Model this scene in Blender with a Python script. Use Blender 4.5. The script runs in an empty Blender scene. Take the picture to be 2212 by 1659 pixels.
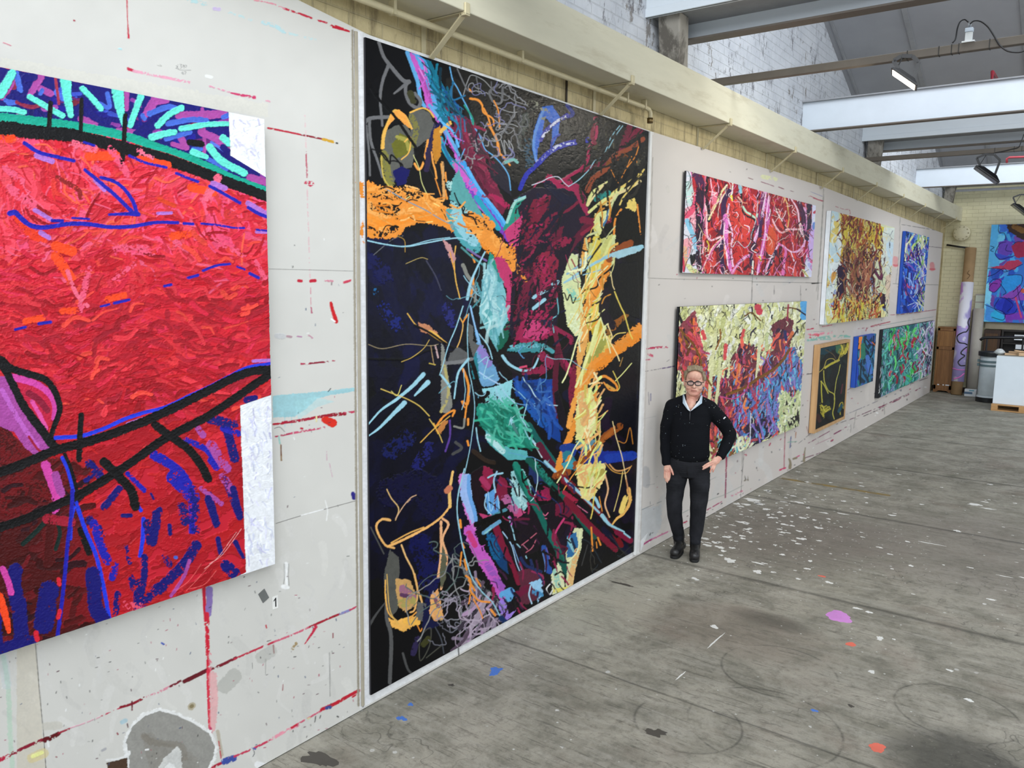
import bpy, bmesh, math, random, re
import numpy as np
from mathutils import Vector, Matrix

# ---------------------------------------------------------------- camera, world, light, exposure
SC = bpy.context.scene
COL = SC.collection
F, YAW, PITCH, ROLL = 1732.108, 0.641289, 0.131033, 0.014809       # focal length in pixels of the 2212 wide frame
CX, CY = 1106.0, 829.5
CAM = np.array([3.2875, 0.0, 2.5])
_f = np.array([-math.sin(YAW) * math.cos(PITCH), math.cos(YAW) * math.cos(PITCH), -math.sin(PITCH)])
_r = np.array([math.cos(YAW), math.sin(YAW), 0.0]); _u = np.cross(_r, _f)
RIGHT = _r * math.cos(ROLL) + _u * math.sin(ROLL); UP = -_r * math.sin(ROLL) + _u * math.cos(ROLL); FWD = _f
cam = bpy.data.cameras.new('camera'); camo = bpy.data.objects.new('camera', cam); COL.objects.link(camo)
cam.sensor_width = 36; cam.lens = F / 2212 * 36; cam.clip_end = 100
mw = Matrix.Identity(4)
for i in range(3):
    mw[i][0], mw[i][1], mw[i][2], mw[i][3] = RIGHT[i], UP[i], -FWD[i], CAM[i]
camo.matrix_world = mw
SC.camera = camo
SC.view_settings.view_transform = 'Standard'; SC.view_settings.look = 'None'
SC.view_settings.gamma = 1; SC.view_settings.use_curve_mapping = False
SC.view_settings.exposure = 0.0
world = bpy.data.worlds.new('sky'); SC.world = world; world.use_nodes = True
world.node_tree.nodes['Background'].inputs[0].default_value = (.86, .93, 1, 1)
world.node_tree.nodes['Background'].inputs[1].default_value = 1.55

def area(name, loc, size, size_y, power, aim, color=(1, 1, 1)):
    l = bpy.data.lights.new(name, 'AREA'); l.shape = 'RECTANGLE'; l.size = size; l.size_y = size_y; l.energy = power; l.color = color
    o = bpy.data.objects.new(name, l); COL.objects.link(o); o.location = loc
    o.rotation_euler = Vector(aim).to_track_quat('-Z', 'Y').to_euler()
    return o
# daylight through the glazed side of each roof bay (sits in the glazing, runs the width of the hall)
VAL = [-7.95, -0.85, 6.25, 13.35, 20.35]           # valleys of the saw-tooth roof
for k, (v, p) in enumerate(zip(VAL[:-1], (430, 600, 270, 330))):
    area('skylight', (6.0, v + 1.15, 6.05), 11.6, 2.2, p, (0, 1, -.50), (.93, .97, 1))

# ---------------------------------------------------------------- helpers
def wl(u, v, x=0.0):
    """point where the view through photo pixel (u, v) meets the plane at distance x from the left wall"""
    d = RIGHT * (u - CX) / F - UP * (v - CY) / F + FWD
    return CAM + d * ((x - CAM[0]) / d[0])
def fl(u, v, z=0.0):
    d = RIGHT * (u - CX) / F - UP * (v - CY) / F + FWD
    return CAM + d * ((z - CAM[2]) / d[2])
def project(P):
    q = np.asarray(P) - CAM
    a = q @ RIGHT; b = q @ UP; c = q @ FWD
    return CX + F * a / c, CY - F * b / c

def tag(o, label=None, cat=None, group=None, kind=None):
    if label: o['label'] = label
    if cat: o['category'] = cat
    if group: o['group'] = group
    if kind: o['kind'] = kind
    return o
def empty(name, loc=(0, 0, 0), rz=0.0):
    o = bpy.data.objects.new(name, None); COL.objects.link(o); o.location = loc; o.rotation_euler = (0, 0, rz); o.empty_display_size = .1
    return o
def copy_tree(o, parent=None):
    c = o.copy(); COL.objects.link(c); c.parent = parent
    for ch in [x for x in SC.objects if x.parent == o]: copy_tree(ch, c)
    return c

class MB:
    """collects shapes into one mesh"""
    def __init__(s): s.v = []; s.f = []
    def add(s, vs, fs):
        n = len(s.v); s.v += [tuple(map(float, v)) for v in vs]; s.f += [tuple(i + n for i in f) for f in fs]; return s
    def box(s, x0, x1, y0, y1, z0, z1, M=None):
        vs = [(x, y, z) for x in (x0, x1) for y in (y0, y1) for z in (z0, z1)]
        if M is not None: vs = [tuple(M @ Vector(v)) for v in vs]
        return s.add(vs, [(0, 1, 3, 2), (4, 6, 7, 5), (0, 4, 5, 1), (2, 3, 7, 6), (0, 2, 6, 4), (1, 5, 7, 3)])
    def bar(s, a, b, w, t, up=(0, 0, 1)):
        a = Vector(a); b = Vector(b); d = (b - a).normalized(); u = Vector(up); x = d.cross(u).normalized(); y = x.cross(d)
        vs = [p + x * w * i + y * t * j for p in (a, b) for i in (-.5, .5) for j in (-.5, .5)]
        return s.add(vs, [(0, 1, 3, 2), (4, 6, 7, 5), (0, 4, 5, 1), (2, 3, 7, 6), (0, 2, 6, 4), (1, 5, 7, 3)])
    def tube(s, pts, r, n=10, closed=False):
        pts = [Vector(p) for p in pts]; R = r if isinstance(r, (list, tuple)) else [r] * len(pts)
        rings = []; N = len(pts); prev = None
        for i, p in enumerate(pts):
            a = pts[i - 1] if (i or closed) else p; b = pts[(i + 1) % N] if (i < N - 1 or closed) else p
            d = (b - a).normalized()
            if prev is None: prev = d.orthogonal().normalized()
            x = (prev - d * prev.dot(d)).normalized(); prev = x; y = d.cross(x)
            rings.append([p + (x * math.cos(t) + y * math.sin(t)) * R[i] for t in [2 * math.pi * k / n for k in range(n)]])
        vs = [v for g in rings for v in g]; fs = []
        for i in range(N if closed else N - 1):
            j = (i + 1) % N
            for k in range(n): fs.append((i * n + k, i * n + (k + 1) % n, j * n + (k + 1) % n, j * n + k))
        if not closed: fs += [tuple(range(n))[::-1], tuple((N - 1) * n + k for k in range(n))]
        return s.add(vs, fs)
    def lathe(s, prof, c=(0, 0, 0), n=32, M=None):
        vs = [(c[0] + r * math.cos(2 * math.pi * k / n), c[1] + r * math.sin(2 * math.pi * k / n), c[2] + z) for r, z in prof for k in range(n)]
        if M is not None: vs = [tuple(M @ Vector(v)) for v in vs]
        fs = [(i * n + k, i * n + (k + 1) % n, (i + 1) * n + (k + 1) % n, (i + 1) * n + k) for i in range(len(prof) - 1) for k in range(n)]
        fs += [tuple(range(n))[::-1], tuple((len(prof) - 1) * n + k for k in range(n))]
        return s.add(vs, fs)
    def prism(s, P, z0, z1, M=None):
        n = len(P); vs = [(x, y, z0) for x, y in P] + [(x, y, z1) for x, y in P]
        if M is not None: vs = [tuple(M @ Vector(v)) for v in vs]
        return s.add(vs, [tuple(range(n))[::-1], tuple(range(n, 2 * n))] + [(i, (i + 1) % n, n + (i + 1) % n, n + i) for i in range(n)])
    def build(s, name, mat, parent=None, smooth=False, bevel=0):
        me = bpy.data.meshes.new(name); me.from_pydata(s.v, [], s.f); me.update()
        b = bmesh.new(); b.from_mesh(me); bmesh.ops.recalc_face_normals(b, faces=b.faces); b.to_mesh(me); b.free()
        me.materials.append(mat)
        if smooth:
            me.polygons.foreach_set('use_smooth', [True] * len(me.polygons))
        o = bpy.data.objects.new(name, me); COL.objects.link(o)
        if parent: o.parent = parent
        if bevel:
            m = o.modifiers.new('bevel', 'BEVEL'); m.width = bevel; m.segments = 2; m.limit_method = 'ANGLE'; m.angle_limit = .7
        return o

# ---------------------------------------------------------------- materials
def srgb(h):
    c = [int(h[i:i + 2], 16) / 255 for i in (0, 2, 4)]
    return tuple(x / 12.92 if x <= .04045 else ((x + .055) / 1.055) ** 2.4 for x in c) + (1,)
class NT:
    def __init__(s, name):
        s.m = bpy.data.materials.new(name); s.m.use_nodes = True; s.t = s.m.node_tree; s.b = s.t.nodes['Principled BSDF']
        s.co = s.n('ShaderNodeNewGeometry').outputs['Position']
    def n(s, typ, **kw):
        x = s.t.nodes.new(typ)
        for k, v in kw.items():
            if k[0] == 'i' and k[1:].isdigit(): s.put(x.inputs[int(k[1:])], v)
            else: setattr(x, k, v)
        return x
    def put(s, sock, v):
        if isinstance(v, bpy.types.NodeSocket): s.t.links.new(v, sock)
        elif isinstance(v, bpy.types.Node): s.t.links.new(v.outputs[0], sock)
        else: sock.default_value = v
    def noise(s, scale, detail=4, rough=.6, co=None, dist=0):
        x = s.n('ShaderNodeTexNoise'); s.put(x.inputs['Vector'], co or s.co); x.inputs['Scale'].default_value = scale
        x.inputs['Detail'].default_value = detail; x.inputs['Roughness'].default_value = rough; x.inputs['Distortion'].default_value = dist
        return x.outputs['Fac']
    def ramp(s, fac, *stops):
        x = s.n('ShaderNodeValToRGB'); s.put(x.inputs[0], fac); e = x.color_ramp.elements
        while len(e) < len(stops): e.new(.5)
        for q, (p, c) in zip(e, stops):
            q.position = p; q.color = srgb(c) if isinstance(c, str) else (c, c, c, 1)
        return x.outputs[0]
    def mix(s, fac, a, b, mode='MIX'):
        x = s.n('ShaderNodeMix', data_type='RGBA', blend_type=mode); s.put(x.inputs[0], fac)
        for k, v in ((6, a), (7, b)): s.put(x.inputs[k], srgb(v) if isinstance(v, str) else v)
        return x.outputs[2]
    def math(s, op, a, b=0.0, c=0.0):
        x = s.n('ShaderNodeMath', operation=op); s.put(x.inputs[0], a); s.put(x.inputs[1], b)
        if op in ('SMOOTH_MIN', 'COMPARE', 'MULTIPLY_ADD'): s.put(x.inputs[2], c)
        return x.outputs[0]
    def scaled(s, sc, co=None):
        x = s.n('ShaderNodeMapping'); s.put(x.inputs[0], co or s.co); x.inputs['Scale'].default_value = sc; return x.outputs[0]
    def xyz(s):
        x = s.n('ShaderNodeSeparateXYZ'); s.put(x.inputs[0], s.co); return x.outputs
    def out(s, col=None, rough=None, bump=None, dist=.01, strength=.5, metal=None, spec=None):
        if col is not None: s.put(s.b.inputs['Base Color'], srgb(col) if isinstance(col, str) else col)
        if rough is not None: s.put(s.b.inputs['Roughness'], rough)
        if metal is not None: s.b.inputs['Metallic'].default_value = metal
        if spec is not None: s.b.inputs['Specular IOR Level'].default_value = spec
        if bump is not None:
            x = s.n('ShaderNodeBump'); s.put(x.inputs['Height'], bump); x.inputs['Distance'].default_value = dist; x.inputs['Strength'].default_value = strength
            s.put(s.b.inputs['Normal'], x)
        return s.m
def plain(name, h, rough=.6, var=.08, scale=6, metal=0, bump=.15, spec=None):
    """one paint or plastic with a little mottling"""
    t = NT(name); f = t.noise(scale, 5)
    c = srgb(h); lo = tuple(max(0, x * (1 - var * 1.6)) for x in c[:3]) + (1,); hi = tuple(min(1, x * (1 + var)) for x in c[:3]) + (1,)
    return t.out(t.mix(t.ramp(f, (.3, 0.0), (.7, 1.0)), lo, hi), rough, t.noise(scale * 12, 3), .002, bump, metal or None, spec)
def worn(name, h, h2, rough=.6, amount=.6, scale=3, stretch=(1, 1, 1), metal=None, bump=.3):
    """paint of colour h, worn or stained to h2 in patches"""
    t = NT(name); co = t.scaled(stretch)
    f = t.ramp(t.noise(scale, 8, .7, co), (amount - .06, 0.0), (amount + .06, 1.0))
    base = t.mix(t.noise(scale * 3, 4, .6, co), h, tuple(min(1, x * .86) for x in srgb(h)[:3]) + (1,))
    return t.out(t.mix(f, base, h2), rough, t.noise(scale * 10, 5, .6, co), .003, bump, metal)
def wood(name, h, h2, axis=2, scale=14, rough=.5):
    t = NT(name); st = [6, 6, 6]; st[axis] = .5
    f = t.noise(scale * .25, 6, .65, t.scaled(tuple(st)), .6)
    return t.out(t.mix(t.ramp(f, (.35, 0.0), (.65, 1.0)), h, h2), rough, f, .002, .2)
def paint_mat(name, rough=.42, gloss_var=True, bump=.25, spec=.5):
    t = NT(name); a = t.n('ShaderNodeAttribute', attribute_name='Col').outputs['Color']
    r = t.math('MULTIPLY_ADD', t.noise(40, 3), .3, rough - .15) if gloss_var else rough
    return t.out(a, r, t.noise(260, 4), .0012, bump, None, spec)
# ---------------------------------------------------------------- paint: colour and relief of hand-painted surfaces
def vnoise(h, w, cell, seed):
    r = np.random.RandomState(seed)
    gh, gw = int(h / cell) + 3, int(w / cell) + 3
    g = r.rand(gh, gw).astype(np.float32)
    y = np.arange(h, dtype=np.float32) / cell; x = np.arange(w, dtype=np.float32) / cell
    iy = y.astype(int); ix = x.astype(int); fy = y - iy; fx = x - ix
    fy = (fy * fy * (3 - 2 * fy))[:, None]; fx = (fx * fx * (3 - 2 * fx))[None]
    a = g[np.ix_(iy, ix)]; b = g[np.ix_(iy, ix + 1)]; c = g[np.ix_(iy + 1, ix)]; d = g[np.ix_(iy + 1, ix + 1)]
    return (a * (1 - fx) + b * fx) * (1 - fy) + (c * (1 - fx) + d * fx) * fy

def hexlin(s):
    c = np.array([int(s[i:i + 2], 16) / 255 for i in (0, 2, 4)], np.float32)
    return np.where(c <= .04045, c / 12.92, ((c + .055) / 1.055) ** 2.4).astype(np.float32)

def spline(P, w, step=4.0):
    P = np.asarray(P, np.float32); n = len(P)
    w = np.linspace(w[0], w[1], n) if len(w) == 2 else np.full(n, w[0])
    if n < 3: return P, w
    out = []; ow = []
    E = np.vstack([2 * P[0] - P[1], P, 2 * P[-1] - P[-2]])
    for i in range(n - 1):
        p0, p1, p2, p3 = E[i:i + 4]
        m = max(2, min(12, int(np.hypot(*(p2 - p1)) / step)))
        for t in np.arange(m) / m:
            out.append(.5 * (2 * p1 + (p2 - p0) * t + (2 * p0 - 5 * p1 + 4 * p2 - p3) * t * t + (3 * p1 - p0 - 3 * p2 + p3) * t ** 3))
            ow.append(w[i] + (w[i + 1] - w[i]) * t)
    out.append(P[-1]); ow.append(w[-1])
    return np.array(out, np.float32), np.array(ow)

class Canvas:
    """painted surface sampled s times per unit; keeps colour (linear) and paint height"""
    def __init__(s, x0, y0, x1, y1, sc, base, seed=1):
        s.x0, s.y0, s.s = x0, y0, sc
        s.h, s.w = int((y1 - y0) * sc) + 2, int((x1 - x0) * sc) + 2
        s.rgb = np.empty((s.h, s.w, 3), np.float32); s.rgb[:] = hexlin(base)
        s.z = np.zeros((s.h, s.w), np.float32)
        s.n1 = vnoise(s.h, s.w, 2.2 * sc, seed) * .6 + vnoise(s.h, s.w, 5 * sc, seed + 1) * .4
        s.n2 = vnoise(s.h, s.w, 3.1 * sc, seed + 2) * .55 + vnoise(s.h, s.w, 11 * sc, seed + 3) * .45
        s.rs = np.random.RandomState(seed)
        s.T = (0, 0, 1); s.clip = None; s.dry_add = 0
    def tf(s, P): return (np.asarray(P, np.float32) * s.T[2] + np.array([s.T[0] - s.x0, s.T[1] - s.y0])) * s.s
    def lay(s, sl, m, col, imp, tone=.1, prof=None):
        if s.clip is not None: m = m * s.clip[sl]
        c = col * (1 + (s.n2[sl] - .5)[..., None] * 2 * tone)
        s.rgb[sl] = s.rgb[sl] * (1 - m[..., None]) + c * m[..., None]
        if imp: s.z[sl] = s.z[sl] * (1 - .6 * m) + imp * m * (prof if prof is not None else 1) * (.7 + .6 * s.n1[sl])
    def line(s, P, w, col, rough=.3, dry=0, imp=1., a=1., tone=.1):
        w = [max(x * s.T[2] * s.s, 1.1) / 2 for x in w]
        P = s.tf(P)
        P, W = spline(P, w)
        pad = max(W) * 1.5 + 2
        x0, y0 = np.floor(P.min(0) - pad).astype(int); x1, y1 = np.ceil(P.max(0) + pad).astype(int)
        x0, y0 = max(x0, 0), max(y0, 0); x1, y1 = min(x1, s.w), min(y1, s.h)
        if x1 <= x0 or y1 <= y0: return
        D = np.full((y1 - y0, x1 - x0), 9., np.float32)
        for i in range(max(1, len(P) - 1)):
            a0, b0 = P[i], P[min(i + 1, len(P) - 1)]; q = max(W[i], W[min(i + 1, len(W) - 1)]) * 1.5 + 2
            u0, v0 = np.maximum(np.floor(np.minimum(a0, b0) - q).astype(int), (x0, y0)); u1, v1 = np.minimum(np.ceil(np.maximum(a0, b0) + q).astype(int), (x1, y1))
            if u1 <= u0 or v1 <= v0: continue
            X = np.arange(u0, u1, dtype=np.float32)[None] - a0[0]; Y = np.arange(v0, v1, dtype=np.float32)[:, None] - a0[1]
            d = b0 - a0; L = max(float(d @ d), 1e-6)
            t = np.clip((X * d[0] + Y * d[1]) / L, 0, 1)
            dd = np.hypot(X - t * d[0], Y - t * d[1]) / (W[i] + (W[min(i + 1, len(W) - 1)] - W[i]) * t)
            S = D[v0 - y0:v1 - y0, u0 - x0:u1 - x0]; np.minimum(S, dd, out=S)
        wm = max(float(np.mean(W)), .5)
        sl = (slice(y0, y1), slice(x0, x1))
        e = 1 - D + (s.n1[sl] - .5) * rough * 1.2
        m = np.clip(e * wm / 1.2 + .35, 0, 1)
        if dry: m = m * np.clip((s.n2[sl] * .6 + s.n1[sl] * .4 - (dry + s.dry_add) * .055 - .2 + .1 * (1 - D)) * 14, 0, 1)
        prof = np.clip(.75 + .5 * np.clip(D, 0, 1) ** 3, 0, 2)
        s.lay(sl, m * a, col, imp, tone, prof)
    def poly(s, P, col, rough=.3, dry=0, imp=.5, a=1., tone=.14):
        P = s.tf(P)
        x0, y0 = np.maximum(np.floor(P.min(0) - 3).astype(int), 0); x1, y1 = np.ceil(P.max(0) + 3).astype(int)
        x1, y1 = min(x1, s.w), min(y1, s.h)
        if x1 <= x0 or y1 <= y0: return
        sl = (slice(y0, y1), slice(x0, x1))
        X = np.arange(x0, x1)[None] + (s.n1[sl] - .5) * rough * 10 * s.s; Y = np.arange(y0, y1)[:, None] + (s.n2[sl] - .5) * rough * 10 * s.s
        ins = np.zeros(X.shape, bool)
        for i in range(len(P)):
            (ax, ay), (bx, by) = P[i - 1], P[i]
            if ay == by: continue
            ins ^= ((Y < ay) != (Y < by)) & (X < ax + (Y - ay) * (bx - ax) / (by - ay))
        m = ins.astype(np.float32)
        if dry: m = m * np.clip((s.n2[sl] * .6 + s.n1[sl] * .4 - dry * .055 - .18) * 14, 0, 1)
        s.lay(sl, m * a, col, imp, tone)
    def run(s, txt, pal):
        """one stroke a line: colour[.opts] width[>width2]|P x,y x,y ...  (@ ox oy k sets the units)"""
        for ln in txt.strip().splitlines():
            f = ln.split()
            if not f or f[0][0] == '#': continue
            if f[0] == '@': s.T = tuple(float(x) for x in f[1:4]); continue
            cn, _, op = f[0].partition('.')
            col = hexlin(pal.get(cn, cn)); kw = dict(re.findall(r'([a-z])(\d+)', op))
            kk = dict(rough=int(kw.get('r', 3)) / 10, dry=int(kw.get('d', 0)), imp=int(kw.get('i', 10)) / 10, a=int(kw.get('a', 10)) / 10)
            P = [tuple(float(q) for q in v.split(',')) for v in f[2:]]
            if f[1] == 'P': s.poly(P, col, **kk)
            else: s.line(P, [float(x) for x in f[1].split('>')], col, **kk)
    def field(s, n, box, ang, L, W, cols, seed, spread=.35, region=None, curl=.3, dry=0, imp=1., a=1.):
        """n loose strokes inside a box (in units), running along ang (radians, or a function of x, y)"""
        r = np.random.RandomState(seed); cols = [hexlin(c) for c in cols]; s.T = (0, 0, 1)
        R = None
        if region is not None: R = np.asarray(region, np.float32)
        for _ in range(n):
            x = r.uniform(box[0], box[2]); y = r.uniform(box[1], box[3])
            if R is not None and not inside(R, x, y): continue
            t = (ang(x, y) if callable(ang) else ang) + r.normal() * spread
            l = L * r.uniform(.5, 1.4); c = curl * r.normal()
            p = [(x - l / 2 * math.cos(t - c), y - l / 2 * math.sin(t - c)), (x, y), (x + l / 2 * math.cos(t + c), y + l / 2 * math.sin(t + c))]
            w = W * r.uniform(.5, 1.4)
            s.line(p, [w, w * r.uniform(.4, 1)], cols[r.randint(len(cols))] * r.uniform(.85, 1.12), .4, dry, imp * r.uniform(.6, 1.3), a)
    def squiggle(s, n, box, L, w, cols, seed, step=6, turn=1.2, region=None, drift=(0, 0)):
        r = np.random.RandomState(seed); cols = [hexlin(c) for c in cols]; s.T = (0, 0, 1)
        for _ in range(n):
            x = r.uniform(box[0], box[2]); y = r.uniform(box[1], box[3]); t = r.uniform(0, 6.28)
            if region is not None and not inside(region, x, y): continue
            P = [(x, y)]
            for _ in range(int(L / step)):
                t += r.normal() * turn; x += math.cos(t) * step + drift[0] * step; y += math.sin(t) * step + drift[1] * step
                P.append((x, y))
            s.line(P, [w * r.uniform(.7, 1.3)], cols[r.randint(len(cols))], .3, 0, .8)
    def sample(s, U, V):
        x = np.clip((U - s.x0) * s.s, 0, s.w - 1.001); y = np.clip((V - s.y0) * s.s, 0, s.h - 1.001)
        ix = x.astype(int); iy = y.astype(int); fx = (x - ix)[:, None]; fy = (y - iy)[:, None]
        A = np.concatenate([s.rgb, s.z[..., None]], 2).reshape(-1, 4); i = iy * s.w + ix
        return (A[i] * (1 - fx) + A[i + 1] * fx) * (1 - fy) + (A[i + s.w] * (1 - fx) + A[i + s.w + 1] * fx) * fy

def inside(R, x, y):
    c = False
    for i in range(len(R)):
        (ax, ay), (bx, by) = R[i - 1], R[i]
        if (y < ay) != (y < by) and x < ax + (y - ay) * (bx - ax) / (by - ay): c = not c
    return c
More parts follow.
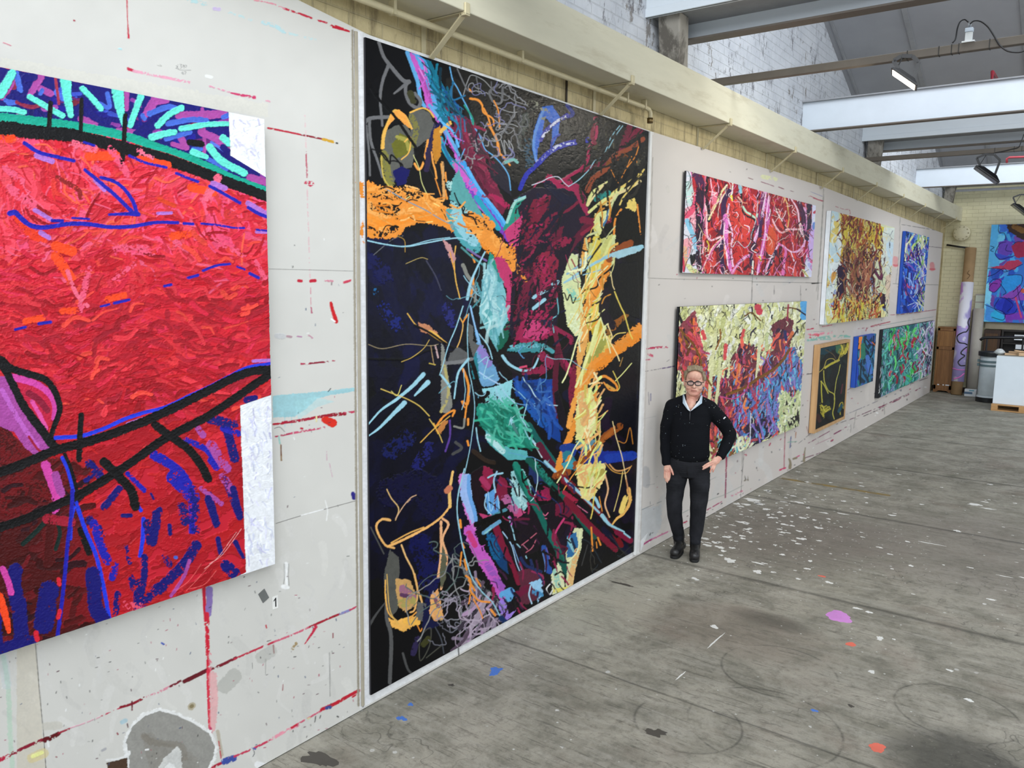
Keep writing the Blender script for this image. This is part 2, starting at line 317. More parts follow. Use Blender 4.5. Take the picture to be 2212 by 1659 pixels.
# ---- the big red canvas on the left
PAL = dict(k='08070a', nv='12106e', bl='1c1ca8', br='2038d8', tq='66e0cc', gr='12a58c', pu='a8489c', lb='4468cc', wh='eceef2',
    rd='d82034', cr='e8404a', pk='ee5a84', pq='e85474', or_='f8481c', dr='a80c1c', mr='4a0608', lv='b070c8', mg='d444a4', w='e2e2e0')
def paint_red():
    c = Canvas(-170, 90, 640, 1480, 1.25, 'c81c30', 11)
    k = .36166
    # ground, bright above and deep below
    c.field(420, (-160, 250, 590, 620), lambda x, y: .35 + .9 * math.sin(x / 90 + y / 60), 80, 22, ['e23444', 'd82636', 'e84858', 'ee4a72', 'd42032', 'f0465a'], 1)
    c.field(420, (-160, 560, 600, 960), lambda x, y: .12 * math.sin(x / 70) - .1, 80, 22, ['cc1a2e', 'd62432', 'b81226', 'c8182a', 'dc3038'], 2)
    c.field(420, (-160, 820, 600, 1470), -.35, 80, 26, ['b01020', 'a80c1a', 'bc161e', 'b41420'], 3)
    c.field(620, (-160, 260, 590, 640), lambda x, y: .4 + 1.1 * math.sin(x / 80 + y / 55), 42, 8, ['e0304a', 'ea5a7c', 'e03444', 'cc1c30', 'e84438', 'd82c3c', 'd82438', 'd8343c', 'b81a2c', 'de3830', 'c82434'], 4, imp=1.2, a=.85)
    c.field(520, (-160, 580, 600, 900), lambda x, y: -.1 + .5 * math.sin(x / 50), 40, 7, ['c41426', 'd42a38', 'a80e20', 'de343c', 'cc1c2c', 'b01224', 'd8284a'], 5, imp=1.1, a=.85)
    c.field(260, (-160, 260, 590, 560), lambda x, y: .3 + .9 * math.sin(x / 90 + y / 60), 50, 5, ['c41c2c', 'f04058', 'b01426', 'f25a40', 'ee5a78', 'd82838'], 25, imp=1.4)
    c.field(420, (-160, 640, 600, 930), lambda x, y: -.12 + .35 * math.sin(x / 50), 44, 10, ['a00e20', 'b01426', '980c1c', 'bc1a2c', 'a8182c', 'c42030'], 27, imp=1.1, a=.8)
    c.field(200, (60, 430, 590, 900), lambda x, y: -.1 + .6 * math.sin(x / 60 + 1), 46, 9, ['e03440', 'b80f20', 'd0203c', 'e84438', 'c01828', '9c0c1c'], 26, imp=1.4)
    c.field(300, (-160, 760, 600, 1400), -.3, 34, 6, ['b81424', 'a00a18', 'c41c22', 'b0101c'], 6, imp=1.2)
    c.T = (0, 0, 1)
    c.run('''
mr.r4 P -170,900 0,905 70,990 140,990 150,1010 185,1160 220,1280 240,1350 0,1460 -170,1470
@ 0 560 .36166
6a0810.d4 P 0,1000 250,1180 380,1180 430,1460 0,1640
8a0c18.r6 P 420,1180 520,1260 620,1250 480,1400
@ 0 1059 .36166
5c070c.r6 P 250,150 430,150 380,500 250,470
7a0a14.r6 P 440,200 560,400 640,760 480,800 360,860 400,400
''', PAL)
    c.field(160, (-150, 1000, 180, 1400), -.4, 40, 14, ['4a0608', '3a0406', '5c0a10', '6a0c16', '2c0410'], 7)
    # the field of dashes above the arc
    c.run('''
@ 0 0 .36166
nv.r2 P -400,300 0,402 1365,665 1376,930 1590,1060 1590,1130 1400,1075 1100,930 900,860 500,750 0,680 -400,640
''', PAL)
    c.field(150, (-150, 110, 575, 400), lambda x, y: .25 + .6 * math.sin(x / 40), 34, 11, ['14107a', '1a1490', '3a50c0', '4464cc', '8a3a9a', 'a04aa4', '0e0c5c', '6a2070', '7c2038'], 8, region=[(0, 155), (492, 245), (497, 335), (575, 385), (575, 410), (400, 350), (200, 280), (0, 245), (-150, 230), (-150, 120)])
    c.run('''
@ 0 0 .36166
8a2444 26 100,610 180,640 260,620
c04050 22 560,730 620,780 760,770
8a2444 20 40,560 90,520 60,470
a03048 18 330,470 350,620
pu 50>35 240,460 200,530 180,560
pu 42 240,530 300,560
pu 40 10,580 60,510 90,440
pu 42>34 750,560 750,650
pu 62>44 940,580 870,680
pu 40 990,600 930,610
pu 52 1070,690 1190,690 1330,680
pu 22 1205,650 1215,760 1220,880 1215,910
pu 46 1200,790 1290,830 1370,880
pu 40 1080,830 1110,880
pu 34 700,780 810,790
pu 40 480,710 570,740
pu 30 1030,860 1090,880
pu 44 1490,1060 1590,1090
lb 36 95,440 120,540
lb 28 640,560 650,640 590,620
lb 24 30,600 70,620
lb 30 1330,700 1360,690
lb 36 890,680 1000,640 1050,650
lb 34 1000,740 1140,715 1230,720
lb 32 990,830 1130,790
lb 28 850,690 860,710
lb 28 1240,950 1300,980 1350,1010
lb 24 1150,890 1200,890
lb 26 250,540 240,560
5a74d8 18 1260,850 1320,890 1372,930
k 40 1130,850 1200,860
nv 60 820,800 900,740
nv 45 500,620 560,700 640,730
nv 50 150,470 200,460
nv 50 80,560 130,590 190,600
nv 40 1330,880 1370,920
nv 40 600,750 670,770
tq.i20 62>50 0,560 70,440
tq.i20 36 175,580 280,640 370,692
tq.i20 66>38 390,480 400,580 420,690
tq.i20 36 490,530 550,590 600,650
tq.i20 74>34 700,540 712,640 740,745
tq.i20 42>34 840,575 800,680 775,750
tq.i20 40 1080,645 1000,690 940,750
tq.i20 36>30 1080,770 1230,745 1365,740
tq.i20 48>36 905,820 980,800 1040,790
tq.i20 36 -30,650 70,655 140,672
tq.i20 46 1250,880 1320,960 1455,1035
tq.i20 44>30 1150,910 1230,938
tq.i20 44 1330,825 1366,855
gr 62>44 -300,690 0,705 160,720 320,738 480,760 640,790 800,830 950,885 1100,935 1250,1000 1400,1070 1590,1140
a83038 14 880,890 1020,930 1200,1000 1270,1030
k 92>60 -300,760 0,765 200,790 400,806 560,838 740,885 950,940 1150,1010 1350,1085 1590,1175
k 30 300,615 290,760
k 26 485,595 480,770
k 30 745,690 738,850
k 38>30 732,900 724,980
or_ 56 530,935 690,930
or_ 44 830,950 1000,985
or_ 50 1140,1120 1270,1150
or_ 60 330,1470 430,1500
or_.d4 50 -20,830 70,830
d84020 26 950,1190 1040,1230
or_.d3 60 330,1530 380,1600
or_.d4 50 1030,1410 1120,1400
e8381c.d3 60 110,1300 190,1400 260,1420
pq.d5 46 660,890 760,1040
pq.d4 40 560,1000 640,1040
e86c88.d6 40 820,900 900,940
pq.d5 44 30,1000 120,1080
pq.d5 60 60,1130 190,1230
ec6480.d4 50 430,860 560,890
pq.d6 60 700,1480 900,1500
ec6480.d4 46 1230,1180 1300,1060
pq.d6 40 1250,1420 1450,1520
lv 34 215,930 310,965
lv 34 1480,1215 1590,1280
lv 20 940,1275 1020,1272
lv 26 205,1255 300,1310
lv 34 1270,1095 1340,1125
lv 34 570,1075 620,1130
lv 30 240,1390 290,1420
lv 22 1530,1385 1590,1385
8c1c1c.d4 30 340,1060 460,1130 480,1180
bl 26>20 145,855 230,910 350,940 440,962
bl 22>26 505,1015 620,1110 700,1180 800,1280
bl 20>26 600,1060 680,1085 740,1130 790,1200 815,1275
bl 16>26 650,1282 740,1278 825,1280
bl 34>20 55,1275 90,1270 130,1310 190,1350 270,1358 400,1338 520,1338 640,1355 760,1355 860,1340 940,1328 1060,1330
bl 22 310,1318 370,1320
bl 14 430,1302 530,1308
bl 18 1095,1335 1150,1338
bl.d3 14 1200,1335 1300,1345 1390,1360 1460,1362
bl.d3 14 1530,1372 1590,1378
bl.d2 18 1050,1035 1110,1060 1180,1085
bl 20 1250,1112 1330,1155 1430,1212
bl 22 1480,1240 1540,1275 1592,1295
bl.d3 18 770,930 860,970 990,1000
bl 16 500,850 560,870
@ 0 560 .36166
or_.d2 40 370,310 450,305
or_.d2 40 150,370 250,350
or_.d3 40 640,240 740,215
or_.d3 60 350,20 420,110
bl 18 90,420 150,405
bl 20 230,385 300,375
bl 14 600,282 650,270
bl 18 680,262 770,242
bl 18 980,160 1020,152
bl.d2 18 1120,112 1180,95
bl 16 1210,68 1290,38 1370,28
bl 20 1490,85 1540,110
bl.d3 14 1415,45 1460,62
pq.d5 30 1520,10 1580,110
pq.d5 40 480,300 500,180 530,60
pq.d6 34 800,30 680,110
ec6480.d4 26 400,70 450,200 520,280
pu P -100,690 40,700 100,820 180,930 300,1120 280,1165 230,1190 150,1130 80,1030 -100,960
c060c0.d3 30 10,780 110,960 220,1120
c41c40.r5 P 90,720 210,750 300,820 330,880 310,960 270,1010 190,900 110,790
mg 46>30 80,705 190,735 280,790 325,870 320,950
e050a0 26 190,850 235,930 275,1010
8c1434 40 170,800 230,840 280,900
a01838 16 170,1060 220,1130 260,1160
k 55>30 -300,560 -100,560 0,600 60,650 170,685 270,720 325,790 352,870 350,920 320,1000 290,1090
k 44>58 -40,600 20,650 75,750 130,860 200,960 270,1050 330,1130
br 26>20 330,1065 480,1055 620,1010 740,955 860,915 980,885 1120,820 1250,760 1370,698 1480,645 1620,622
lv 20 1510,608 1620,602
lv 24 760,985 860,950
k 60>52 -300,1360 0,1270 150,1215 330,1140 500,1095 700,1030 900,950 1080,865 1250,780 1400,705 1500,670 1620,655
mg 56>44 270,1230 300,1320 330,1410
pu 50 330,1290 362,1400
mg.d5 50 330,1420 330,1500
br 24>20 370,1185 400,1250 425,1340 450,1440 480,1530 520,1660
br 20 440,1480 425,1560 420,1670
k 24 385,1165 425,1260 460,1390
bl.d2 60>40 920,1170 1050,1250 1130,1350 1150,1450
bl.d3 80 1030,1300 1150,1420
bl.d3 36 1110,1080 1220,1130 1290,1210
bl.d3 44 1260,1200 1290,1240
nv.d2 56 1350,1000 1400,1190
bl.d3 40 1330,1010 1420,1040
nv.d1 44 620,1480 710,1370
nv 46 1245,1410 1290,1580
nv.d2 40 1340,1310 1390,1440 1430,1540
nv.d4 46 1080,1470 1100,1570
bl.d3 50 1150,1420 1150,1620
nv.d3 44 880,1640 950,1500
bl.d3 30 760,1280 860,1380
nv.d4 50 530,1220 600,1300
nv.d4 30 510,1320 600,1260
nv.d5 60 1250,950 1390,990
nv.d4 60 540,1560 600,1640
nv 26 730,1530 780,1530
nv 16 900,1400 915,1430
pu.d3 40 1180,1010 1210,1050
pu.d4 60 1260,1110 1350,1250
pu.d4 50 1330,1300 1380,1380
pu.d3 30 1200,1370 1320,1460
br 24 820,1470 840,1500
k 56>50 -300,1700 0,1600 150,1550 330,1470 480,1400 640,1305 800,1200 960,1085 1100,1010 1250,930 1400,830 1500,760 1620,680
k 36 483,930 475,1060 470,1195
k 56 620,1210 700,1290 780,1380 805,1475
k 52 925,990 1050,1080 1130,1140 1200,1230 1240,1310
nv.d2 40 1470,840 1520,830
@ 0 1059 .36166
mr.d2 50 300,200 290,330 280,440
0c2420 30 270,185 210,250 135,320
0c2420 26 340,185 355,260 330,350
a01830.d3 60 280,170 420,190
k.d2 44 480,240 530,370
bl 24 430,0 425,130 405,290 390,450 370,650 340,880
br 26 460,100 510,240 565,370 600,500 630,650 650,765
bl.d3 54 560,200 600,330 640,420
bl.d4 44 670,520 690,440
br 26 855,170 850,290 835,390
nv.d2 50 930,140 930,200 910,310
nv.d3 44 860,400 860,500 840,610
nv.d3 60 830,560 820,690
nv.d3 64 1170,330 1100,440 1030,510 950,590
nv.d4 56 940,580 850,670
pu 22 1130,420 1090,530 1020,630
nv.d3 60 880,200 900,300
nv 32 1300,290 1315,370
nv 34>20 1405,310 1450,400
nv 40 1390,-10 1430,150
nv.d3 70 1350,450 1400,500
nv.d2 44 1240,50 1290,200
nv.d5 60 1150,0 1170,230
nv.d5 50 1090,100 1120,180
nv 26 1010,210 1015,260
nv.d5 40 980,400 1010,440
nv.d4 40 700,620 690,740
nv.d5 40 780,520 800,600
nv.d5 30 750,340 770,430
nv 24 730,150 770,150
4060c0 22 1045,400 1050,400
nv.d1 90 550,500 560,600 570,700 610,770
nv.d1 120 290,600 260,800
nv.d1 90 90,480 80,560 110,700 130,920
nv.d2 120 -60,720 -20,960 160,920
or_.d2 60>30 -10,640 30,750 50,840
mg.i15 40 15,470 45,540 65,610
rd 26 348,530 352,560
rd 26 355,720 345,760
rd 30 212,850 220,890
e8506a.d6 60 760,680 830,700
f0a0a0.i14 4 1440,230 1330,380 1250,440
f0a0a0.i14 4 1410,250 1300,400 1220,470
e86060.i14 4 1250,450 1170,540 1110,600
e86060.i14 4 1290,480 1220,560 1130,590
e86060.i14 4 1200,440 1130,540 1050,600
''', PAL)
    # bare primed corners
    c.run('''
@ 0 0 1
wh.r0.i2 P 493,241 700,270 700,432 574,383 497,336
wh.r0.i2 P 518,876 585,853 700,820 700,1300 400,1300 531,1236
''', PAL)
    c.field(45, (500, 250, 570, 370), 1.2, 14, 4, ['d0cee6', 'dcdcec', 'e4e4f0'], 9, region=[(500, 250), (566, 262), (570, 370), (502, 330)], imp=.6)
    c.field(120, (528, 880, 592, 1225), 1.4, 18, 4, ['d0d0ec', 'e0e0f0', 'f4f6fa', 'd8dcee'], 10, region=[(524, 885), (583, 862), (592, 1215), (534, 1230)], imp=.6)
    return c
# ---- the tall black mural
def paint_mural():
    c = Canvas(755, 60, 1420, 1520, 1.4, '08080b', 21)
    P2 = dict(k='060608', nv='10103c', or_='ee9438', ol='f4a44a', oy='e8b454', pk='c85cc0', lb='62a8dc', cy='9accdc', tl='0e6c86', te='22907c', mr='5c1230', m2='7a1838', cr='a81c50', gy='6c6c6e', g2='9a9a9a', g3='505050', dk='221a2c', bl='2448a8', yl='e4e494', y2='ecd070', br='8c4a1c', pu='7a64b0')
    c.field(200, (800, 520, 990, 830), 1.2, 90, 30, ['08081c', '0a0c2e', '090922', '060612', '0c0e38'], 1, imp=.3, a=.7)
    c.field(160, (800, 830, 1000, 1230), -.9, 110, 30, ['07071a', '0a0c30', '07071e', '08081a', '050510'], 2, imp=.3, a=.6)
    c.field(120, (1240, 560, 1390, 1180), 1.3, 70, 22, ['12101e', '0c0c14', '180e24', '0a0a12', '0e1030'], 3, imp=.3, a=.7)
    c.field(90, (1010, 150, 1385, 330), .4, 70, 26, ['1e1c19', '24221f', '171513', '2a2824', '1b1917'], 4, imp=.4, a=.8)
    c.run('''
@ 750 50 .31646
211f1c.d3 P 820,360 1100,400 1500,540 2030,760 2030,1000 1500,1000 1200,1150 1000,950 850,700
# teal and blue band, crimson wedge
tl P 480,230 570,260 640,400 740,560 830,690 780,780 640,690 560,500
1c86a8.d3 P 470,240 520,260 620,440 720,600 640,640 520,420
0e4c8c.d3 P 640,420 760,560 800,760 900,900 820,900 700,700
4a78b0 6 500,250 560,430 650,560
6a90a0 6 520,260 600,420 680,540
5c1230.d4 10 650,560 740,590 800,650
6e1a3a P 660,560 760,610 870,680 900,780 950,880 940,980 1000,1060 1090,1250 1060,1310 960,1240 860,1060 800,920 760,800 700,700
8a2244.d5 60 760,650 860,820 920,960 1000,1100
4a0e28.d4 40 820,950 900,1100 980,1200
3c2430 46 830,700 870,820 930,900
b06a80.d7 30 840,760 920,900
c8a0b0.d8 18 860,820 930,950
cr.d3 40 980,1180 1040,1210 1090,1250
201c2a.r4 P 950,950 1040,960 1100,1040 1120,1180 1040,1120 980,1050
# pink and light-blue horn
lb 30>24 410,200 440,280 480,400 500,520 530,570
5aa8e0 40 470,220 510,330 560,460 600,570
pk.r6 30>50 440,215 490,330 530,430 560,560
a84aa0.d5 40 500,330 540,420 580,540
c860c4.r7 30 570,580 640,690 690,780 740,880 760,960
lb 22 560,560 620,640 700,780 760,900
22a0b8 30 640,790 660,860 700,930 740,990
1c6c98 20 650,830 700,940
pk.r7 60 750,970 800,1060 850,1130 900,1190
3c9ae0 44 790,960 830,1060 880,1160 960,1260 1060,1390
5ab0ec 22 820,990 880,1100 950,1200 1060,1340 1110,1440
b868c8.r6 44>30 900,1230 980,1320 1040,1390
8c1c4c 20 960,1340 1020,1400
7a3ab8.r6 60>30 760,1060 840,1160 920,1240 1030,1380 1130,1520
pk.d5 60 740,960 860,1150
22a0b8 36 880,1190 960,1300 1030,1400
lb 9 700,300 720,390 750,440 790,520 830,600 860,700 900,760 940,860 990,900 1050,960 1100,1040 1115,1140
3a80c8 7 720,580 770,760 750,860
lb 8 800,860 760,950 740,930
k 22 700,600 720,700
a84a88.r5 22 690,700 720,770
# grey drawing, upper left
gy.r2 22>30 215,130 250,230 310,310 380,390 420,400
gy 24>16 280,290 240,400 225,520 240,700
gy 30>12 420,400 370,440 320,480
gy.r3 24 400,400 400,480 430,550 480,575 500,530 460,480
3c3c24.d2 46 430,480 450,530
gy 26 110,690 160,650 280,640
gy 22>14 150,650 160,800 210,950 240,1050
gy 14 130,700 150,900 155,1040
# grey ovals
5e5e58 P 260,740 330,700 400,690 440,760 460,900 440,990 360,1010 300,1120 260,1080 240,900
807c3c.d5 60 250,900 270,1020 300,1120
5c5c58 P 420,620 500,580 560,610 600,700 570,820 520,900 470,880 440,800
7c7840.d4 40 440,640 470,720 450,830
6a6a24.r4 P 300,830 360,750 420,780 440,860 400,900 330,930
a09a48.d3 30 340,780 400,800 420,860
k.d2 P 450,870 540,800 560,840 520,950 480,960
oy.r4 26>14 240,850 250,760 280,680 320,600 360,610 400,640 440,720
ol P 300,610 350,590 400,630 430,720 400,700 340,640 280,700 260,740
oy 12 430,610 510,580 560,600 590,640
c8b050 10 235,880 235,970 250,1060 290,1120
ol 16 550,800 520,950 490,1000 460,960
oy 10 370,930 420,880 430,780 390,810
yl 5 450,900 490,990 510,1090 560,1200
k 20 110,340 200,500 310,620 400,750 520,930 600,1080 720,1240 800,1340
k 10 170,860 220,880 270,940 320,940 370,960 380,990
k.r2 12 200,850 260,910 290,960 300,900 360,960 370,1000 440,990
0e1058.r5 P 310,1010 370,980 430,1000 400,1100 340,1110
14144c.d3 60 560,900 600,760 620,700
2c2040 36 600,750 560,900 540,1000
# orange feathers beside the horn
c88428.r6 P 590,720 640,700 640,900 600,960 580,880
oy.r5 26 640,740 700,680
ol 12 575,880 585,950 600,1000 610,1060
or_ 8 600,1060 620,1120 640,1180
ol 10 640,960 650,1050 655,1150 660,1200
or_ 12 670,1020 675,1080
or_ 12 670,1140 680,1200
d8a060.d3 20 650,950 660,1200
# white/grey scribble knot
g2 6 790,500 820,400 850,355 930,390 1000,460 1080,490 1140,530 1210,555
g2 7 1000,560 1060,590 1130,610 1190,600
g2 7 990,650 1050,690 1120,690 1170,710
gy 10 750,310 790,400 820,460
gy 8 880,370 900,480
gy 16 1030,420 970,470 1000,540 1050,540 1060,440
gy 16 1140,620 1080,720 1050,760
38383a 30 1170,570 1180,700 1170,850
or_ 18>10 840,515 890,525 920,560 930,610 990,650 1000,700
or_ 12 930,580 960,640 990,740 1020,800 1030,870 1080,930 1110,970
or_ 10 1000,530 1030,600 1040,720
or_ 12 830,450 850,470
or_ 14 960,690 1010,770 1030,830 1040,900
g2 7 1050,800 1080,900 1070,800 1110,860 1100,800 1130,870 1060,960 1160,930
te 12 800,560 850,640 860,700 850,660
74b0a8 20 1080,950 1130,930 1160,950
# blue leaf shapes
2c66c8.r3 P 1330,570 1400,560 1450,640 1440,760 1390,860 1400,700 1350,640 1330,760 1300,860 1290,960 1260,860 1270,740 1300,650
5c90d8.r4 20 1340,590 1290,720 1270,830 1290,940
1c2c80 26 1500,560 1540,620 1500,640
2c2c9c.r5 24>30 1320,800 1350,740 1420,680 1500,630
dcdcec.d5 20 1330,780 1370,730 1430,670 1500,635
2830a8.r4 30>40 1180,1130 1220,1040 1290,970 1380,880 1480,830 1640,795
d0d4e8.d7 26 1350,900 1440,840 1600,800
9aa0c8.d8 30 1300,940 1400,880
2c3c9c 14 1390,880 1400,800 1450,760
181c1e 30 1200,640 1240,600 1300,560
8a8a78.d7 80 1260,560 1340,620
3c4440.d5 60 1220,640 1190,800 1200,900
30302c.d6 60 1480,660 1520,780
2c4c60.d6 70 1230,820 1240,960
1a1816.r6 P 1560,580 1640,610 1620,850 1560,820
44402e.d6 50 1640,700 1720,900
54503c.d7 40 1780,760 1840,900
585440.d7 40 1960,1000 2020,900
# crimson branches, right
cr.r5 22 1690,650 1700,760 1650,860 1640,930 1600,990 1520,1040 1450,1080 1380,1060
7c2038.r4 26 1700,650 1670,760 1690,820
b02c58.r5 10 1360,1080 1300,1090 1260,1140 1210,1180
m2.d2 50>26 2010,720 1900,800 1830,920 1700,970 1600,1010
6c1c34.d4 40 1930,700 1880,820
94482c.r5 30>40 2020,790 1920,860 1820,910 1760,1000 1680,1060 1640,1140
7c4414.d4 40 1900,900 1780,960
cr.r7 50>26 1380,1060 1440,1110 1500,1140 1570,1180
a82050.d3 60 1500,1080 1600,1200 1560,1260 1460,1270
cy 7 1860,700 1800,780 1750,900 1690,940 1650,1000 1580,1070 1510,1115
cy 6 1880,700 1830,770 1780,860
dcdcec 6 1260,1105 1320,1085 1380,1055 1440,1050 1480,1090 1510,1115
or_ 7 2000,800 1970,900 1930,960 1880,1020
or_ 6 1940,910 1900,1000 1870,1060
or_ 8 1970,920 1975,950
or_ 6 1800,1000 1830,1060 1850,1090
# dark crimson body
1c1228.r4 P 1130,1200 1280,1120 1480,1130 1620,1180 1660,1300 1640,1660 1130,1660 1100,1400
14142e.d4 60 1370,1100 1480,1200 1540,1200
7a1434.r6 P 1270,1200 1390,1180 1370,1260 1290,1380 1240,1500 1180,1560 1180,1450 1220,1320
m2.d3 40 1380,1340 1300,1440 1250,1540 1230,1600
6a1434.r6 P 1440,1400 1480,1380 1440,1540 1370,1660 1300,1660 1350,1500
5c1230.r5 50 1640,1380 1560,1480 1500,1560 1440,1640
8c1c3c 24 1700,1370 1600,1440
cr.r6 20 1210,1400 1290,1380 1350,1380
7c1838.r5 20 1600,1200 1500,1280 1400,1310 1330,1400
a02450.r6 50>26 1560,1120 1620,1260 1640,1300
m2.r7 50 1610,1340 1700,1360 1780,1340
te P 1170,1180 1220,1190 1160,1260 1180,1330 1120,1380 1080,1430 1060,1410 1110,1300
9cd0c4.d2 20 1210,1190 1140,1230 1090,1360
c83c74 P 1200,1300 1170,1500 1150,1600 1100,1500 1070,1420
cy 7 1215,1180 1140,1210
# orange sweep
or_.r9 P 60,1080 110,1090 150,1080 220,1110 330,1130 450,1130 560,1180 700,1270 760,1350 720,1420 640,1380 560,1370 480,1360 400,1400 330,1460 240,1470 110,1460 75,1440 90,1380 110,1350 110,1200 80,1170
ol.d4 70 130,1150 260,1150 420,1160 600,1230
f0a858.d4 80 130,1250 300,1300 520,1300
ee8c28.d3 60 130,1400 300,1360 500,1320 700,1350
k.d6 60 170,1180 300,1170 500,1180
k.d6 60 180,1250 330,1270
k.d5 46 130,1390 220,1440 330,1400
k.d7 50 230,1290 350,1320
or_.r8 90>70 700,1310 860,1380 960,1450 1060,1560
or_.d3 60 760,1290 900,1320 980,1380
ee8c28.r9 110 940,1480 1050,1560 1130,1590
ol.d4 80 900,1440 1000,1520 1120,1600
4ca0a8.d2 60>90 700,1290 740,1380 800,1470 870,1530
8cc4d0.d3 70 740,1300 780,1400 860,1490
8cc4c8.d4 50 720,1150 740,1260 800,1280
a4d0cc.d4 50 700,1100 760,1200 840,1260
58a0a0.r6 P 720,1060 760,1000 800,1100 880,1230 940,1340 880,1300 780,1250 700,1200
k 10 730,1160 760,1230 800,1260 790,1300 860,1300
k.r2 12 780,1250 800,1310 860,1330 900,1400 980,1410
cy 9 120,1480 260,1510 400,1525 540,1500 680,1475 780,1470 880,1520
7898a8 8 260,1130 400,1210 540,1280 640,1340 760,1400
f0e088 6 400,1200 430,1180
f0e088 6 590,1230 630,1250
f0e088 6 420,1265 450,1255
f0e088 6 700,1320 750,1335
f0e088 6 540,1360 580,1355
# yellow / cream plumes right
yl.r4 26>12 1640,1240 1680,1150 1780,1080
y2.r4 26>14 1750,1230 1830,1150 1920,1090 1990,1030
yl 20 1650,1290 1760,1200 1880,1130
ecd89c 20 1770,1240 1840,1170 1900,1140 2000,1080
f0dca0 14 1640,1240 1680,1190 1760,1090
2c8c84.d2 40 1700,1200 1780,1160
y2.r5 P 1920,1210 1960,1190 1980,1260 1960,1300 1900,1260
yl.r5 P 1690,1300 1770,1280 1750,1400 1700,1480 1680,1400
d8e0a0.r6 P 1740,1500 1830,1440 1820,1660 1600,1660 1620,1560
e8a04c.d3 50 1640,1480 1620,1600
6890a8.r4 12 1590,1620 1680,1560 1730,1520
8cb4cc.r4 30>12 1590,1640 1700,1600 1820,1580 2010,1525
a8d0dc.r4 36 1850,1590 1990,1540
3c78a0.d3 24 1790,1280 1740,1390
or_.d2 14 1870,1270 1830,1340 1820,1440
or_.d1 12 1980,1240 1990,1340 2000,1440
y2.r5 12 2025,1000 1960,1100 1890,1180 1860,1240
k 14 1570,1530 1640,1560 1650,1500 1700,1530 1760,1480
k.r5 P 1850,1300 1900,1260 1980,1300 2010,1500 1830,1460
dcdccc.r4 P 1540,1580 1590,1570 1590,1660 1500,1660
94481c.d1 40 1900,1510 1820,1560
# ---------------- middle
@ 750 500 .31646
7cbcc4.r3 P 970,170 1010,250 1060,350 1090,450 1100,600 1060,700 1000,830 960,760 900,560 920,400 950,260
a4d0d4.d4 90 970,300 980,450 990,600
58a4a8.d4 60 960,560 960,700 1000,780
b4dcdc 8 960,300 940,400 920,560
b4dcdc 8 940,420 1050,540
b4dcdc 10 920,640 1080,560
3c8c90.d3 40 1000,200 1040,330
te P 970,140 1000,170 1040,260 1000,260 960,220
c03468.r6 P 1000,180 1060,160 1130,260 1120,500 1110,640 1080,520 1090,400 1040,300
1a1026.r3 P 1130,120 1180,120 1200,200 1160,260 1130,620 1180,740 1120,740 1110,640
180e22 P 1150,100 1560,40 1500,200 1420,700 1180,740
5c1230.r4 60>40 1440,60 1340,200 1240,400 1180,600 1150,700
8c1c3c.r7 P 1300,160 1380,130 1440,200 1420,330 1350,360 1280,300 1260,220
cr.d4 70 1330,200 1360,340
8c1840.d4 60 1420,100 1500,60
6c1434.d3 60 1240,300 1200,450 1160,600
9c1c4c.r9 P 1230,520 1300,560 1400,620 1440,700 1330,740 1220,760 1130,740 1170,650
c83c74.r7 P 1220,600 1300,600 1380,680 1300,740 1200,720
cr.d5 60 1310,560 1380,600
1c2040.r5 P 1300,600 1380,600 1400,660 1330,640
cy.r4 24 1270,450 1360,400
cy.r4 24 1270,525 1345,465
cy.r4 18 1400,360 1440,340 1400,400
k.r4 22 1420,400 1440,450 1400,480 1440,500
0c5c48.r6 P 1100,600 1125,620 1110,700 1060,800 1010,830 1030,720
3c8c94.r9 P 1110,790 1180,760 1280,750 1330,770 1310,820 1180,830 1090,810
6cb4c0.d5 30 1120,790 1300,780
cy.r4 22>10 1060,850 1110,910 1200,950 1270,930 1310,850 1340,780
4c9ca4.d2 30 1340,780 1400,820
140c1a P 1080,830 1180,840 1300,830 1260,920 1180,930 1110,900
8c1c44.d3 60 1330,850 1380,900 1300,960 1220,960
d84c70 16 1180,930 1220,920
140818 P 1000,820 1060,900 1110,940 1200,980 1320,970 1290,1020 1200,1010 1120,1010 1060,1010 1010,950
k.r2 30>60 900,600 940,700 1000,820 1060,920 1100,980
lb.r4 20>40 880,680 900,780 880,900 890,1000
6ca0c8.r4 P 880,680 900,740 950,840 1010,930 1040,1010 1000,1050 930,1060 880,1010 880,860
8c7cc0.d4 60 910,800 960,900
8cb8e0 12 840,510 870,640 900,760
cy 8 900,700 960,780 990,870
a8c8e8 10 900,960 960,1000 1030,1040
cy 7 890,900 960,860 930,1000 1000,980
28808c.r5 P 840,880 880,820 900,1000 860,1010
8cccd4.d2 P 900,1080 1010,1060 1130,1010 1120,1080 1100,1200 1000,1180 920,1180
0c3c8c.r4 P 1130,1030 1300,1010 1410,1010 1400,1160 1440,1280 1460,1440 1380,1400 1280,1240 1180,1140
1454a4.d4 80 1180,1080 1260,1200 1340,1300
123c98.d4 60 1380,1060 1380,1240
0a2c60.d4 60 1200,1060 1330,1060
5c90c8 5 1240,1080 1250,1180 1340,1240
5c90c8 5 1320,1020 1330,1200 1300,1320
6ca0d0 6 1060,1080 1120,1160 1260,1180 1440,1100
18806c.r4 P 890,1180 1000,1160 1100,1200 1180,1240 1240,1400 1280,1480 1180,1480 1100,1470 1000,1420 920,1340 880,1240
22907c.d4 110 940,1240 1040,1300 1140,1400
0c6450.d5 90 1000,1220 1080,1400
54b4a0.d5 80 960,1150 1040,1180 1100,1160
58acb0 P 940,1350 1010,1430 1110,1480 1230,1500 1230,1560 1100,1560 1020,1500 960,1440
b4dcdc.d3 40 960,1400 1060,1500
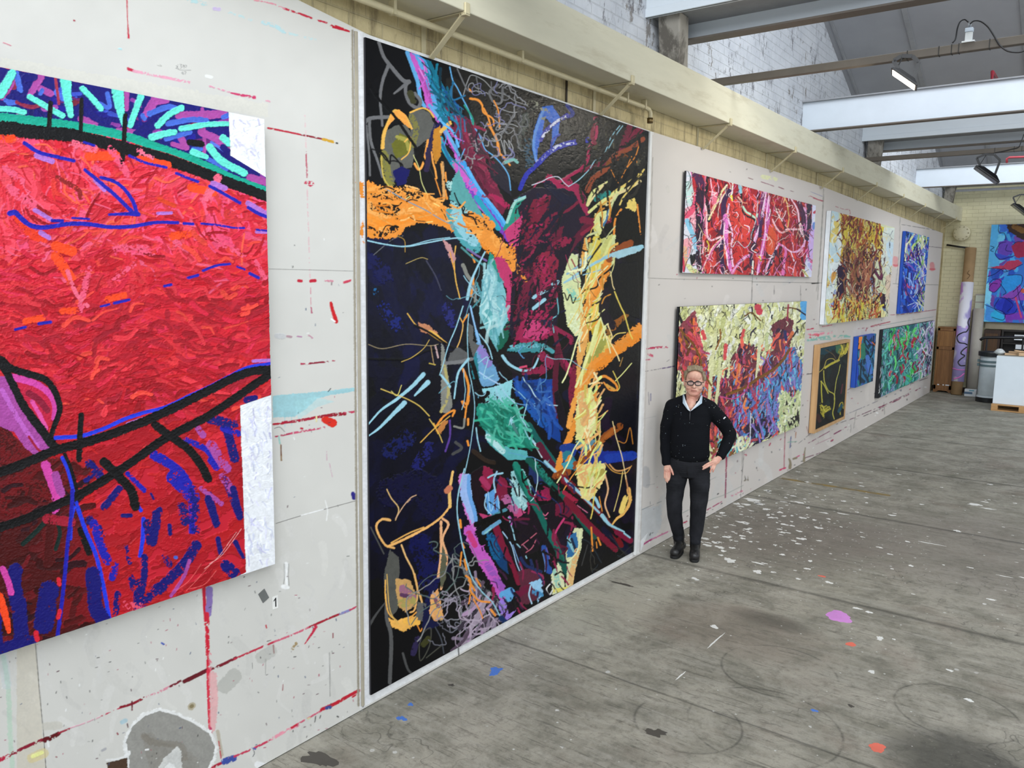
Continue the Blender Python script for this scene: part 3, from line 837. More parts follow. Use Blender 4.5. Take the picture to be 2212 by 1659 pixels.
cy 12 1040,1040 1080,1110 1150,1180 1180,1260 1230,1340 1300,1430
cy 26>8 1120,1290 1150,1360 1180,1420
cy 12 1010,1060 1030,1120 1090,1210
cy 16 1250,1410 1330,1510 1400,1600
d0e4ec 12 1280,1450 1330,1540
0e5c58 40 1240,1320 1300,1420 1400,1560 1440,1660
5c1430.d1 50 1310,1460 1360,1540 1400,1600
68b0d0.r5 20 900,1130 960,1100
k.r6 30 900,1100 920,1140 960,1100
k 30 850,880 900,1060 930,1160
or_.r9 110>70 960,40 1040,110 1120,180
or_.r9 60>24 1100,160 1150,230 1215,335
ol.d5 60 1000,50 1100,150
ee8c28.d6 40 1120,100 1190,190
or_ 8 1140,240 1170,300
or_.d3 30 1060,120 1130,260
# crimson stems right of face
6c1434.r5 30>40 1400,640 1440,780 1470,900 1540,1000 1560,1180
9c1c4c.d3 30 1480,880 1540,980 1550,1100
8c1c44.r5 30 1420,660 1520,720 1530,760
58122c.r4 40 1440,800 1420,1000 1420,1150 1440,1260
7c1838.d3 40 1560,900 1530,1080 1540,1220
120c18 P 1410,1100 1440,1080 1500,1280 1480,1460 1440,1300
74b8c4 8 1430,440 1440,560 1400,600 1410,690
# cream and yellow band
d8e0a8.r5 P 1530,150 1570,160 1600,260 1590,380 1610,520 1600,700 1560,720 1500,640 1480,480 1460,340 1490,250
e4ecc4.d4 P 1520,560 1580,560 1600,680 1560,700 1500,620
9c2c3c 10 1530,190 1580,290
8cccb4.d4 50 1520,400 1560,460
d0d07c.r5 P 1650,80 1810,20 1800,160 1760,300 1720,420 1720,560 1640,560 1620,360 1640,220
e4cc50.d3 60 1700,60 1700,200 1690,360 1690,560
c8a830.r5 P 1640,600 1700,560 1760,640 1740,760 1680,740
e8a858.r6 P 1600,560 1650,620 1640,760 1600,900 1580,1100 1560,1140 1570,800
d8c060.r5 P 1640,760 1800,700 1800,800 1700,900 1660,1000 1620,1100 1590,1080
a0a04c.r5 P 1680,740 1780,730 1740,820 1670,900 1640,900
or_.r7 30>20 1780,180 1740,260 1680,340 1620,420
or_.r9 P 1740,220 1800,200 1790,290 1720,420 1660,520 1600,590 1620,480 1690,360
ol.d4 46 1680,340 1620,560
or_.r9 90>50 1990,680 1900,760 1800,830 1700,900 1640,1000 1570,1100
ee8c28.d4 60 1980,720 1840,820 1720,920
or_.r8 50>40 1730,1070 1650,1200 1580,1260 1520,1400 1470,1520 1430,1640
ol.r7 36 1580,1080 1540,1200 1510,1330
or_.r6 60 1660,1200 1560,1340
yl 18 1800,60 1740,200 1660,380 1600,440
yl 24>14 1720,600 1680,760 1620,900 1590,1060
yl.r4 26 1840,480 1790,600 1720,720 1670,840
e8e89c 16 1700,640 1640,860 1560,1060
8c5c24.d3 60>40 1930,530 1840,620 1770,700
94541c.d4 50 1880,560 1820,650
94481c.d2 46 1930,80 1830,130 1790,190
cy.r4 30>14 2010,105 1900,130 1800,160 1700,210 1600,270 1480,350
a8d0dc.d1 40 1820,160 1960,130
8cb4c8.r4 14 1500,290 1600,220 1660,170
9cc8d8 8 1480,350 1600,300 1740,260
k 12 1590,80 1580,240 1600,340
k 12 1610,400 1700,380 1720,320 1790,260 1830,210
k.r2 9 1450,430 1480,420 1500,470 1520,430 1540,490 1560,450
k 10 1560,730 1590,740 1540,760
0c0c14.r5 P 1800,300 1840,220 1980,210 2000,600 1900,560 1760,640 1720,560 1760,420
180e20.d2 70 1760,420 1750,560 1800,640
0e0e16.r4 P 1820,860 1990,760 1970,1340 1720,1330 1700,1100 1760,1000
1c0e24.d3 60 1780,1160 1760,1300 1820,1400
or_.r5 20>10 1700,1010 1760,990 1830,1040 1840,1080 1790,1080 1750,1030
d8a048.d2 20 1770,1050 1820,1080
y2 7 1900,690 1840,700 1800,740
yl 7 1940,900 1880,970 1830,1020
b08440 6 1880,860 1860,920
e4dc90.r6 P 1570,1100 1660,1060 1700,1180 1700,1350 1640,1420 1560,1440 1560,1280
e8b070.d4 60 1600,1120 1620,1300
ecf0b0.d4 50 1680,1240 1640,1380
yl 12 1700,1340 1640,1440 1600,1560
k 10 1560,1430 1660,1410 1700,1380
5c8c9c.r5 P 1560,1430 1650,1420 1740,1430 1740,1500 1600,1500
142c8c.r5 P 1580,1500 1740,1500 1960,1500 1960,1560 1740,1590 1600,1580
1c3ca0.d3 60 1780,1550 1950,1530
br.d3 50>40 1860,1330 1760,1400 1680,1480 1600,1570 1500,1650
a85c24.d3 30 1830,1340 1740,1430
1c3c8c.d2 60 1480,1480 1540,1480 1500,1560
2c7c8c.d1 70 1500,1530 1540,1600
y2.r6 P 1570,1580 1760,1600 1760,1660 1560,1660
c07c30 6 1850,1430 1900,1440 1930,1340 1950,1450
d8a048 6 1760,1580 1820,1640 1900,1650 1940,1600
# left: dark wing details
101448.d5 120 160,200 260,300
142068.d6 90 250,520 340,640
1c5c90.d8 40 180,400 210,440
101850.d6 120 300,1500 420,1400
181c60.d6 90 560,1480 480,1600
202468.d6 80 680,520 720,620
gy.d4 6 180,160 300,60 380,30
b89040 5 340,30 390,60 395,140
b8a060 5 400,220 500,180 550,190
3c3c50.d3 10 540,200 600,300 640,400
e0b050 8 410,560 470,640 550,690 640,750 740,800
c0805c.r5 P 480,620 560,640 620,700 560,700 500,680
oy.r5 16 560,680 600,700 680,770
k.r3 16 460,640 560,690 680,770 760,800 880,750
k.r3 14 150,870 400,870 560,810 700,820 850,800
9c8c6c 5 140,770 240,800 400,770 560,780 620,770
c0a050 6 370,890 440,860 520,800 560,740
b09068 6 570,780 590,900 600,910
c8b050 8 560,900 600,910
c0a0a0.d3 12 600,780 620,860
84847c.r5 P 640,760 660,790 690,1000 720,1180 690,1240 640,1240 640,1100
b0a468.d4 20 660,900 690,1100 640,1230
oy.r5 8 740,100 730,200 740,330 770,460
c08c8c.r5 P 650,50 700,90 740,180 720,230 680,130
e8a040 8 700,140 730,260
e0b060 8 770,590 790,640 770,740 750,790
or_.r5 12 820,570 790,620
84847c 26 790,230 820,300 860,360 840,430
84847c 14 880,390 870,480
84847c 10 850,440 900,480
5c5c5a P 820,620 860,650 860,750 900,780 860,860 830,760
5a5a5a.r4 P 700,830 760,790 820,830 830,900 760,910 680,900
78787a 24 670,900 760,890 850,870
or_ 14 860,310 860,360
or_ 14 850,400 845,440
or_ 12 850,160 870,210
or_ 18>14 790,940 820,1020 830,1100 820,1180 790,1160
or_ 12 830,1060 810,1220 800,1300
or_ 14 825,1280 825,1320
or_ 14 820,1430 828,1460
or_ 10 780,1160 800,1200
7c64a0.r4 14 820,120 880,160 950,200
4c8c8c 14 780,110 860,180 930,230
cy 10>22 940,140 880,260 840,360 820,460
cy 9>6 790,510 740,660 690,780 650,920 630,980
cy 14>18 640,980 680,1030 700,1060
cy 18>10 825,870 760,960 740,1060 730,1140
cy 6 830,560 820,700 830,940 850,1040 870,1200 850,1400 830,1520 800,1660
cy 30>10 520,975 440,1060 330,1150 230,1220 140,1320
cy 36>12 550,1030 460,1120
cy 34>8 390,1170 300,1260 220,1340 140,1400
cy 9 880,1340 890,1420 910,1500
cy 6 120,60 260,90 400,100 560,60 700,40
e0c060 7 230,1075 320,1110 400,1140 490,1190 560,1260
e0d070 6 370,1050 340,1120 300,1090
or_.r6 14 600,1340 660,1260 730,1220 720,1260
d8a84c 8 500,1440 590,1350 700,1260
c07c40.r5 P 600,1360 660,1290 690,1290 640,1380
e0c060 7 560,1280 620,1370 650,1440
f0b048 8 590,1310 620,1380
5a3c90.d3 14 700,1290 700,1400 670,1500
484848 20 740,1440 780,1480 720,1520
84847c 14 730,1330 790,1340 800,1280
2c2018 30 860,1500 940,1560 1000,1580
# ---------------- lower
@ 750 1000 .31646
d07ac8.r6 60>40 790,100 800,200 830,330 860,430 830,520
9cb8e8.r5 P 780,80 830,70 860,150 850,280 880,380 850,420 810,320 770,220
6ca4e0.r5 26 830,90 830,200 870,340 880,420
180812.r4 P 850,60 930,20 1050,60 1110,180 1090,280 1000,340 900,340 860,240 840,140
8c1c40.r6 P 930,20 990,40 1000,120 960,200 910,160
7c1838.r5 P 1040,90 1090,120 1090,220 1040,260 1010,200
a8305c 40 920,110 960,160
5c9cd8.r5 P 940,210 1000,180 1040,260 1030,340 960,350
9cccec 8 960,200 980,330 1020,220 1040,330
a8d4ec 8 950,210 940,300 1000,370
cy 12 960,100 1000,80 1060,70
9cc4dc 12 1020,60 1000,120 1010,200
b83c6c.r5 P 890,340 960,360 1060,330 1040,380 940,400
pk.r6 70>60 830,460 870,560 920,660 980,760 1040,870 1080,960
c85cc0.r5 P 920,560 960,620 1010,700 1050,800 1000,780 940,680
9c54b4.d4 50 960,700 1040,830 1100,920
lb.d1 50 1060,900 1120,880 1080,960
9c7cd8.d2 60 1060,960 1080,1040 1120,1000
pk.r5 6 900,580 940,560
pk.r5 6 920,640 960,620
pk.r5 6 940,700 980,680
pk.r5 6 960,750 1000,730
cc3c7c.d2 40 830,480 870,560
0c3c6c P 950,480 1030,500 1080,600 1100,760 1030,700 970,600
105c8c.d4 60 970,500 1020,640
7c1434.r3 50>36 1010,430 1060,560 1130,700 1170,820
100814 P 1060,440 1180,520 1240,740 1220,820 1160,740 1100,600
b0d4f0 7 1060,470 1120,560 1160,700 1220,820
8cb8e8 5 1130,560 1180,700 1220,800
cy 8 1100,370 1130,460 1150,540 1200,600 1225,650
b85cb0.d3 14 1060,350 1110,370 1120,420
68a0c4.r4 26 930,480 980,440 1040,400
4c8c9c.r4 24 900,420 1000,360 1080,320
k.r3 40 880,420 980,380 1090,350
8cc4c8 14 940,480 980,450
5c2438.r5 P 1160,740 1240,720 1340,760 1350,830 1290,930 1200,980 1150,950 1180,830
100a12.r5 P 1080,960 1150,930 1150,1010 1100,1030
6c1438.d3 50 1160,900 1250,840
98c8e8.r5 P 1240,820 1320,790 1340,870 1300,960 1290,880
4890c0.d4 40 1280,880 1320,900
b0d4ec 10 1250,840 1240,900 1260,960
9c2c5c 12 1260,740 1330,770 1340,820
# central panel
160c18.r3 P 1120,380 1300,300 1500,240 1560,420 1440,560 1300,600 1200,640
90c4c8.r5 P 1120,60 1200,40 1260,160 1230,300 1180,360 1120,300
b4dcdc.d4 50 1130,120 1200,280
c04878.r5 P 1130,330 1180,310 1220,340 1150,380
b06090.d4 60 1080,240 1140,320
1c2c5c.r5 P 1240,20 1340,40 1360,140 1280,150 1240,90
8c1c48.r5 P 1290,190 1380,170 1390,250 1310,260
cr.d4 40 1330,220 1370,240
d8688c 7 1330,340 1350,360 1370,340
d8688c 7 1330,375 1360,380
6c1434.r5 P 1420,280 1500,260 1540,340 1500,380 1420,360
c83c74.r5 14 1480,380 1440,440 1420,480
b85c70 8 1290,480 1230,530 1190,560
b85c70 8 1290,520 1260,580 1220,610
c07088 6 1200,560 1230,590
180c24 P 1440,540 1500,440 1560,420 1500,620 1460,660
2850a0.r4 40 1340,580 1370,680 1380,740
6c90d0 6 1330,600 1350,690 1350,740
7c5cb0 6 1360,580 1390,680
5c1230.r5 40 1420,520 1450,600 1470,650
0e6458 46>40 1150,20 1190,130 1250,240 1310,340 1370,470 1440,600 1510,740
18806c.r4 40 1150,10 1200,100 1240,220
0c5448 50>30 1240,-20 1330,80 1430,180 1520,280 1600,400 1690,510
1c7c6c.d4 40 1290,10 1380,130
0c5448 P 1410,560 1470,650 1530,780 1500,790 1440,700
70141c.r3 60>36 1480,110 1600,230 1700,330 1800,440 1870,560
78142e.r4 50>40 1500,250 1600,370 1700,470 1830,590
100810 26 1560,220 1700,360 1840,500
a02040.d3 30 1480,200 1560,260
7c1838 40 1840,470 1930,530
d87898.d2 6 1570,290 1640,340
cy 24>14 1480,110 1560,180 1640,260 1720,340
cy 24>20 1640,230 1690,240 1720,300
cy 30>10 1740,360 1790,420 1890,470
cy 12 1890,480 1930,510
cy 20 1350,-10 1420,60
or_.r7 30 1520,-40 1460,60 1430,80
94481c.d2 46 1560,10 1480,60 1420,90
3c98a8.r5 P 1460,0 1540,-20 1540,40 1480,40
ecd88c.r5 P 1560,10 1760,0 1760,100 1720,180 1650,260 1600,240 1570,120
e8b070.d4 60 1600,60 1660,180
e4ec90 14 1700,20 1660,120 1620,220
e4ec90 12 1560,80 1650,40 1740,30
b0a04c.d2 40 1700,90 1740,60
k.r3 14 1190,60 1200,120 1250,90 1280,150 1330,130 1400,200 1470,180 1500,170
k.r3 12 1560,160 1640,170 1680,160 1740,200
ecb888 12>10 1760,80 1780,180 1760,280 1790,370
e8d080 6 1880,60 1860,180 1820,330
ecb460.r5 26>12 1920,180 1930,260 1890,340 1840,380 1810,420
f0d070.d2 36 1900,240 1870,330
c88c60 10 1900,90 1920,200
dca060 10 1790,10 1830,50 1880,50 1930,30
or_ 12 1665,440 1675,600
or_ 12 1710,510 1730,560
or_ 8 1700,540 1705,580
or_ 7 1720,230 1740,330
g3.a5 8 1640,560 1600,700
# pale foot
d8dcac.r4 P 1550,440 1610,450 1600,560 1560,700 1540,830 1490,860 1500,700 1490,620
2c6ca0.r5 P 1500,500 1560,470 1580,560 1540,640 1500,650
8cc4cc.d3 30 1510,520 1550,600
1c2840.d3 20 1530,520 1560,600
e8b878.d3 40 1570,600 1540,720 1520,830
ecf0bc 10 1590,470 1570,600 1500,680
dce0b4.r5 P 1390,770 1440,680 1480,760 1480,870 1400,900
9cccb8.d4 40 1420,740 1440,860
e4d870.d3 30 1410,870 1500,860
dcdcdc 10 1400,810 1360,860 1380,900 1400,870
# lower left creature
0c0c30.d4 200 300,200 500,150 600,300
0c1048.d5 160 500,560 560,700 560,800
101444.d5 90 560,840 580,1000
54544f.r4 P 290,590 350,640 360,740 340,840 350,950 340,1010 290,1060 260,960 250,760
5c5c5c P 480,950 540,960 520,1080 460,1080
585858 26 270,940 270,1060 300,1200 290,1500
484848 10>20 270,940 200,1030 150,1110
4c4c4c 16 380,1300 410,1400 440,1440
4c4c4a 10 160,440 200,520 250,620
e8b068.r5 14>18 320,580 260,560 210,480 200,420 240,385 290,390
e0b878.r4 8 330,390 350,310 300,240 270,180
c8a080 8 330,380 380,300 430,240 470,220
c8a080 6 430,250 410,270
f0b468.r5 18>14 280,570 370,530 450,490 560,430 640,370 690,310
e8b878 12 370,560 400,640 450,740 480,860 510,950
e0a858 10 300,545 420,480 520,440
ecb080.r5 18 640,400 640,500 640,620 620,780
ecb080.r4 16 650,380 690,420 650,520 680,640 660,760 640,860
f0c070.r5 24>16 700,300 700,180 720,60
c87858.d2 40 700,170 680,190
5c5c48.r4 P 650,560 680,660 670,800 640,860 630,760
e8a868.r5 P 570,900 620,860 640,960 660,1060 600,1080 560,1030
e0b060.d3 30 590,960 640,1060
7c5064.d2 26 600,930 620,980
c89c60.r5 P 330,790 430,800 470,900 460,980 400,1020 350,980 330,880
9c6880.d3 60 380,860 440,920
5c3858.r5 30 370,900 410,910
a89c58.d4 60 370,960 440,940
f0b458.r6 10 260,800 260,900 280,1020 340,1080
f0b458.r7 P 280,1060 340,1080 440,1040 480,1050 460,1110 380,1150 300,1120
f4b850.d2 40 400,1080 480,1090
e8a048 10 470,1020 430,1060
e8b068 12 460,760 480,880 460,1000 430,1020
d8b060 7 270,760 290,1000 350,1100
e8a858 8 500,900 510,940
or_ 8 480,1110 500,1150 510,1130
# wheel of grey lines and blue-dark patch
10143c.r5 P 520,960 560,1060 640,1100 560,1140 510,1130
484840 8 490,1240 520,1160 570,1130 560,1250 500,1350 490,1240
484840 8 540,1330 640,1250 670,1240
484c54 8 600,1120 640,1200 660,1300
3c3c1c.d3 40 520,1240 550,1200
2c2448.d4 40 450,1300 480,1200
''', P2)
    c.squiggle(22, (1012, 185, 1105, 335), 90, 2.2, ['8e8e92', '6e6e72', '7878a0', '909090'], 41, 5, .7)
    c.squiggle(16, (970, 1195, 1010, 1260), 140, 2.2, ['77777a', '8a8a8a', '5a6a66'], 42, 7, .35, drift=(-.15, .5))
    c.squiggle(22, (955, 1280, 1010, 1380), 70, 2.0, ['8a8a90', '70707a', '9a92a0'], 43, 5, .8)
    c.field(60, (1000, 1260, 1080, 1400), -1.0, 60, 8, ['a898a8', '8c7c90', 'c0a8c0', '3c3440', 'b090b0', '584858'], 44, region=[(1030, 1265), (1058, 1300), (1080, 1350), (1050, 1375), (985, 1400), (1010, 1330)])
    c.squiggle(16, (1000, 1255, 1060, 1370), 70, 2.2, ['a898a8', 'b8a8b8', '0a0a0c'], 45, 6, .5)
    c.squiggle(12, (1275, 1180, 1380, 1240), 60, 1.6, ['2c2c28', '3c3a34', '28323a'], 46, 6, .3, drift=(.1, -.4))
    c.squiggle(14, (1080, 480, 1180, 720), 60, 1.5, ['8c1c44', '300c20'], 47, 6, .5, drift=(-.1, .4))
    c.squiggle(14, (1180, 540, 1280, 760), 60, 1.6, ['a82858', '501028', '0c0a14'], 48, 6, .5, drift=(-.2, .4))
    c.squiggle(22, (1262, 540, 1330, 1020), 60, 2.6, ['eef0b0', 'f2a44a', 'e8d060', 'fae0a0'], 49, 7, .2, drift=(-.25, 1.6))
    c.squiggle(10, (1060, 760, 1200, 1000), 70, 1.8, ['9accdc', '5c98c8', 'c0e0e8'], 50, 7, .3, drift=(.3, .5))
    c.squiggle(10, (985, 560, 1060, 900), 60, 1.6, ['9accdc', '6aa0b0'], 51, 7, .3, drift=(.1, .6))
    c.field(150, (1105, 430, 1210, 740), 2.0, 40, 6, ['2a0c1e', '8c1c44', '12101e', '1c1024', '501028', '161430', '141028'], 60, dry=5)
    c.field(50, (1036, 560, 1088, 750), 1.7, 44, 5, ['a8d8dc', '6cb0bc', '8cc8cc', '4c98a0', 'c0e4e4'], 70, a=.7, region=[(1058, 560), (1092, 640), (1098, 690), (1070, 750), (1040, 690), (1038, 620)])
    c.field(90, (1035, 850, 1150, 965), .9, 34, 6, ['1c8870', '2ca084', '0c6450', '54b8a0', '147460', '3cb494'], 71, a=.8, region=[(1038, 880), (1080, 868), (1130, 890), (1150, 965), (1085, 960), (1045, 930)])
    c.field(60, (1110, 825, 1200, 950), 1.3, 44, 6, ['0c2c6c', '1c4c9c', '2458b0', '0a2050', '3c70b8'], 72, a=.75, region=[(1112, 830), (1192, 825), (1200, 930), (1150, 900)])
    c.field(110, (780, 400, 1060, 520), .25, 30, 4, ['f4a850', 'e88c28', 'd87c1c', 'f8bc70', '141008', 'ee9438'], 73, dry=3, region=[(786, 405), (900, 400), (980, 440), (1060, 500), (1040, 530), (960, 490), (880, 495), (790, 510)])
    c.field(70, (905, 120, 1010, 430), 1.05, 50, 4, ['c060c0', '4898d8', '8c3c9c', '5cb4ec', '0c6c88', 'd880d0'], 74, dry=3, region=[(890, 115), (920, 120), (1000, 300), (1090, 480), (1060, 460), (950, 300)])
    c.field(60, (905, 120, 1000, 280), 1.1, 60, 5, ['0c5c74', '14809c', '0a3c54', '1c6c98', '083040'], 75, dry=2, region=[(915, 125), (935, 130), (1000, 250), (1010, 290), (960, 260)])
    c.field(90, (1240, 400, 1330, 760), 1.9, 50, 4, ['e8e498', 'f0c060', 'c8b848', 'f0f0c0', 'e09838', '28201c', 'd8dca0'], 76, dry=2, region=[(1270, 480), (1330, 400), (1330, 560), (1290, 700), (1240, 760), (1250, 600)])
    c.field(90, (1060, 1040, 1240, 1330), 1.1, 34, 5, ['12081a', '5c1230', '08080c', '8c2048', '1c2c5c', '3c1838'], 61, dry=3)
    c.field(60, (1000, 200, 1120, 460), 1.1, 40, 6, ['5c1230', '3a0c20', '8a2444', '1c1c2c'], 62, region=[(980, 240), (1030, 260), (1090, 440), (1060, 440), (1000, 300)], dry=3)
    c.field(60, (1250, 260, 1390, 420), 1.9, 46, 6, ['14120f', '26231e', '201c18', '2c2820', '0a0a0a'], 63, dry=4)
    c.field(50, (1262, 820, 1296, 1050), 1.9, 44, 5, ['e8b070', 'e4ec90', 'd8c060', 'f0b46c', 'fae8b0'], 64, dry=2)
    c.run('''
@ 750 1000 .31646
or_ 14>10 785,550 800,580
or_ 12 780,610 770,700
or_ 14 800,660 815,730
or_ 14 810,770 840,800 840,870 860,900 900,940 970,950
or_ 14 830,800 870,870
or_ 12 880,790 910,840
or_ 10 860,930 900,1000 925,1060
or_ 16 980,1000 1010,1040
or_ 10 840,900 830,960
or_ 16 770,390 775,440
cy 9 800,40 760,200 750,330 770,480 800,620 850,780 920,880 990,950 1040,1040 1080,1090
0c2c5c.d1 40 1050,1060 1080,1090
''', P2)
    return c
# ---- the smaller canvases along the wall and on the end wall
def paint_crimson():
    c = Canvas(1455, 355, 1775, 610, 2.2, 'a81c28', 31)
    c.field(420, (1490, 360, 1750, 600), 1.5, 34, 7, ['c02c30', 'd84038', 'a01c28', '8c1428', 'e0483c', '701424', '4c1028', 'b82430'], 1)
    c.run('''
@ 1400 340 .18083
dcdce6 P 330,100 500,130 540,400 560,700 620,1000 640,1400 340,1400
c0dcd8.d1 90 480,320 500,500 520,560
f0a8b8.r5 P 400,620 540,560 600,440 590,640 600,800 600,900 560,960 520,800 420,800
e05070.d1 70 580,440 540,600 470,680 400,700
88c4e0.d1 60 460,760 500,850 540,960 580,1110
e8a0a8 P 370,1000 470,960 520,1060 500,1140 430,1340 360,1340
e8b088 50 430,1080 440,1200 430,1280
dce0a0 60 480,1300 520,1350 590,1370
c83050 26 400,1120 420,1280 420,1360
101018 8 440,140 480,180 500,260 470,330 440,380 460,560 490,640
101018 8 400,280 430,300 480,290
101018 8 395,900 440,930 470,940 500,1000 520,990
101018 8 400,640 440,620 460,660 420,720
101018 8 430,1370 450,1260 500,1180 530,1100
101018 40 510,1180 530,1280 550,1170
4c1c48.d1 100 560,180 600,260 640,340
2c1030.d1 110 620,400 610,600 620,760 610,900
24102c.d2 70 620,760 600,900 610,1050 590,1200 620,1340
d8708c 20 680,200 680,400 670,600 680,800 690,960
f8c8d0.r4 24 680,560 700,700 700,900 740,990 860,950
f0b8c8 16 740,260 760,420 730,560 740,640
18101c.d2 40 710,240 690,420 720,640 720,760
e8d8a0 24 940,330 870,420 820,540 770,640 720,740
f0e0c0 14 980,370 900,450 850,560
e87088.d2 60 780,540 800,440
3c1848.d1 60 960,400 900,560 900,760 880,900
2c1444.d1 60 880,1000 870,1160 900,1360
d83c34 P 960,520 1040,500 1100,560 1180,720 1250,740 1240,860 1160,1000 1040,1020 980,960 980,760
c82828.r5 P 1060,1040 1200,1060 1200,1160 1000,1360 1010,1160
e878c8.r6 60>40 920,700 930,850 930,1000 950,1160 980,1340
f0c0e0.r6 22 960,560 950,720 1000,900 990,1100 1010,1300
fcd8e8.r5 14 910,780 900,950 930,1130 950,1290
e070b0.r6 40 1000,1380 1080,1260 1160,1190 1220,1180
f0c8e0.r5 10 1010,1360 1100,1240 1200,1160
e078b0.r5 22 640,1340 700,1220 780,1080 880,970
fce0c0.r5 10 640,1360 690,1240 770,1070 900,940
d8c838 16 700,1000 720,1050 710,1110
e0e8e0 18 1010,310 1000,420 980,460
88c8d8 36 1090,330 1100,420
e8d848 24 990,460 1000,510
c0e4c8.r3 24 1130,590 1170,650 1220,680 1280,720 1300,680
101014 22 1110,440 1110,580 1150,680 1260,740 1290,800 1240,900
c0d8e0 8 1310,520 1280,760 1230,920 1220,1010 1150,1080 1060,1000 1010,1070
e8a8d8.r6 46>34 1410,410 1370,620 1330,800 1280,960 1240,1160
7c3068.d2 50 1370,440 1340,660 1290,860
fce8f0.r5 10 1400,440 1360,640 1310,860 1250,1040 1230,1200
2c1444.d2 44 1260,1030 1230,1200 1240,1380
d060b0.r6 50>40 1420,500 1430,700 1400,900 1360,1100 1310,1360
f8c0e4.r6 16 1440,460 1400,760 1390,960 1340,1180 1300,1400
3c1450.d2 40 1350,700 1330,940
e8e8d8.r5 20 1250,1240 1240,1390
e0c040 26 1330,1190 1340,1230
d85030.d1 90 1480,840 1470,1000 1460,1120
e8a0d0.r6 22 1560,1040 1470,1200 1380,1360
fcd8ec.r5 10 1560,1030 1480,1170 1400,1380
2c1840.d1 40 1520,1120 1460,1280 1420,1390
e070b0.r6 26>40 1560,1030 1640,1100 1620,1250 1610,1390
181020.d1 40 1580,1080 1580,1240
f0b0d8.r6 20 1600,1050 1720,1130 1820,1090 1880,960 1890,760 1860,600
fce0f0.r5 12 1700,1120 1740,1240
e8b868 14 1620,470 1660,560 1680,720 1660,860
f0d088 10 1640,460 1620,540
e8c8c8.r5 18 1520,600 1560,700 1600,760
f0b8c0.r5 22 1480,740 1540,860 1600,900 1650,860 1720,860 1800,860
f8c8d8 20 1710,500 1780,620 1800,760 1820,880 1850,940
481444.d1 60 1800,540 1860,740 1870,900
f0a8d8 18 1880,560 1890,700 1890,860 1860,1060
281838.d1 70 1920,580 1930,800 1900,960
b02040.d1 50 1970,600 1960,720
dcdcf4 P 1960,560 2060,580 2040,1480 1860,1480 1880,1200 1940,900
c8a0e0.r4 P 1940,820 2040,700 2040,1200 1900,1240 1900,1080
6c94d8 P 1960,780 2040,760 2040,840 1960,870
e0609c.d2 60 1900,1120 1960,1240
d0b0e8.d1 80 1960,900 1960,1180
e8e0a0 30 1850,1350 1900,1420
b8b8e8 40 1920,1280 2000,1390
181424 7 1860,1280 1900,1200 1960,1240
c84058 30 1980,660 2010,640
e8f0e0 20 2000,700 1990,760
''', PAL)
    c.field(520, (1488, 372, 1752, 600), 1.55, 20, 1.5, ['f8c0dc', 'fce8e8', '240c24', 'e878b8', '5c1428', '1a0c1c', 'e85048', 'd03038', '8c1838', 'f0b0a0', '340c20'], 5, curl=.6)
    c.squiggle(90, (1500, 370, 1750, 598), 26, .9, ['f8c0dc', 'fce8e0', '240c24', 'e878b8', 'f0d0a0', '1a0c1c', '5c0c1c'], 15, 4, .5, drift=(0, .5))
    c.squiggle(30, (1462, 370, 1500, 598), 24, .9, ['14141c', 'e05080', '5cb0c0', '14141c'], 16, 4, .6)
    return c

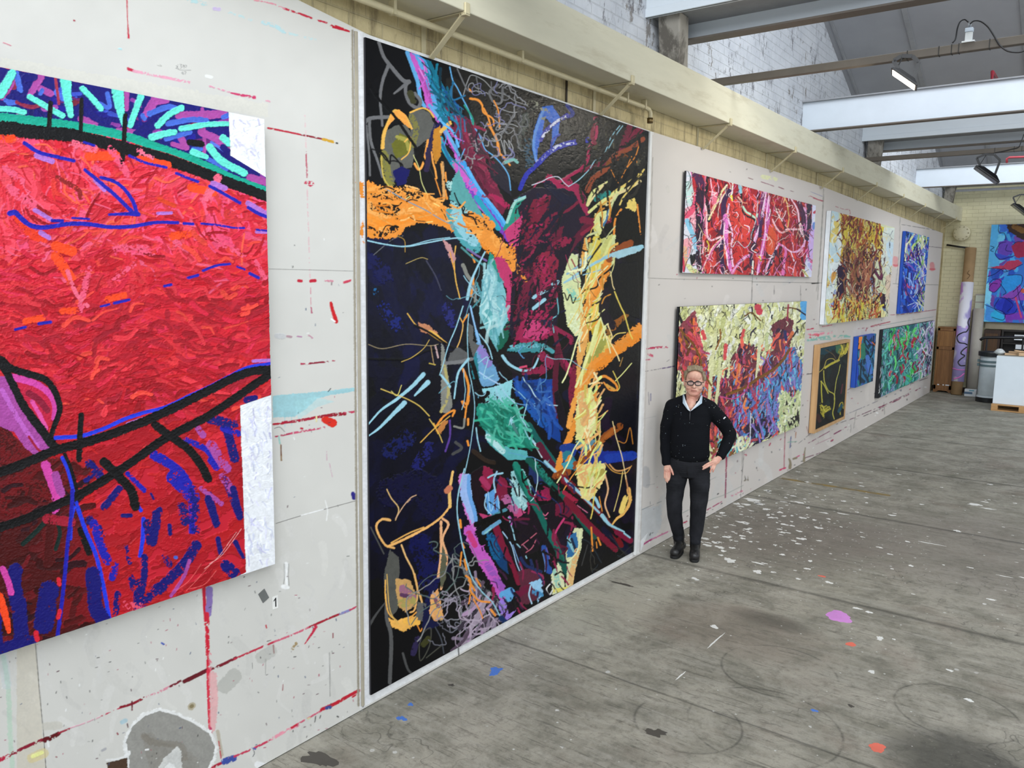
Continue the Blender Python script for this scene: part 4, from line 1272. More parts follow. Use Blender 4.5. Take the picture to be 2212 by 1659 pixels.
def paint_forest():
    c = Canvas(1440, 635, 1765, 1075, 2.0, 'd8d8a0', 41)
    S = lambda *p: [(1400 + x * .24111, 620 + y * .24111) for x, y in p]
    c.field(1200, (1455, 650, 1752, 960), 1.75, 22, 8, ['dcdca0', 'e4e4b8', 'd0d090', 'ecece0', 'd8dcb0', 'c8cc88', 'e8e8c8'], 1, imp=1.8)
    c.field(260, (1455, 655, 1752, 1010), 1.75, 14, 3, ['101014', '1c1820', '302840'], 2)
    c.run('''
@ 1400 620 .24111
141018.d1 30 270,260 300,330 280,400
b01c5c.d1 P 240,420 330,430 360,560 340,700 240,760
8c3c48.r5 P 240,380 420,200 440,420 520,640 560,900 600,1200 700,1500 560,1500 420,1000 240,700
6c2838.r5 P 560,800 720,820 740,640 830,500 960,540 980,760 1060,620 1120,560 1100,340 1240,260 1300,300 1290,420 1270,540 1180,700 1080,800 960,900 1040,840 1020,960 960,1100 880,1250 740,1350 700,1500 620,1300
5878b8.r5 P 740,1000 840,960 1040,840 1120,780 1240,540 1310,540 1400,780 1380,960 1340,1040 1170,960 1180,1300 840,1460 740,1340
1c1838.r5 P 840,1260 960,1160 1000,1100 1170,1200 1180,1300 900,1440
d8dcac.r5 P 1180,960 1280,1040 1380,1000 1380,1200 1340,1250 1180,1300
dcdcb4.r5 P 600,1440 700,1360 800,1400 860,1440 600,1560
68b4d8.d1 60 450,780 490,860 450,950
4c94c8.d1 50 430,940 460,1000
''', PAL)
    c.field(330, (1458, 690, 1560, 1010), 1.3, 26, 6, ['c83c44', 'e86858', 'a03058', '8c5c18', 'e07038', '34142c', 'b04868', '6c3018', 'd85060'], 3, region=S((250, 300), (420, 200), (560, 900), (740, 1500), (600, 1500), (420, 1000), (240, 700)), imp=1.6)
    c.field(420, (1540, 720, 1740, 980), 1.7, 26, 6, ['c83c48', 'e86050', '9c3058', 'b04870', '8c2c60', '301434', 'e87848', '7c2c50', 'd05060', '4c1c40'], 4, region=S((560, 800), (720, 820), (830, 500), (960, 540), (1060, 620), (1120, 560), (1100, 340), (1300, 280), (1290, 420), (1180, 700), (1040, 860), (960, 1100), (880, 1250), (700, 1400)), imp=1.6)
    c.field(420, (1570, 740, 1740, 970), 1.75, 20, 4, ['68b8e0', '4c8ccc', '7c64b8', '8870c0', '1c2050', '58a8d8', '5c50a0', '9080c8'], 5, region=S((740, 1000), (1040, 840), (1240, 540), (1310, 540), (1400, 780), (1340, 1040), (1170, 960), (1180, 1300), (840, 1460), (740, 1340)), imp=1.4)
    c.field(700, (1458, 655, 1748, 1010), 1.7, 13, 1.5, ['14101a', '201828', '3c2430', '14101a', 'f0f0d0'], 8, a=.9)
    c.field(420, (1500, 760, 1740, 990), 1.7, 16, 2.6, ['f07858', '68c8e8', '1c1430', 'c03858', '9080d0', 'e05048', '5c2040', '4898d0'], 9, region=S((300, 600), (520, 640), (600, 820), (830, 560), (1100, 560), (1300, 420), (1400, 780), (1340, 1040), (1180, 1300), (840, 1440), (600, 1400), (420, 1000)))
    c.field(120, (1680, 850, 1735, 930), 1.7, 18, 5, ['e0e4b8', 'ecf0d0', 'd0d8a0', '1c1820', 'b8c890'], 6, imp=1.6)
    c.field(160, (1540, 950, 1620, 1010), 1.9, 20, 5, ['e0e4b8', 'ecf0d0', '8c5c28', '1c1820', 'd0d8a0', 'b04858', '68c0c8'], 7, imp=1.6)
    c.run('''
@ 1400 620 .24111
dcdca8.r5 34>26 600,420 560,760 540,1000 500,1300 560,1460
dcdca8.r5 30 640,640 620,900 590,1120
e0e0b4.r5 40>14 1000,440 980,660 960,820
c8d098.r5 30 1060,420 1050,560
7a4c14.r5 26 1260,560 1180,680 1080,760 960,830 860,900 700,960
7a4c14.r5 20 280,380 400,520 460,640 480,760 560,880
8c5818.r5 14 640,380 640,460 600,560
70480c.r5 12 860,260 920,230 1000,300
70480c.r5 12 1220,190 1300,190 1440,240
e87840.r5 20 810,690 790,820 820,860
ec8850.r5 20 870,1000 850,1080 890,1080
e8a070 10 820,700 810,800
c04888.r5 12 640,980 760,1000 860,940 900,860
8c78c8.r5 18 960,1100 1000,1240 1030,1360
8c78c8.r5 18 1060,1000 1100,1180 1160,1280
8c78c8.r5 14 920,1230 980,1320 1000,1400
e8e8f0 8 915,1130 910,1300 905,1400
58a8e0.d1 70 1390,150 1400,220 1390,260
241430 14 1330,200 1420,260
c83c50.d1 60 980,180 990,220
a02c48.r5 16 1250,160 1240,300
d84c50.r5 34 480,400 500,460
d84c50.r5 30 850,390 840,440
d84c50.r5 34 690,520 680,640
1c2060 30 1220,400 1230,470
''', PAL)
    return c

def paint_brown():
    c = Canvas(1762, 448, 1945, 708, 2.4, 'd8dcb8', 51)
    c.run('''
@ 1740 420 .32553
e4ecec P 90,80 200,80 250,300 200,560 140,880 90,880
c8e0e8.d1 60 190,130 160,260 200,420
e8d070.d1 50 200,200 180,300
e8c058.d1 30 140,400 170,440
d8a048.d1 34 150,600 190,530
e0d888 P 130,700 220,680 260,840 130,860
dcc850.r5 P 230,130 420,170 560,240 560,380 480,360 420,300 300,360 240,330
d8e0d8 P 520,220 620,230 600,540 560,560 480,420
c8dce8.d1 60 560,340 590,460
8c2c38.r5 34 330,160 320,260 340,360
a85030.d1 60 380,180 380,320
5c1c24.r5 14 310,140 330,300 300,420
b06c50.r5 P 300,420 330,370 390,350 430,400 440,520 420,640 380,680 320,640 290,560
8c4838.d1 60 360,400 340,520
34181c.d1 50 340,470 360,560
3c2028.d1 40 350,620 400,640
281838.r4 P 210,480 250,440 280,500 270,600 240,690 205,680
e8e8f0.r4 20 230,460 260,440 290,400
1c1428 24 260,360 290,400
6c2c48.r5 20 490,420 500,560 440,480
604858.r5 20 470,400 440,520
7898c8.r4 26 440,560 460,680 520,760
341c30.r4 P 470,650 530,660 530,760 500,750
c8c8d8 12 480,660 500,760
b85030.d1 60 350,720 370,800
c86838.d1 50 320,700 300,800 310,830
d8c848.d1 40 200,720 230,820
e8e0a0.d1 60 460,720 500,800
8c9cd0.d1 22 200,640 170,740
e0c8b0.d1 60 560,560 560,700
''', PAL)
    c.field(220, (1815, 465, 1905, 560), 1.75, 24, 3, ['8c2c38', 'a8502c', 'd8b840', 'c88830', '5c1c28', 'e0d070', '784018'], 1)
    c.field(220, (1800, 640, 1900, 700), 1.6, 24, 3, ['b85030', 'd8c848', '5c2818', 'e0b850', 'c86838', '30141c', 'd0d080'], 2)
    c.field(160, (1820, 540, 1890, 640), 1.5, 22, 3, ['a86048', '5c2828', 'c08060', '3c1c20', '8c6c40', '7c3c34'], 3)
    c.field(240, (1800, 465, 1925, 700), 1.6, 16, 1.3, ['2a141c', '402024', 'e8d8a0', '5c1c24', 'd8c060', 'c87850', 'ece8d0', '304060'], 14)
    c.field(60, (1776, 470, 1800, 700), 1.4, 24, 3, ['c0e0ec', 'e8ecd8', 'e4d898', 'dce8e4'], 24)
    c.squiggle(40, (1790, 470, 1925, 690), 30, .8, ['2a141c', '402024', '1c1820', '5c1c24'], 4, 4, .4, drift=(0, .6))
    return c

def paint_tall_blue():
    c = Canvas(1930, 490, 2015, 685, 2.8, '1c4cb0', 61)
    c.field(300, (1936, 498, 2010, 680), 1.7, 26, 6, ['1c40b8', '2860d0', '1830a0', '3c78d8', '3c50b0', '142878', '5090e0', '2c54c0'], 1)
    c.field(60, (1955, 500, 2005, 560), 1.7, 26, 3, ['c8d880', 'e8e8c8', '142c60', '7cb0d8', '8c7cc0'], 2)
    c.field(70, (1980, 500, 1996, 680), 1.65, 30, 2.2, ['d8d8a0', 'e8f0e0', '0c1440', '90c060', 'b0a0e0'], 3)
    c.field(60, (1942, 540, 1990, 640), 1.3, 20, 3, ['7c58b8', '38207c', '90b0e8', 'c04878', '24205c'], 4)
    c.squiggle(24, (1945, 510, 2000, 670), 40, 1, ['0c1440', 'c8d8f0', '7c70c8', '081030'], 5, 5, .4)
    return c

def paint_yellow_lines():
    c = Canvas(1744, 724, 1842, 938, 2.8, '15171a', 71)
    c.field(120, (1750, 730, 1838, 930), 1.6, 30, 8, ['14161a', '1c2420', '10181c', '0c0c10', '182828'], 1, imp=.4)
    c.run('''
@ 1740 420 .32553
143c48.d2 70 110,1030 160,1010
3c6c50.d1 40 220,1000 220,1040
8c8438.r6.d5 P 230,990 290,970 300,1010 270,1060 240,1080 210,1110 215,1060
c8b83c.d3 10 225,1060 255,1050 280,990
c8b83c 5 215,1100 240,1040 235,1000
e8d860 5 240,1000 260,1060 290,990
c0b440.r5 14 220,1100 160,1130 130,1150
b0a04c 5 80,1190 120,1150 140,1100 180,1090 210,1110 230,1060
6c5840 4 130,1030 180,1060 200,1090
c0b84c 6 120,1170 125,1240 150,1300 190,1330 190,1400 180,1450 190,1490
d0cc60 4 230,1130 220,1180 205,1230 195,1300 190,1360
b8b040 8 105,1240 105,1300 110,1380
d0c850 5 100,1240 120,1260 150,1320
a89c34.r6.d4 P 95,1380 120,1400 160,1400 165,1430 130,1450 120,1490 100,1450
e0d860 4 110,1400 130,1440 160,1420
a89c38.r5 7 230,1460 225,1400 245,1380 250,1420
5c2834.d1 8 245,1260 235,1320
3c2020.d1 30 80,1470 90,1500
1c4c58.d3 20 220,1440 240,1400
''', PAL)
    return c

def paint_small_blue():
    c = Canvas(1832, 714, 1898, 842, 3, '1c4c78', 81)
    c.field(160, (1836, 720, 1892, 838), 1.5, 24, 7, ['1c4c88', '2c6c98', '143858', '20788c', '2c80a8', '103048', '3c5cb0'], 1)
    c.run('''
@ 1740 420 .32553
1448c0.r3 P 315,950 340,940 350,1200 330,1280 300,1280
f08c3c.r4 P 345,945 375,940 365,1020 340,1030 330,1000
f08c3c 8 365,1010 360,1080 350,1100
0c141c 8 350,990 330,1030
0c1c24.r4 9 400,960 440,1000 465,980
0c1c24.r4 9 380,1060 400,1100 440,1060 450,940
0c1c24 9 370,1100 360,1260
d86830 6 440,980 460,1000
2c7c64.d1 30 380,1000 380,1080
4878c8.d1 30 410,1080 430,1180
0c1c2c 6 410,1230 430,1130
''', PAL)
    return c

def paint_green():
    c = Canvas(1882, 684, 2026, 866, 2.8, '347c78', 91)
    c.field(420, (1900, 690, 2022, 860), 1.75, 26, 4, ['3c8c88', '4cb0a0', '2c6c70', '64c8b8', '385c78', '1c4048', '6c88a8', '2c7c5c', '58a8a0'], 1)
    c.field(40, (1920, 700, 2010, 820), 1.6, 22, 5, ['48c860', '3cb050', '68d878'], 2)
    c.field(40, (1915, 720, 2015, 820), 1.6, 16, 4, ['a02840', 'c03048', '803058'], 3)
    c.field(120, (1985, 690, 2022, 820), 1.7, 24, 2.5, ['a090c8', 'c8c0e0', '3c3458', '8870a8', 'e8e8f0'], 4)
    c.run('''
@ 1740 420 .32553
10141c P 490,880 512,880 495,1360 450,1360
e8e8e8 3 500,960 490,1010 500,1060 490,1120 500,1180 485,1240 490,1300 470,1340
e8e8e8 3 480,1290 490,1310 470,1330
''', PAL)
    c.field(260, (1900, 690, 2022, 860), 1.7, 14, 1.0, ['c8dce8', '101c28', 'b0a8d8', '14403c', '88d8d0', '283060', 'a0c8c8'], 15)
    c.squiggle(60, (1900, 700, 2018, 850), 22, .6, ['c8dce8', '101c28', 'e8f0f0', '6c2848', '88d8d0', 'b0a8d8'], 5, 4, .5, drift=(0, .3))
    return c

def paint_outline_blue():
    c = Canvas(2115, 478, 2320, 712, 2.6, '3c78d0', 101)
    c.field(200, (2118, 480, 2320, 700), 1.6, 26, 12, ['3c78d8', '5098e0', '2c58c0', '6c58b8', '48a8e8', '3450c0', '7c50b0'], 1)
    c.run('''
@ 1980 420 .3013
70c8f0 P 545,210 600,210 590,280 640,300 620,340 570,400 560,460 600,470 640,470 520,540 510,620 500,640 480,915 540,915 490,740 500,500
58b0e8.d1 70 560,240 540,380 560,500
88d8f8.d1 50 520,660 500,800
4c98e8.r2 P 500,780 620,850 640,910 540,915 490,900
34b4e8.d1 60 560,860 600,890
3c70d8 P 590,210 650,210 660,260 610,270
3c2c28.r5 P 640,210 900,210 900,320 770,330 700,290 660,260
7c5830.d2 40 700,230 760,260
6848b8.r3 P 590,340 640,330 690,340 690,420 620,460 580,420
3c50c8.r3 P 560,420 640,440 700,450 640,470 580,460
a02c50.r3 P 680,370 720,340 780,340 780,440 730,460 700,440
b83c60.r3 P 510,520 620,510 650,480 730,470 760,490 700,540 620,540
8c3cb0.r3 P 520,640 600,600 620,640 560,700 520,690
3098e8 P 640,580 750,580 750,640 660,720 600,640
8c4cb8.r3 P 600,740 700,680 740,640 780,760 700,760
2c3cc0.r3 P 560,780 620,740 700,780 720,840 660,870 580,830
2030a8 60 660,770 640,830
7c3cb8.r3 P 640,860 760,840 780,900 640,900
d04870 12 710,740 750,880
c86048.d1 30 760,690 790,700
2c1c24 5 590,210 590,270 630,280 640,330
14144c 5 600,350 580,380 565,430 600,465 660,450 700,440
14144c 5 600,350 640,340
14144c 5 650,360 640,400 680,410
14144c 5 690,360 720,340 760,340
14144c 5 510,530 600,535 640,555 760,500
14144c 5 510,590 560,570 620,530 650,550
14144c 5 650,580 750,580 750,640 690,700
14144c 5 520,640 550,610 590,610 610,640 560,700 520,680 540,640 580,640
14144c 5 600,640 640,700 620,720
14144c 5 590,750 560,800 570,830 640,860 700,850 720,820
14144c 5 630,740 690,790 650,840
14144c 5 490,790 560,820 630,850 620,900 540,880
14144c 5 720,660 740,760 780,860
14144c 5 530,370 555,380 530,400 550,410
14144c 5 600,740 700,740 780,640
''', PAL)
    return c
# ---- the white boards: joints, brush-overs and stains left by years of canvases
def paint_boards():
    c = Canvas(-40, -20, 2060, 1690, 1.0, 'd3d1cb', 121)
    g = np.clip((np.arange(c.w) - 800) / 900., 0, 1)[None, :, None].astype(np.float32)
    c.rgb = c.rgb * (1 - g) + hexlin('d0c8c2') * g
    c.rgb *= (.97 + .06 * vnoise(c.h, c.w, 120, 5) + .03 * vnoise(c.h, c.w, 30, 6))[..., None]
    c.field(160, (0, 1100, 780, 1650), 1.4, 60, 16, ['d8d6d0', 'cfcdc8', 'dcdad6'], 7, imp=0, a=.35)
    c.field(120, (1400, 500, 2000, 1150), 1.5, 60, 14, ['d8d0ca', 'c8c2be', 'ccccca', 'dcd6d2'], 8, imp=0, a=.35)
    c.dry_add = 1.5
    c.run('''
@ 0 0 .36166
dcd8c8.i0.a4.r9 P 0,340 1600,620 1600,700 1350,660 0,400
c01838.r6.i2 9>6 758,0 762,120
c01838.r6.i2 6>14 762,120 766,190 768,225
a02038 10 440,122 446,124
d08090.d3 8 20,255 65,272
c02848.d2.i3 22>10 765,412 820,430
e0a0b4.d3.i2 18 800,425 900,445 1000,465 1130,492
d898ac.d4 12 1250,515 1370,550
c83868.d2.i2 10>22 1380,555 1440,568 1520,582
d8a0b0.d3 12 1590,600 1610,606
b82038.d2.i3 12 1600,765 1680,780 1800,805
8c1428.d2.i3 12 1800,805 1900,825 1980,845
d0a030.d2.i3 18 1930,832 1990,848
101010 10 2008,854 2015,856
c02840.d2.i3 14 1700,52 1780,78 1860,108
e090a0.d3 10 1520,2 1620,20 1700,52
c02840.d2.i3 12 1900,122 1950,136
c01830.d1.i4 26>12 1985,155 2040,172 2085,188
a8d4d8.d3.a7 26 1130,0 1225,24
b0d8dc.d4.a6 16 1360,72 1440,98 1500,120
a8d4dc.d3.a7 24 1570,135 1640,155 1700,192
b0d8dc.d4.a6 16 1700,192 1780,214 1890,240
c8b8d8.d2 22 1280,52 1310,56
b4d8dc.d2 12 710,290 725,294
e0b8bc.d3.a8.i0 8 1820,690 1825,790 1828,900
b84860.d2.i1 10 1828,900 1830,960 1834,1060
c03050.d4.i2 34 1835,1095 1862,1100
d8a8b0.d4.a8.i0 8 1834,1120 1840,1300 1846,1480 1852,1660
606060 3 1062,385 1066,415 1140,419
606060 3 1052,392 1060,400 1050,408 1060,410
606060 3 1074,384 1086,386 1078,394 1088,400 1076,410
606060 3 1092,388 1096,398 1100,386 1098,408
606060 3 1108,388 1104,396 1110,404 1114,392 1108,388
606060 3 1092,428 1086,436 1094,444 1098,436 1088,436
606060 3 1100,428 1112,428 1104,444
808078 3 940,390 965,396 955,386
e8e8e4.i6 20 1232,455 1262,462
3c3a38 3 1605,1606 1860,1612 2108,1619
2c2a28 4 1744,1588 1748,1600 1752,1588
@ 0 560 .36166
c02038.d1.i2 18 1782,128 1800,130
c02038.d1.i2 20 1855,130 1882,128
d08898.d3 14 1945,128 1985,130
c84058.d3 16 2055,138 2092,128
c88090.d3.i0 6 1855,170 1858,280
b04868.d2 10 1858,290 1862,320
c81c24.i8 20>26 1976,262 1988,310 2008,372
f0f0ee.i6 10 1980,358 2000,372
b09098.d2 14 1715,460 1740,464
c8c8c8.i8 34 1655,458 1690,460
b080a0.d3 10 1775,460 1800,464
c090a0.d3 12 1845,455 1865,470
b03050.d4 12 1785,625 1850,624
8c1c34.d3.i3 12 1850,622 1960,612
b03050.d2 8 1985,606 1998,606
8cc8d2.r3.i0.a8 P 1628,815 1800,800 1970,785 2122,766 2122,788 1970,812 1890,836 1820,900 1760,940 1630,946
a8d8dc.i0.a5 P 1760,850 1880,820 2000,850 1900,880 1780,960
8cc8d2.i0.a7 5 1700,920 1702,1000
8cc8d2.i0.a7 5 1740,930 1742,990
a81c38.d2.i3 18 1690,975 1760,968 1850,952 1910,940
98182c.d1.i4 22 1920,940 2000,928 2060,922
c03858.d3.i3 14 2050,920 2125,910
b01830.d3 14 1632,985 1690,980
e0d8a0.d2 12 1890,940 1890,975
d82c1c.i12 44>54 1940,958 1985,978
b02c50.d3.i3 12 1640,1062 1740,1040
c85070.d3.i2 14 1740,1040 1850,1020 1960,1000
b82c44 14 1798,1010 1806,1012
202020 4 1640,1010 1670,1002 1700,1030
94c8c0.i0 10 1665,1060 1672,1100
8c6c40 12>4 1680,1200 1678,1150 1676,1105
5c1c18 6 1680,1110 1678,1170
c8a0b0.d3 5 1950,1135 1952,1200
c8a0b0.d3 5 1968,1220 1985,1300
2c2480.i4 26 2108,1400 2114,1426
2c2480 8 2120,1400 2126,1440
3c3a36 4 1648,1578 1780,1537 1960,1487 2130,1441
f4f4f2.i4 6 1942,1440 1956,1500 1950,1560
f0f0ee.i3 8 1800,1530 1930,1495
2c2c30 6 1960,790 1975,772
@ 0 1059 .36166
c8bca0.i0.a4 P 210,900 100,900 100,1660 270,1660
3c342a 5 212,915 225,1080 240,1250 258,1440 275,1670
b0d0b8.i0.a6.r8 30 20,990 45,1150 55,1300 60,1450 75,1680
c0d0d8.i0.a3 60 20,1000 40,1160
b82040.d4.i2 26 0,1612 100,1560
8c1830.d2.i3 20 60,1580 160,1530 250,1492
601018.d1.i5 34>26 268,1492 320,1470 350,1452
a02038.d2.i3 12 350,1450 420,1422
d8a8b4.d3 9 420,1420 520,1385 600,1352
c04860.d4 10 600,1350 700,1308 720,1296
8c1428.d1.i4 16 720,1296 790,1275 860,1240
701828 10 788,1262 788,1312
d890a0.d3.i2 16 880,1235 960,1200 1060,1150
701424.d2.i3 14 1020,1170 1080,1138
681420.d0.i5 26 1100,1142 1170,1108 1240,1074
7c1828.d1.i4 18 1240,1074 1330,1040 1410,1000
c03048.d2.i3 13 1400,1008 1520,955 1640,904
d06078.d3.i2 13 1640,904 1750,862 1850,816
a81c30.d1.i4 14 1850,816 1950,772 2030,738
8888b8.d2 16 2030,738 2090,716
c04060.d2 12 2090,715 2132,694
c82848.d1.i3 24>6 1885,815 1860,860 1820,918
c82038.d1.i4 26>18 1218,570 1222,680 1228,800
8c74b4.i2 44>34 1250,592 1250,660 1244,740
d02038.d1.i4 30>22 1235,740 1238,860 1240,960 1244,1060
e07888.d3.i1 24 1250,980 1256,1070
d83048.d1.i3 24>16 1244,1075 1244,1180 1248,1300 1252,1420
e8a0a4.i0.a7.r6 50>40 1270,1110 1278,1260 1270,1420
c04068.d2 18 1256,1420 1262,1470
c02040.d3.i2 12 1250,1470 1262,1600 1268,1660
a89878.i0.a6 22 1300,1440 1318,1540 1325,1580
c03040.d2 8 1306,1500 1320,1600
b01c38.d1.i3 18 1280,1650 1380,1600
3c50a0.d2.i3 40 1340,1620 1395,1602
c83858.d2.i3 14 1400,1590 1500,1548 1620,1490
e898a8.d3.i2 20 1620,1490 1700,1440 1780,1405
c82840.d1.i3 14 1740,1420 1780,1395
d06078.d3 12 1780,1395 1850,1355 1930,1310
c01c30.d1.i4 22 1920,1310 2000,1275 2060,1240
c01c30.d0.i5 20 2060,1240 2142,1196
c02030 10 2105,1235 2125,1222
3c4c90.d1 22 1950,1300 1970,1296
dcd8a8.d2 14 1830,1370 1850,1362
f4f4f2.i9 24>16 1710,440 1708,500 1712,560
f4f4f2.i9 26 1690,576 1716,580
8c8c88 5 1698,440 1700,510 1694,560
8c8c88 5 1724,440 1722,510 1726,570
c03040 9 1588,806 1592,822
202020 5 1595,902 1618,896
902030 8 1632,925 1636,972
303030 3 1506,1032 1508,1066
404040 3 1586,1008 1586,1100
902030 6 1690,1160 1688,1195
303030 4 1968,970 1972,1230
902838 8 1988,855 1988,880
a8926c.d1 20 1750,945 1768,915
a89870.i0.a7 40 1140,1295 1150,1285
706030.i0.a7 22 1142,1292 1148,1288
c8c4b8.i0.a7 50 270,1410 350,1405
d8c890.i0.a7 60 190,1600 260,1570
ecec9c.i6 24 195,1590 250,1566
9898a0.i0.a7 16 610,1555 630,1545
3c54b0 12 965,912 978,920
502028 8 760,1395 764,1415
902838 9 700,1450 704,1458
902838 8 334,1592 340,1594
b0c8d0.i0 26 730,1385 750,1375
202020 6 1885,1350 1880,1385
202020 6 1915,1345 1910,1362
202020 9 2014,1350 2020,1354
303030 5 1540,1205 1546,1210
a0a098.i0.a5 90 1340,1170 1400,1110
a0a098.i0.a4 70 1560,1000 1620,960
e8e8e6.r8.i3 P 735,1500 780,1400 850,1335 950,1300 1070,1330 1170,1380 1262,1440 1300,1530 1290,1610 1250,1670 750,1670
989690.r3.i0 P 752,1500 792,1412 862,1350 952,1318 1060,1346 1160,1396 1246,1450 1284,1530 1270,1600 1230,1680 770,1680 772,1590
8c8880.r9.i0.a7 P 850,1460 900,1440 950,1500 1050,1520 1080,1600 1130,1560 1180,1600 1200,1660 900,1660 860,1560
7c7468.i0.a5.r8 40 860,1470 900,1500 960,1510 1080,1530 1100,1600
d0d0cc.r4.i4 P 930,1680 980,1600 1060,1530 1082,1560 1090,1680
e4e4e2.r4.i5 P 960,1680 1010,1625 1040,1640 1060,1680
f0f0ee.i4 12 870,1550 885,1548
4c3828.r3.i0 P 636,1628 760,1596 764,1680 650,1680
e8e8e6.i8 12 636,1612 700,1606 770,1580 772,1560
e8e8e6.i5 14 285,1500 290,1530
2c6830.d1 24 1620,1640 1650,1610
3c5040 18 1600,1650 1660,1620
e8e8e8.i5 40 1540,1640 1590,1650
303840 5 1512,1550 1520,1570 1510,1590
4c60a8.d1 12 1505,1540 1525,1545
# right of the mural
@ 1340 750 .29528
c04068.d2.i3 10 160,14 250,8 345,4
c85070.d2.i3 10 200,50 218,62 238,68
c05070.d2.i2 10 158,94 215,90
383038.d3.i2 5 150,182 210,172 280,160
604878.d2.i2 10 290,158 400,138
484048 4 340,105 358,92
302c58 5 205,330 210,420
2c2c80 6 222,340 222,392
98989a.i0.a6 4 150,528 260,505
b8c0c6.i0.a5.r9 P 130,1190 300,1150 300,1320 240,1400 110,1440
70787c.d2.i0 5 112,1210 200,1170 300,1128
3c4044 4 218,1130 220,1150
2c3034 10>3 216,1374 222,1356
a83070.d2.i3 13 118,1470 230,1405
c87098.d3.i2 11 230,1405 360,1345
b02850.d2.i3 14 430,1302 490,1272
8c7c90.d3 8 430,1312 480,1290
a83c68.d3.i2 9 600,1210 680,1165 740,1130
302030.d2 8 605,1222 640,1206
302830 8 738,1146 744,1142
8c2850.d1.i3 11 778,800 774,920 768,1100
8c8c88.d1.i0 4 190,1010 250,1000
989c98.i0.a7 5 620,990 700,950
88948c.i0.a8 5 590,1150 680,1108 760,1080 900,1010
98a098.d2.i0 6 420,1230 500,1190
d090a0.d2.i2 16 812,1090 890,1052
505050 4 905,770 890,950 880,1100
8c8478 P 905,980 910,930 920,975
8c8478 P 925,975 932,940 938,980
202024 9 710,1076 718,1070
c04868.d1 12 905,792 922,790
88909a.i0.a4 60 185,900 190,1000
@ 1400 340 .18083
707068 5 55,0 42,540 20,1100 0,1440
202020 7 26,550 30,575
505048 4 -10,1441 400,1455 900,1466 1240,1476
505048 3 1240,1486 2090,1500
484840 4 1245,1410 1240,1700
686860 4 2098,375 2085,700 2060,1100 2028,1440 2010,1600
703040.d2 10 1200,245 1250,262
803050.d2 10 1350,292 1450,325 1500,345
803048.d2 12 1560,355 1620,378
703048.d3 8 1700,398 1740,412
b04860.d2 14 1890,455 1920,468
b04860.d2 14 1975,485 2030,505 2090,520
8c8cb0.d4 8 1940,410 2080,465
dcdcb0.d3.i0 50 1370,230 1530,265
303030 10 1176,145 1182,136
303030 6 975,170 985,175
101010.d1 14 1960,1508 2030,1500
706868 3 1505,1530 1505,1640
706868 3 1820,1530 1820,1650
c8c4bc.i0.a5 50 230,360 240,400
@ 1400 620 .24111
b82850.d2.i3 14 0,548 80,538 160,535
c02850.d2 12 10,598 40,612
484848 4 930,0 925,160
484840 4 1130,30 1130,60
686860 3 1368,60 1365,140
c02850.d3.i2 12 1425,380 1480,372
d83858.d3.i2 16 1450,452 1525,436
e090a0.d4 24 1440,430 1640,410
c02850.d3 8 1580,352 1650,340
88bcb4.d2.i0.a8 16 1430,480 1540,470 1650,468
505050.d2 5 1420,785 1480,775
88504c.d2 6 1420,1250 1440,1330
8c8c94.d4 5 1440,400 1650,395
a82850.i2 8 1228,1300 1222,1450 1218,1620
3c5090.d1 9 1280,1340 1272,1440
7cac98.d2 8 1250,1390 1330,1385
b07040.d2 8 1325,1300 1320,1350
a82850.i2 10 700,1520 698,1650
484840 4 845,1420 842,1659
b82850.d1 12 860,1505 880,1500
b82850.d2 12 1085,1420 1095,1400
a82850.d1 8 1185,1370 1190,1360
302830.d2 5 1030,1440 1034,1430
8c8068.i2 30>14 1270,1620 1275,1570 1262,1540
8c8068.i2 26>8 1396,1560 1400,1500 1408,1440
c83868.d2.i2 16 1180,1640 1230,1620
8c8068 20 1300,1540 1330,1530
b898a0.d4 8 1480,1420 1659,1340
703050.d3 9 1410,1530 1500,1500 1659,1450
a82850.d2 14 1640,1380 1655,1370
c84c80.d3 12 1330,1520 1390,1500
707070.d3 6 1350,1400 1480,1290
@ 1740 420 .32553
b04858.d2.i2 5 30,10 110,45
b05060.d2.i2 5 200,80 260,100 290,100 296,130
686860 4 120,0 110,160 80,700
686860 3 628,150 620,400 600,590
585850 3 0,585 80,590
101010 6 40,590 90,588
585850 3 580,592 640,596
585850 3 790,598 880,600
e05c68.i0.a5 34 596,425 596,468
e05c68.i0.a6 34 840,465 842,494
d04858.i0.a7 12 585,470 610,472
d04858.i0.a7 12 826,496 858,496
a03858.d3.i2 5 350,892 430,880 500,868
a02848.d3.i2 5 550,800 640,795 760,780 865,765
7c8c8c.d1.i1 4 500,870 680,838 862,810
a82c48.d2.i3 7 400,905 420,880 560,845
88b8ac.d3.i0 20 20,965 160,945 290,940
d85060.d3 8 20,935 90,930
302830.d2 5 10,1190 40,1188
404048.d2 4 640,200 910,245
706068.d2 5 780,340 905,355
c03c50.d2 8 740,170 830,180
685c6c.d3 5 275,1300 360,1250
802858.d3.i2 9 190,1590 270,1545
302030.d3 5 190,1530 330,1480
68284c.d3.i2 6 280,1500 420,1440 560,1380 700,1310
8c2850.d3.i2 8 490,1415 640,1350 770,1280
382838.d4 6 340,1490 480,1430 600,1370
484048.d4 5 500,1330 660,1270 830,1210
787480.d4 5 270,1460 400,1405 480,1370
585850 3 335,1440 320,1550
585850 3 520,1380 525,1460
585850 3 300,1580 300,1530
802858.d3 6 20,1650 180,1560
f4f4f4 7 470,1448 480,1452
f4f4f4 8 790,1278 800,1280
''', PAL)
